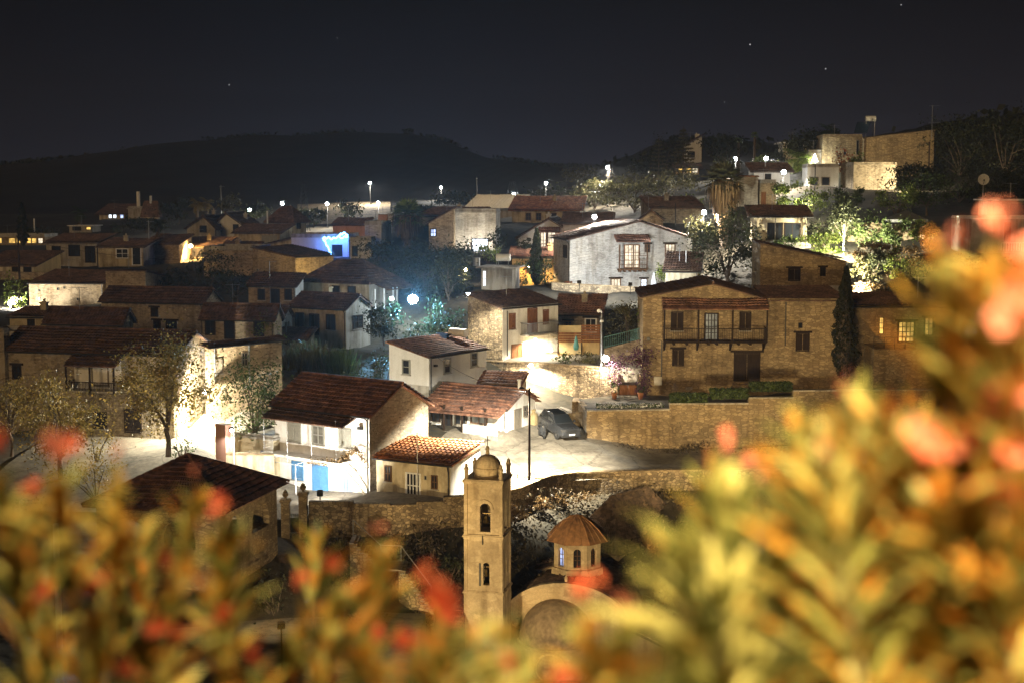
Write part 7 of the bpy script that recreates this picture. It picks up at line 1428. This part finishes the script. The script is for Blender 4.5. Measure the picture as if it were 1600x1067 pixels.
mast(32, 372, 476, 158, 'tall dark pole above the bright left courtyard', 'wood_dark', .12, 'utility_pole', cat='pole'); mast(233, 345, 384, 203, 'thin aerial on the dim stone house', arms=((.95, 1.0),)); mast(216, 300, 325, 298, 'white chimney like pillar by the square chapel', 'plaster_white', .32, 'pillar', cat='pillar'); mast(54, 342, 364, 250, 'far white post at the dark left', 'paint_white', .14, 'post', cat='post'); mast(346, 290, 330, 262, 'thin aerial behind the white villa', arms=((.95, 1),)); mast(418, 330, 358, 235, 'short post beside the red hipped house', 'paint_white', .12, 'post', cat='post')
mast(1055, 318, 366, 182, 'dark pole before the long grey stone building', 'metal_dark', .07, 'utility_pole', cat='pole'); mast(655, 690, 776, 93.5, 'thin white pipe standing against the cream cottage', 'metal_white', .03, 'pipe', cat='pipe') if False else None
mast(490, 838, 965, 80, 'thin bare pole among the oleander leaves left of the steps', 'wood_mid', .07, 'utility_pole', cat='pole'); mast(97, 818, 1110, 70, 'pale lamp post rising through the oleander at lower left', 'paint_white', .16, 'lamp_post', cat='post')
# braced pole with the lamp, lattice mast
p = at(953, 292, 237.5); rt = empty('braced_pole', p, 0, 'wooden power pole with slanting brace under the slope lamp', 'pole'); h = at(953, 252, 237.5)[2]-p[2]; m = MB(); m.tube([(0, 0, -1.5), (0, 0, h)], .14, 7); m.build('pole', M['wood_dark'], rt); m = MB(); m.tube([(1.4, 0, -1.5), (.05, 0, h*.95)], .11, 6); m.build('brace', M['wood_dark'], rt); m = MB(); m.box(-.7, .7, -.06, .06, h*.4, h*.46); m.build('crossarm', M['wood_grey'], rt)
def lattice(u, v0, v1, D, w, label):
    p = at(u, v1, D); h = at(u, v0, D)[2]-p[2]; rt = empty('lattice_mast', p, .4, label, 'mast'); m = MB()
    for sx in (-1, 1):
        for sy in (-1, 1): m.tube([(sx*w, sy*w, -2), (sx*w*.35, sy*w*.35, h)], .06, 4)
    for i in range(9):
        f0, f1 = i/9, (i+1)/9; a = w*(1-.65*f0); b = w*(1-.65*f1)
        for s_ in (-1, 1): m.tube([(-a, s_*a, h*f0), (b, s_*b, h*f1)], .035, 4); m.tube([(s_*a, -a, h*f0), (s_*b, b, h*f1)], .035, 4)
    m.build('frame', M['metal_dark'], rt)
lattice(475, 287, 345, 270, .9, 'steel lattice mast between the far lamps'); lattice(801, 284, 312, 300, 1.3, 'slim lattice mast with a faint lamp above the metal roof')
# rooftop tank on the hilltop house, tent, folded parasol, solar tanks
p = at(1358, 213, 217); rt = empty('water_tank', p, 0, 'tilted solar panel and tank on the hilltop tower house roof', 'water tank'); m = MB(); m.tube([(-.6, 0, 2.6), (.9, 0, 2.6)], .42, 12); m.build('tank', M['tank_white'], rt); m = MB(); m.hexa([(-2.6, -1.2, .4), (-.6, -1.2, .4), (.2, .2, 2.0), (-1.8, .2, 2.0), (-2.6, -1.2, .5), (-.6, -1.2, .5), (.2, .2, 2.1), (-1.8, .2, 2.1)]); m.build('solar_panel', M['solar'], rt); m = MB(); [m.tube([(x, 0, -1), (x, 0, 2.3)], .05, 5) for x in (-.5, .8)]; m.build('stand', M['metal_grey'], rt)
p = at(1415, 360, 158); rt = empty('tent_roof', (p[0], p[1], g1(p[0], p[1])), 0, 'dark grey canvas gazebo roof above the bright shrubs', 'gazebo'); hh = at(1415, 343, 158)[2]-rt.location.z; m = MB(); a = [(-2.0, -1.6, hh), (2.0, -1.6, hh), (2.0, 1.6, hh), (-2.0, 1.6, hh)]; top = (0, 0, hh+1.0)
for i in range(4): m.add([a[i], a[(i+1) % 4], top], [(0, 1, 2)]); b0, b1 = a[i], a[(i+1) % 4]; m.add([b0, b1, (b1[0], b1[1], hh-.3), (b0[0], b0[1], hh-.3)], [(0, 1, 2, 3)])
m.build('canvas', M['canvas_dark'], rt)
for q in a: m = MB(); m.tube([(q[0]*.97, q[1]*.97, -.3), (q[0]*.97, q[1]*.97, hh)], .05, 6); m.build('post', M['metal_dark'], rt)
p = at(1021.5, 450, 153.5); rt = empty('parasol', (p[0], p[1], p[2]-.2), 0, 'folded white parasol in front of the pale floodlit house', 'parasol'); m = MB(); m.tube([(0, 0, 0), (0, 0, 2.0)], .03, 6); m.build('pole', M['metal_white'], rt); m = MB(); m.lathe((0, 0, .15), [(0, 0), (.3, .02), (.26, .7), (.08, 1.6), (0, 1.75)], 10); m.build('canopy', M['canvas'], rt)
bush(1031, 450, 154, 30, 22, 'green plant lit beside the folded white parasol', 'leaf_bright', 260); bush(888, 450, 158, 10, 14, 'small orange flowers at the left foot of the pale floodlit house', 'leaf_red', 120)
# pergola wires and the vine on the white house
o0 = A.C; rt = empty('vine', A.W(*A.P('L', A.pix('L', 568, 772)[0], 0, .5)), 0, 'leafless vine spreading along wires across the white house front', 'vine'); vo = np.array(rt.location)
def AW(u, v, n): a, z = A.pix('L', u, v, n); return A.W(*A.P('L', a, z, n))-vo
m = MB(); m.tube([AW(571, 774, .5), AW(560, 757, .7), AW(546, 741, .9), AW(531, 731, 1.1), AW(522, 726, 1.3), AW(478, 721, 1.6)], [.09, .075, .06, .05, .04, .02], 6); m.tube([AW(560, 757, .7), AW(567, 738, .5), AW(566, 712, .3), AW(558, 698, .3)], [.05, .04, .03, .02], 5); m.tube([AW(546, 741, .9), AW(556, 725, .6), AW(570, 715, .4)], [.04, .03, .02], 5); m.build('stem', M['bark_pale'], rt)
P = []
for (a, b, n) in (((478, 721), (530, 722), 240), ((528, 722), (556, 702), 260), ((556, 702), (566, 715), 120), ((562, 712), (575, 728), 70)):
    t = rng.random(n); P += [AW(a[0]+(b[0]-a[0])*q+rng.normal()*2.0, a[1]+(b[1]-a[1])*q+rng.normal()*3.0, 1.2-.7*(a[0] > 525)+rng.normal()*.2) for q in t]
V, Fq = leaves_at(np.array(P), .16); npmesh('dry_leaves', V, Fq, M['leaf_dry'], rt)
rt = empty('pergola', A.W(-A.wL, -2.4, 0), -A.psi, 'light wire pergola frame in front of the white house', 'pergola'); m = MB(); hz = A.pix('L', 470, 726, 2.2)[1]
for x in (-1.6, 1.6, 4.4): m.tube([(x, 0, -.3), (x, 0, hz)], .03, 5)
for x in (-1.6, 1.6, 4.4): m.tube([(x, 0, hz), (x, 2.3, hz+.25)], .022, 5)
for y in (0, 1.1, 2.2): m.tube([(-2.0, y, hz+.1*y), (5.4, y, hz+.1*y)], .022, 5)
m.build('frame', M['metal_white'], rt)
# overhead cables
def cable(a, b, sag, label, r=.018):
    a, b = np.array(a), np.array(b); rt = empty('cable', a, 0, label, 'cable'); m = MB(); m.tube([tuple((a*(1-t)+b*t)-a-np.array([0, 0, 4*sag*t*(1-t)])) for t in np.linspace(0, 1, 14)], r, 4); m.build('wire', M['metal_dark'], rt)
cable(at(32, 374, 158), at(430, 402, 168), 1.2, 'long black cable crossing the left lanes from the tall dark pole'); cable(at(953, 255, 237), at(853, 280, 275), 1.5, 'black cable running left from the braced pole'); cable(at(953, 258, 237), at(1150, 245, 262), 1.5, 'black cable running right from the braced pole'); cable(at(827, 612, 98.5), at(660, 540, 117), .8, 'black cable from the tall wooden pole to the plain white block'); cable(at(1197, 250, 226), at(1456, 222, 206), 1.6, 'black cable along the hilltop lamps')
# bottom left parked things on the lower yard
for (u, D, rz, lab) in ((120, 66, .5, 'dark parked car half hidden at the lower left by the pale lamp post'), (215, 70, -.3, 'dark parked car at lower left behind oleander leaves')):
    pass
# ------------------------------------------------------------------ oleanders in front of the lens
def oleander(label, tips, flowers, mats, fm, root_u, dens=1.0, lsc=1.0):
    """tips: (u, v, d). stems rise from the ground to each tip, whorled leaves along the top"""
    tips = list(tips)+[(f_[0], f_[1]+f_[3]*.4+.075/f_[2]*F, f_[2]+.02, .4) for f_ in flowers]; us = [t[0] for t in tips]; dm_ = np.mean([t[2] for t in tips]); rp = zpt(root_u, dm_, 0); rz0 = g1(rp[0], rp[1]); rt = empty('oleander_bush', (rp[0], rp[1], rz0), 0, label, 'oleander'); ro = np.array(rt.location)
    st = MB(); LV = []; LF = []; LM = []; n = 0
    for (u, v, d, *m_) in tips:
        tip = at(u, v, d)-ro; base = np.array([rng.normal()*.12+tip[0]*.8, rng.normal()*.10, -.05]); mid = base*.4+tip*.6+np.array([rng.normal()*.06, 0, 0])
        pts = [base, mid, tip]; cv = [(1-t)**2*base+2*t*(1-t)*mid+t*t*tip for t in np.linspace(0, 1, 10)]
        st.tube(cv, list(np.linspace(.009, .0035, 10)), 5)
        L_ = np.linalg.norm(tip-mid)+np.linalg.norm(mid-base); nn = int(min(L_, .62)/.034*dens)
        for k in range(nn):
            t = 1-(k+.2)*.034/L_; c = (1-t)**2*base+2*t*(1-t)*mid+t*t*tip; ax = tip-mid; ax /= np.linalg.norm(ax)
            a = np.cross(ax, [0.3, 1, 0.1]); a /= np.linalg.norm(a); b = np.cross(ax, a)
            for w in range(3):
                q = w*2.094+k*1.05+rng.normal()*.2; el = .16+.42*min(k/10, 1)+rng.normal()*.13; dr = ax*math.cos(el)+(a*math.cos(q)+b*math.sin(q))*math.sin(el); sd = np.cross(dr, ax); sd /= np.linalg.norm(sd)+1e-6; up = np.cross(sd, dr)
                ln = lsc*(.070+.06*min(k/5, 1))*(.7+.5*rng.random()); wd = .0115*(.8+.4*rng.random()); bend = (.10+.25*rng.random())
                rows = []
                for s_, ww in ((0, .25), (.2, .8), (.5, 1), (.8, .6), (1, .05)):
                    cc = c+dr*ln*s_-up*ln*bend*s_*s_+np.array([0, 0, -.02*s_*s_]); rows.append((cc-sd*wd*ww+up*wd*.25*ww, cc, cc+sd*wd*ww+up*wd*.25*ww))
                b0 = len(LV)
                for r_ in rows: LV.extend(r_)
                for i in range(4):
                    for j in range(2): LF.append((b0+i*3+j, b0+i*3+j+1, b0+(i+1)*3+j+1, b0+(i+1)*3+j)); LM.append(1 if (m_ and rng.random() < m_[0]) else 0)
    st.build('stems', M['oleander_stem'], rt)['kind'] = 'stuff'
    npmesh('foliage', np.array(LV), np.array(LF), [M[x] for x in mats], rt, LM)
    for (u, v, d, rpx, *k_) in flowers:
        c0 = at(u, v, d); R_ = rpx/F*d; V = []; Fc = []; nf = max(2, int(3+R_/.012))
        for f_ in range(nf):
            cc = rng.normal(size=3)*R_*.45; axn = rng.normal(size=3)+np.array([0, -.8, .5]); axn /= np.linalg.norm(axn); a = np.cross(axn, [.2, .1, 1]); a /= np.linalg.norm(a); b = np.cross(axn, a); pl = min(.021, R_*.7)
            for p_ in range(5):
                q = p_*1.2566+rng.random()*.2; d_ = (a*math.cos(q)+b*math.sin(q))*.9+axn*.42; s_ = np.cross(d_, axn); s_ /= np.linalg.norm(s_); b0 = len(V); V += [cc, cc+d_*pl*.6+s_*pl*.42, cc+d_*pl*1.05+s_*pl*.22, cc+d_*pl*1.05-s_*pl*.22, cc+d_*pl*.6-s_*pl*.42]; Fc.append((b0, b0+1, b0+2, b0+3, b0+4))
        o = npmesh('flower_cluster', V, Fc, M[k_[0] if k_ else fm], rt); o.location = c0-ro
        st2 = MB(); st2.tube([(0, 0, 0), (rng.normal()*.004, .015, -.09)], .0016, 4); so_ = st2.build('flower_stalk', M['oleander_stem'], rt); so_.location = c0-ro
    return rt
def env(pts, u): return float(np.interp(u, [p[0] for p in pts], [p[1] for p in pts]))
EV_R = [(975, 860), (1040, 790), (1095, 680), (1180, 640), (1225, 560), (1265, 590), (1300, 600), (1350, 540), (1400, 560), (1440, 490), (1480, 480), (1520, 410), (1560, 380), (1640, 340)]
tips = []
for i in range(33):
    u = rng.uniform(1045, 1660); e_ = env(EV_R, u); v = e_+abs(rng.normal())*150+20 if i % 3 else e_+15+rng.random()*40
    if ((u-1290)/55)**2+((v-780)/40)**2 < 1 or ((u-1440)/50)**2+((v-770)/45)**2 < 1: continue
    d_ = rng.uniform(1.5, 2.5); tips.append((u, min(v+.08/d_*F, 1190), d_, min(.55, max(.06, (u-1150)/650))))
FR = [(1460, 690, 1.68, 44), (1548, 640, 1.68, 48), (1570, 745, 1.60, 46), (1590, 480, 1.60, 46), (1478, 365, 1.84, 26), (1553, 345, 1.76, 28), (1258, 866, 2.16, 22), (1255, 948, 2.24, 18), (1422, 915, 2.08, 22), (1186, 728, 2.24, 17), (1318, 598, 2.16, 16), (1165, 960, 2.24, 24), (1578, 890, 1.76, 40), (1500, 1000, 1.92, 34), (1395, 1040, 2.00, 28), (1130, 690, 2.32, 16), (1600, 610, 1.60, 40), (1520, 830, 1.76, 34), (1100, 1020, 2.24, 20), (985, 1040, 2.40, 22), (1335, 992, 2.08, 18), (1500, 560, 1.92, 20), (1610, 400, 1.60, 34)]
oleander('large oleander at right with yellow green shoots and big salmon blossoms', tips, FR, ['oleander_leaf', 'oleander_leaf_orange'], 'oleander_petal', 1400, .8, 1.4)
EV_L = [(-40, 740), (60, 730), (130, 720), (200, 770), (280, 730), (360, 750), (430, 790), (520, 760), (590, 800), (650, 900), (720, 930), (760, 990)]
tips = []
for i in range(8):
    u = rng.uniform(-50, 620); e_ = env(EV_L, u); v = e_+abs(rng.normal())*150+25 if i % 3 else e_+10+rng.random()*40
    d_ = rng.uniform(2.4, 3.6); tips.append((u, min(v+.09/d_*F, 1190), d_, .35))
FL = [(95, 688, 2.0, 27, 'oleander_petal'), (2, 690, 2.0, 17), (185, 705, 2.2, 10), (150, 908, 2.1, 25), (72, 925, 2.2, 18), (255, 985, 2.1, 20), (355, 960, 2.2, 20), (260, 870, 2.2, 14), (205, 1050, 2.1, 18), (340, 790, 2.4, 18), (520, 880, 2.3, 14), (590, 985, 2.3, 14), (470, 905, 2.4, 14), (300, 735, 2.5, 9, 'oleander_petal'), (590, 822, 2.5, 9, 'oleander_petal'), (690, 925, 2.0, 36), (650, 1000, 2.1, 26), (45, 760, 2.3, 12), (400, 1020, 2.2, 14)]
oleander('sparser oleander at left with red and orange blossoms', tips, FL, ['oleander_leaf', 'oleander_leaf_orange'], 'oleander_petal_deep', 300, .46, 1.25)
tips = []
for i in range(7):
    u = rng.uniform(690, 1010); v = 1070+abs(rng.normal())*50+rng.random()*30; tips.append((u, min(v, 1180), rng.uniform(1.8, 2.6), .3))
tips += [(690, 1000, 2.2, .9), (745, 1020, 2.2, .3), (975, 1010, 1.9, .1), (770, 1060, 2.1, .1), (660, 1040, 2.2, .6), (720, 1060, 2.3, .5), (790, 1010, 2.2, .1), (820, 1050, 2.3, .1)]
oleander('low oleander in the bottom middle before the church', tips, [(918, 914, 1.8, 23), (985, 945, 1.7, 17, 'oleander_petal'), (795, 1030, 1.8, 16), (880, 1055, 1.7, 18)], ['oleander_leaf', 'oleander_leaf_orange'], 'oleander_petal_deep', 850, .7, 1.2)
# ------------------------------------------------------------------ haze
mb = MB(); mb.box(-500, 500, -45, 915, -2.0, 96); hz = mb.build('haze', [bpy.data.materials.new('haze')]); tag(hz, kind='stuff')
hm = hz.data.materials[0]; hm.use_nodes = True; t_ = hm.node_tree; t_.nodes.clear(); ou = t_.nodes.new('ShaderNodeOutputMaterial'); pv = t_.nodes.new('ShaderNodeVolumePrincipled'); pv.inputs['Density'].default_value = .00024; pv.inputs['Color'].default_value = (.92, .94, 1, 1); pv.inputs['Anisotropy'].default_value = .35; t_.links.new(pv.outputs[0], ou.inputs['Volume'])
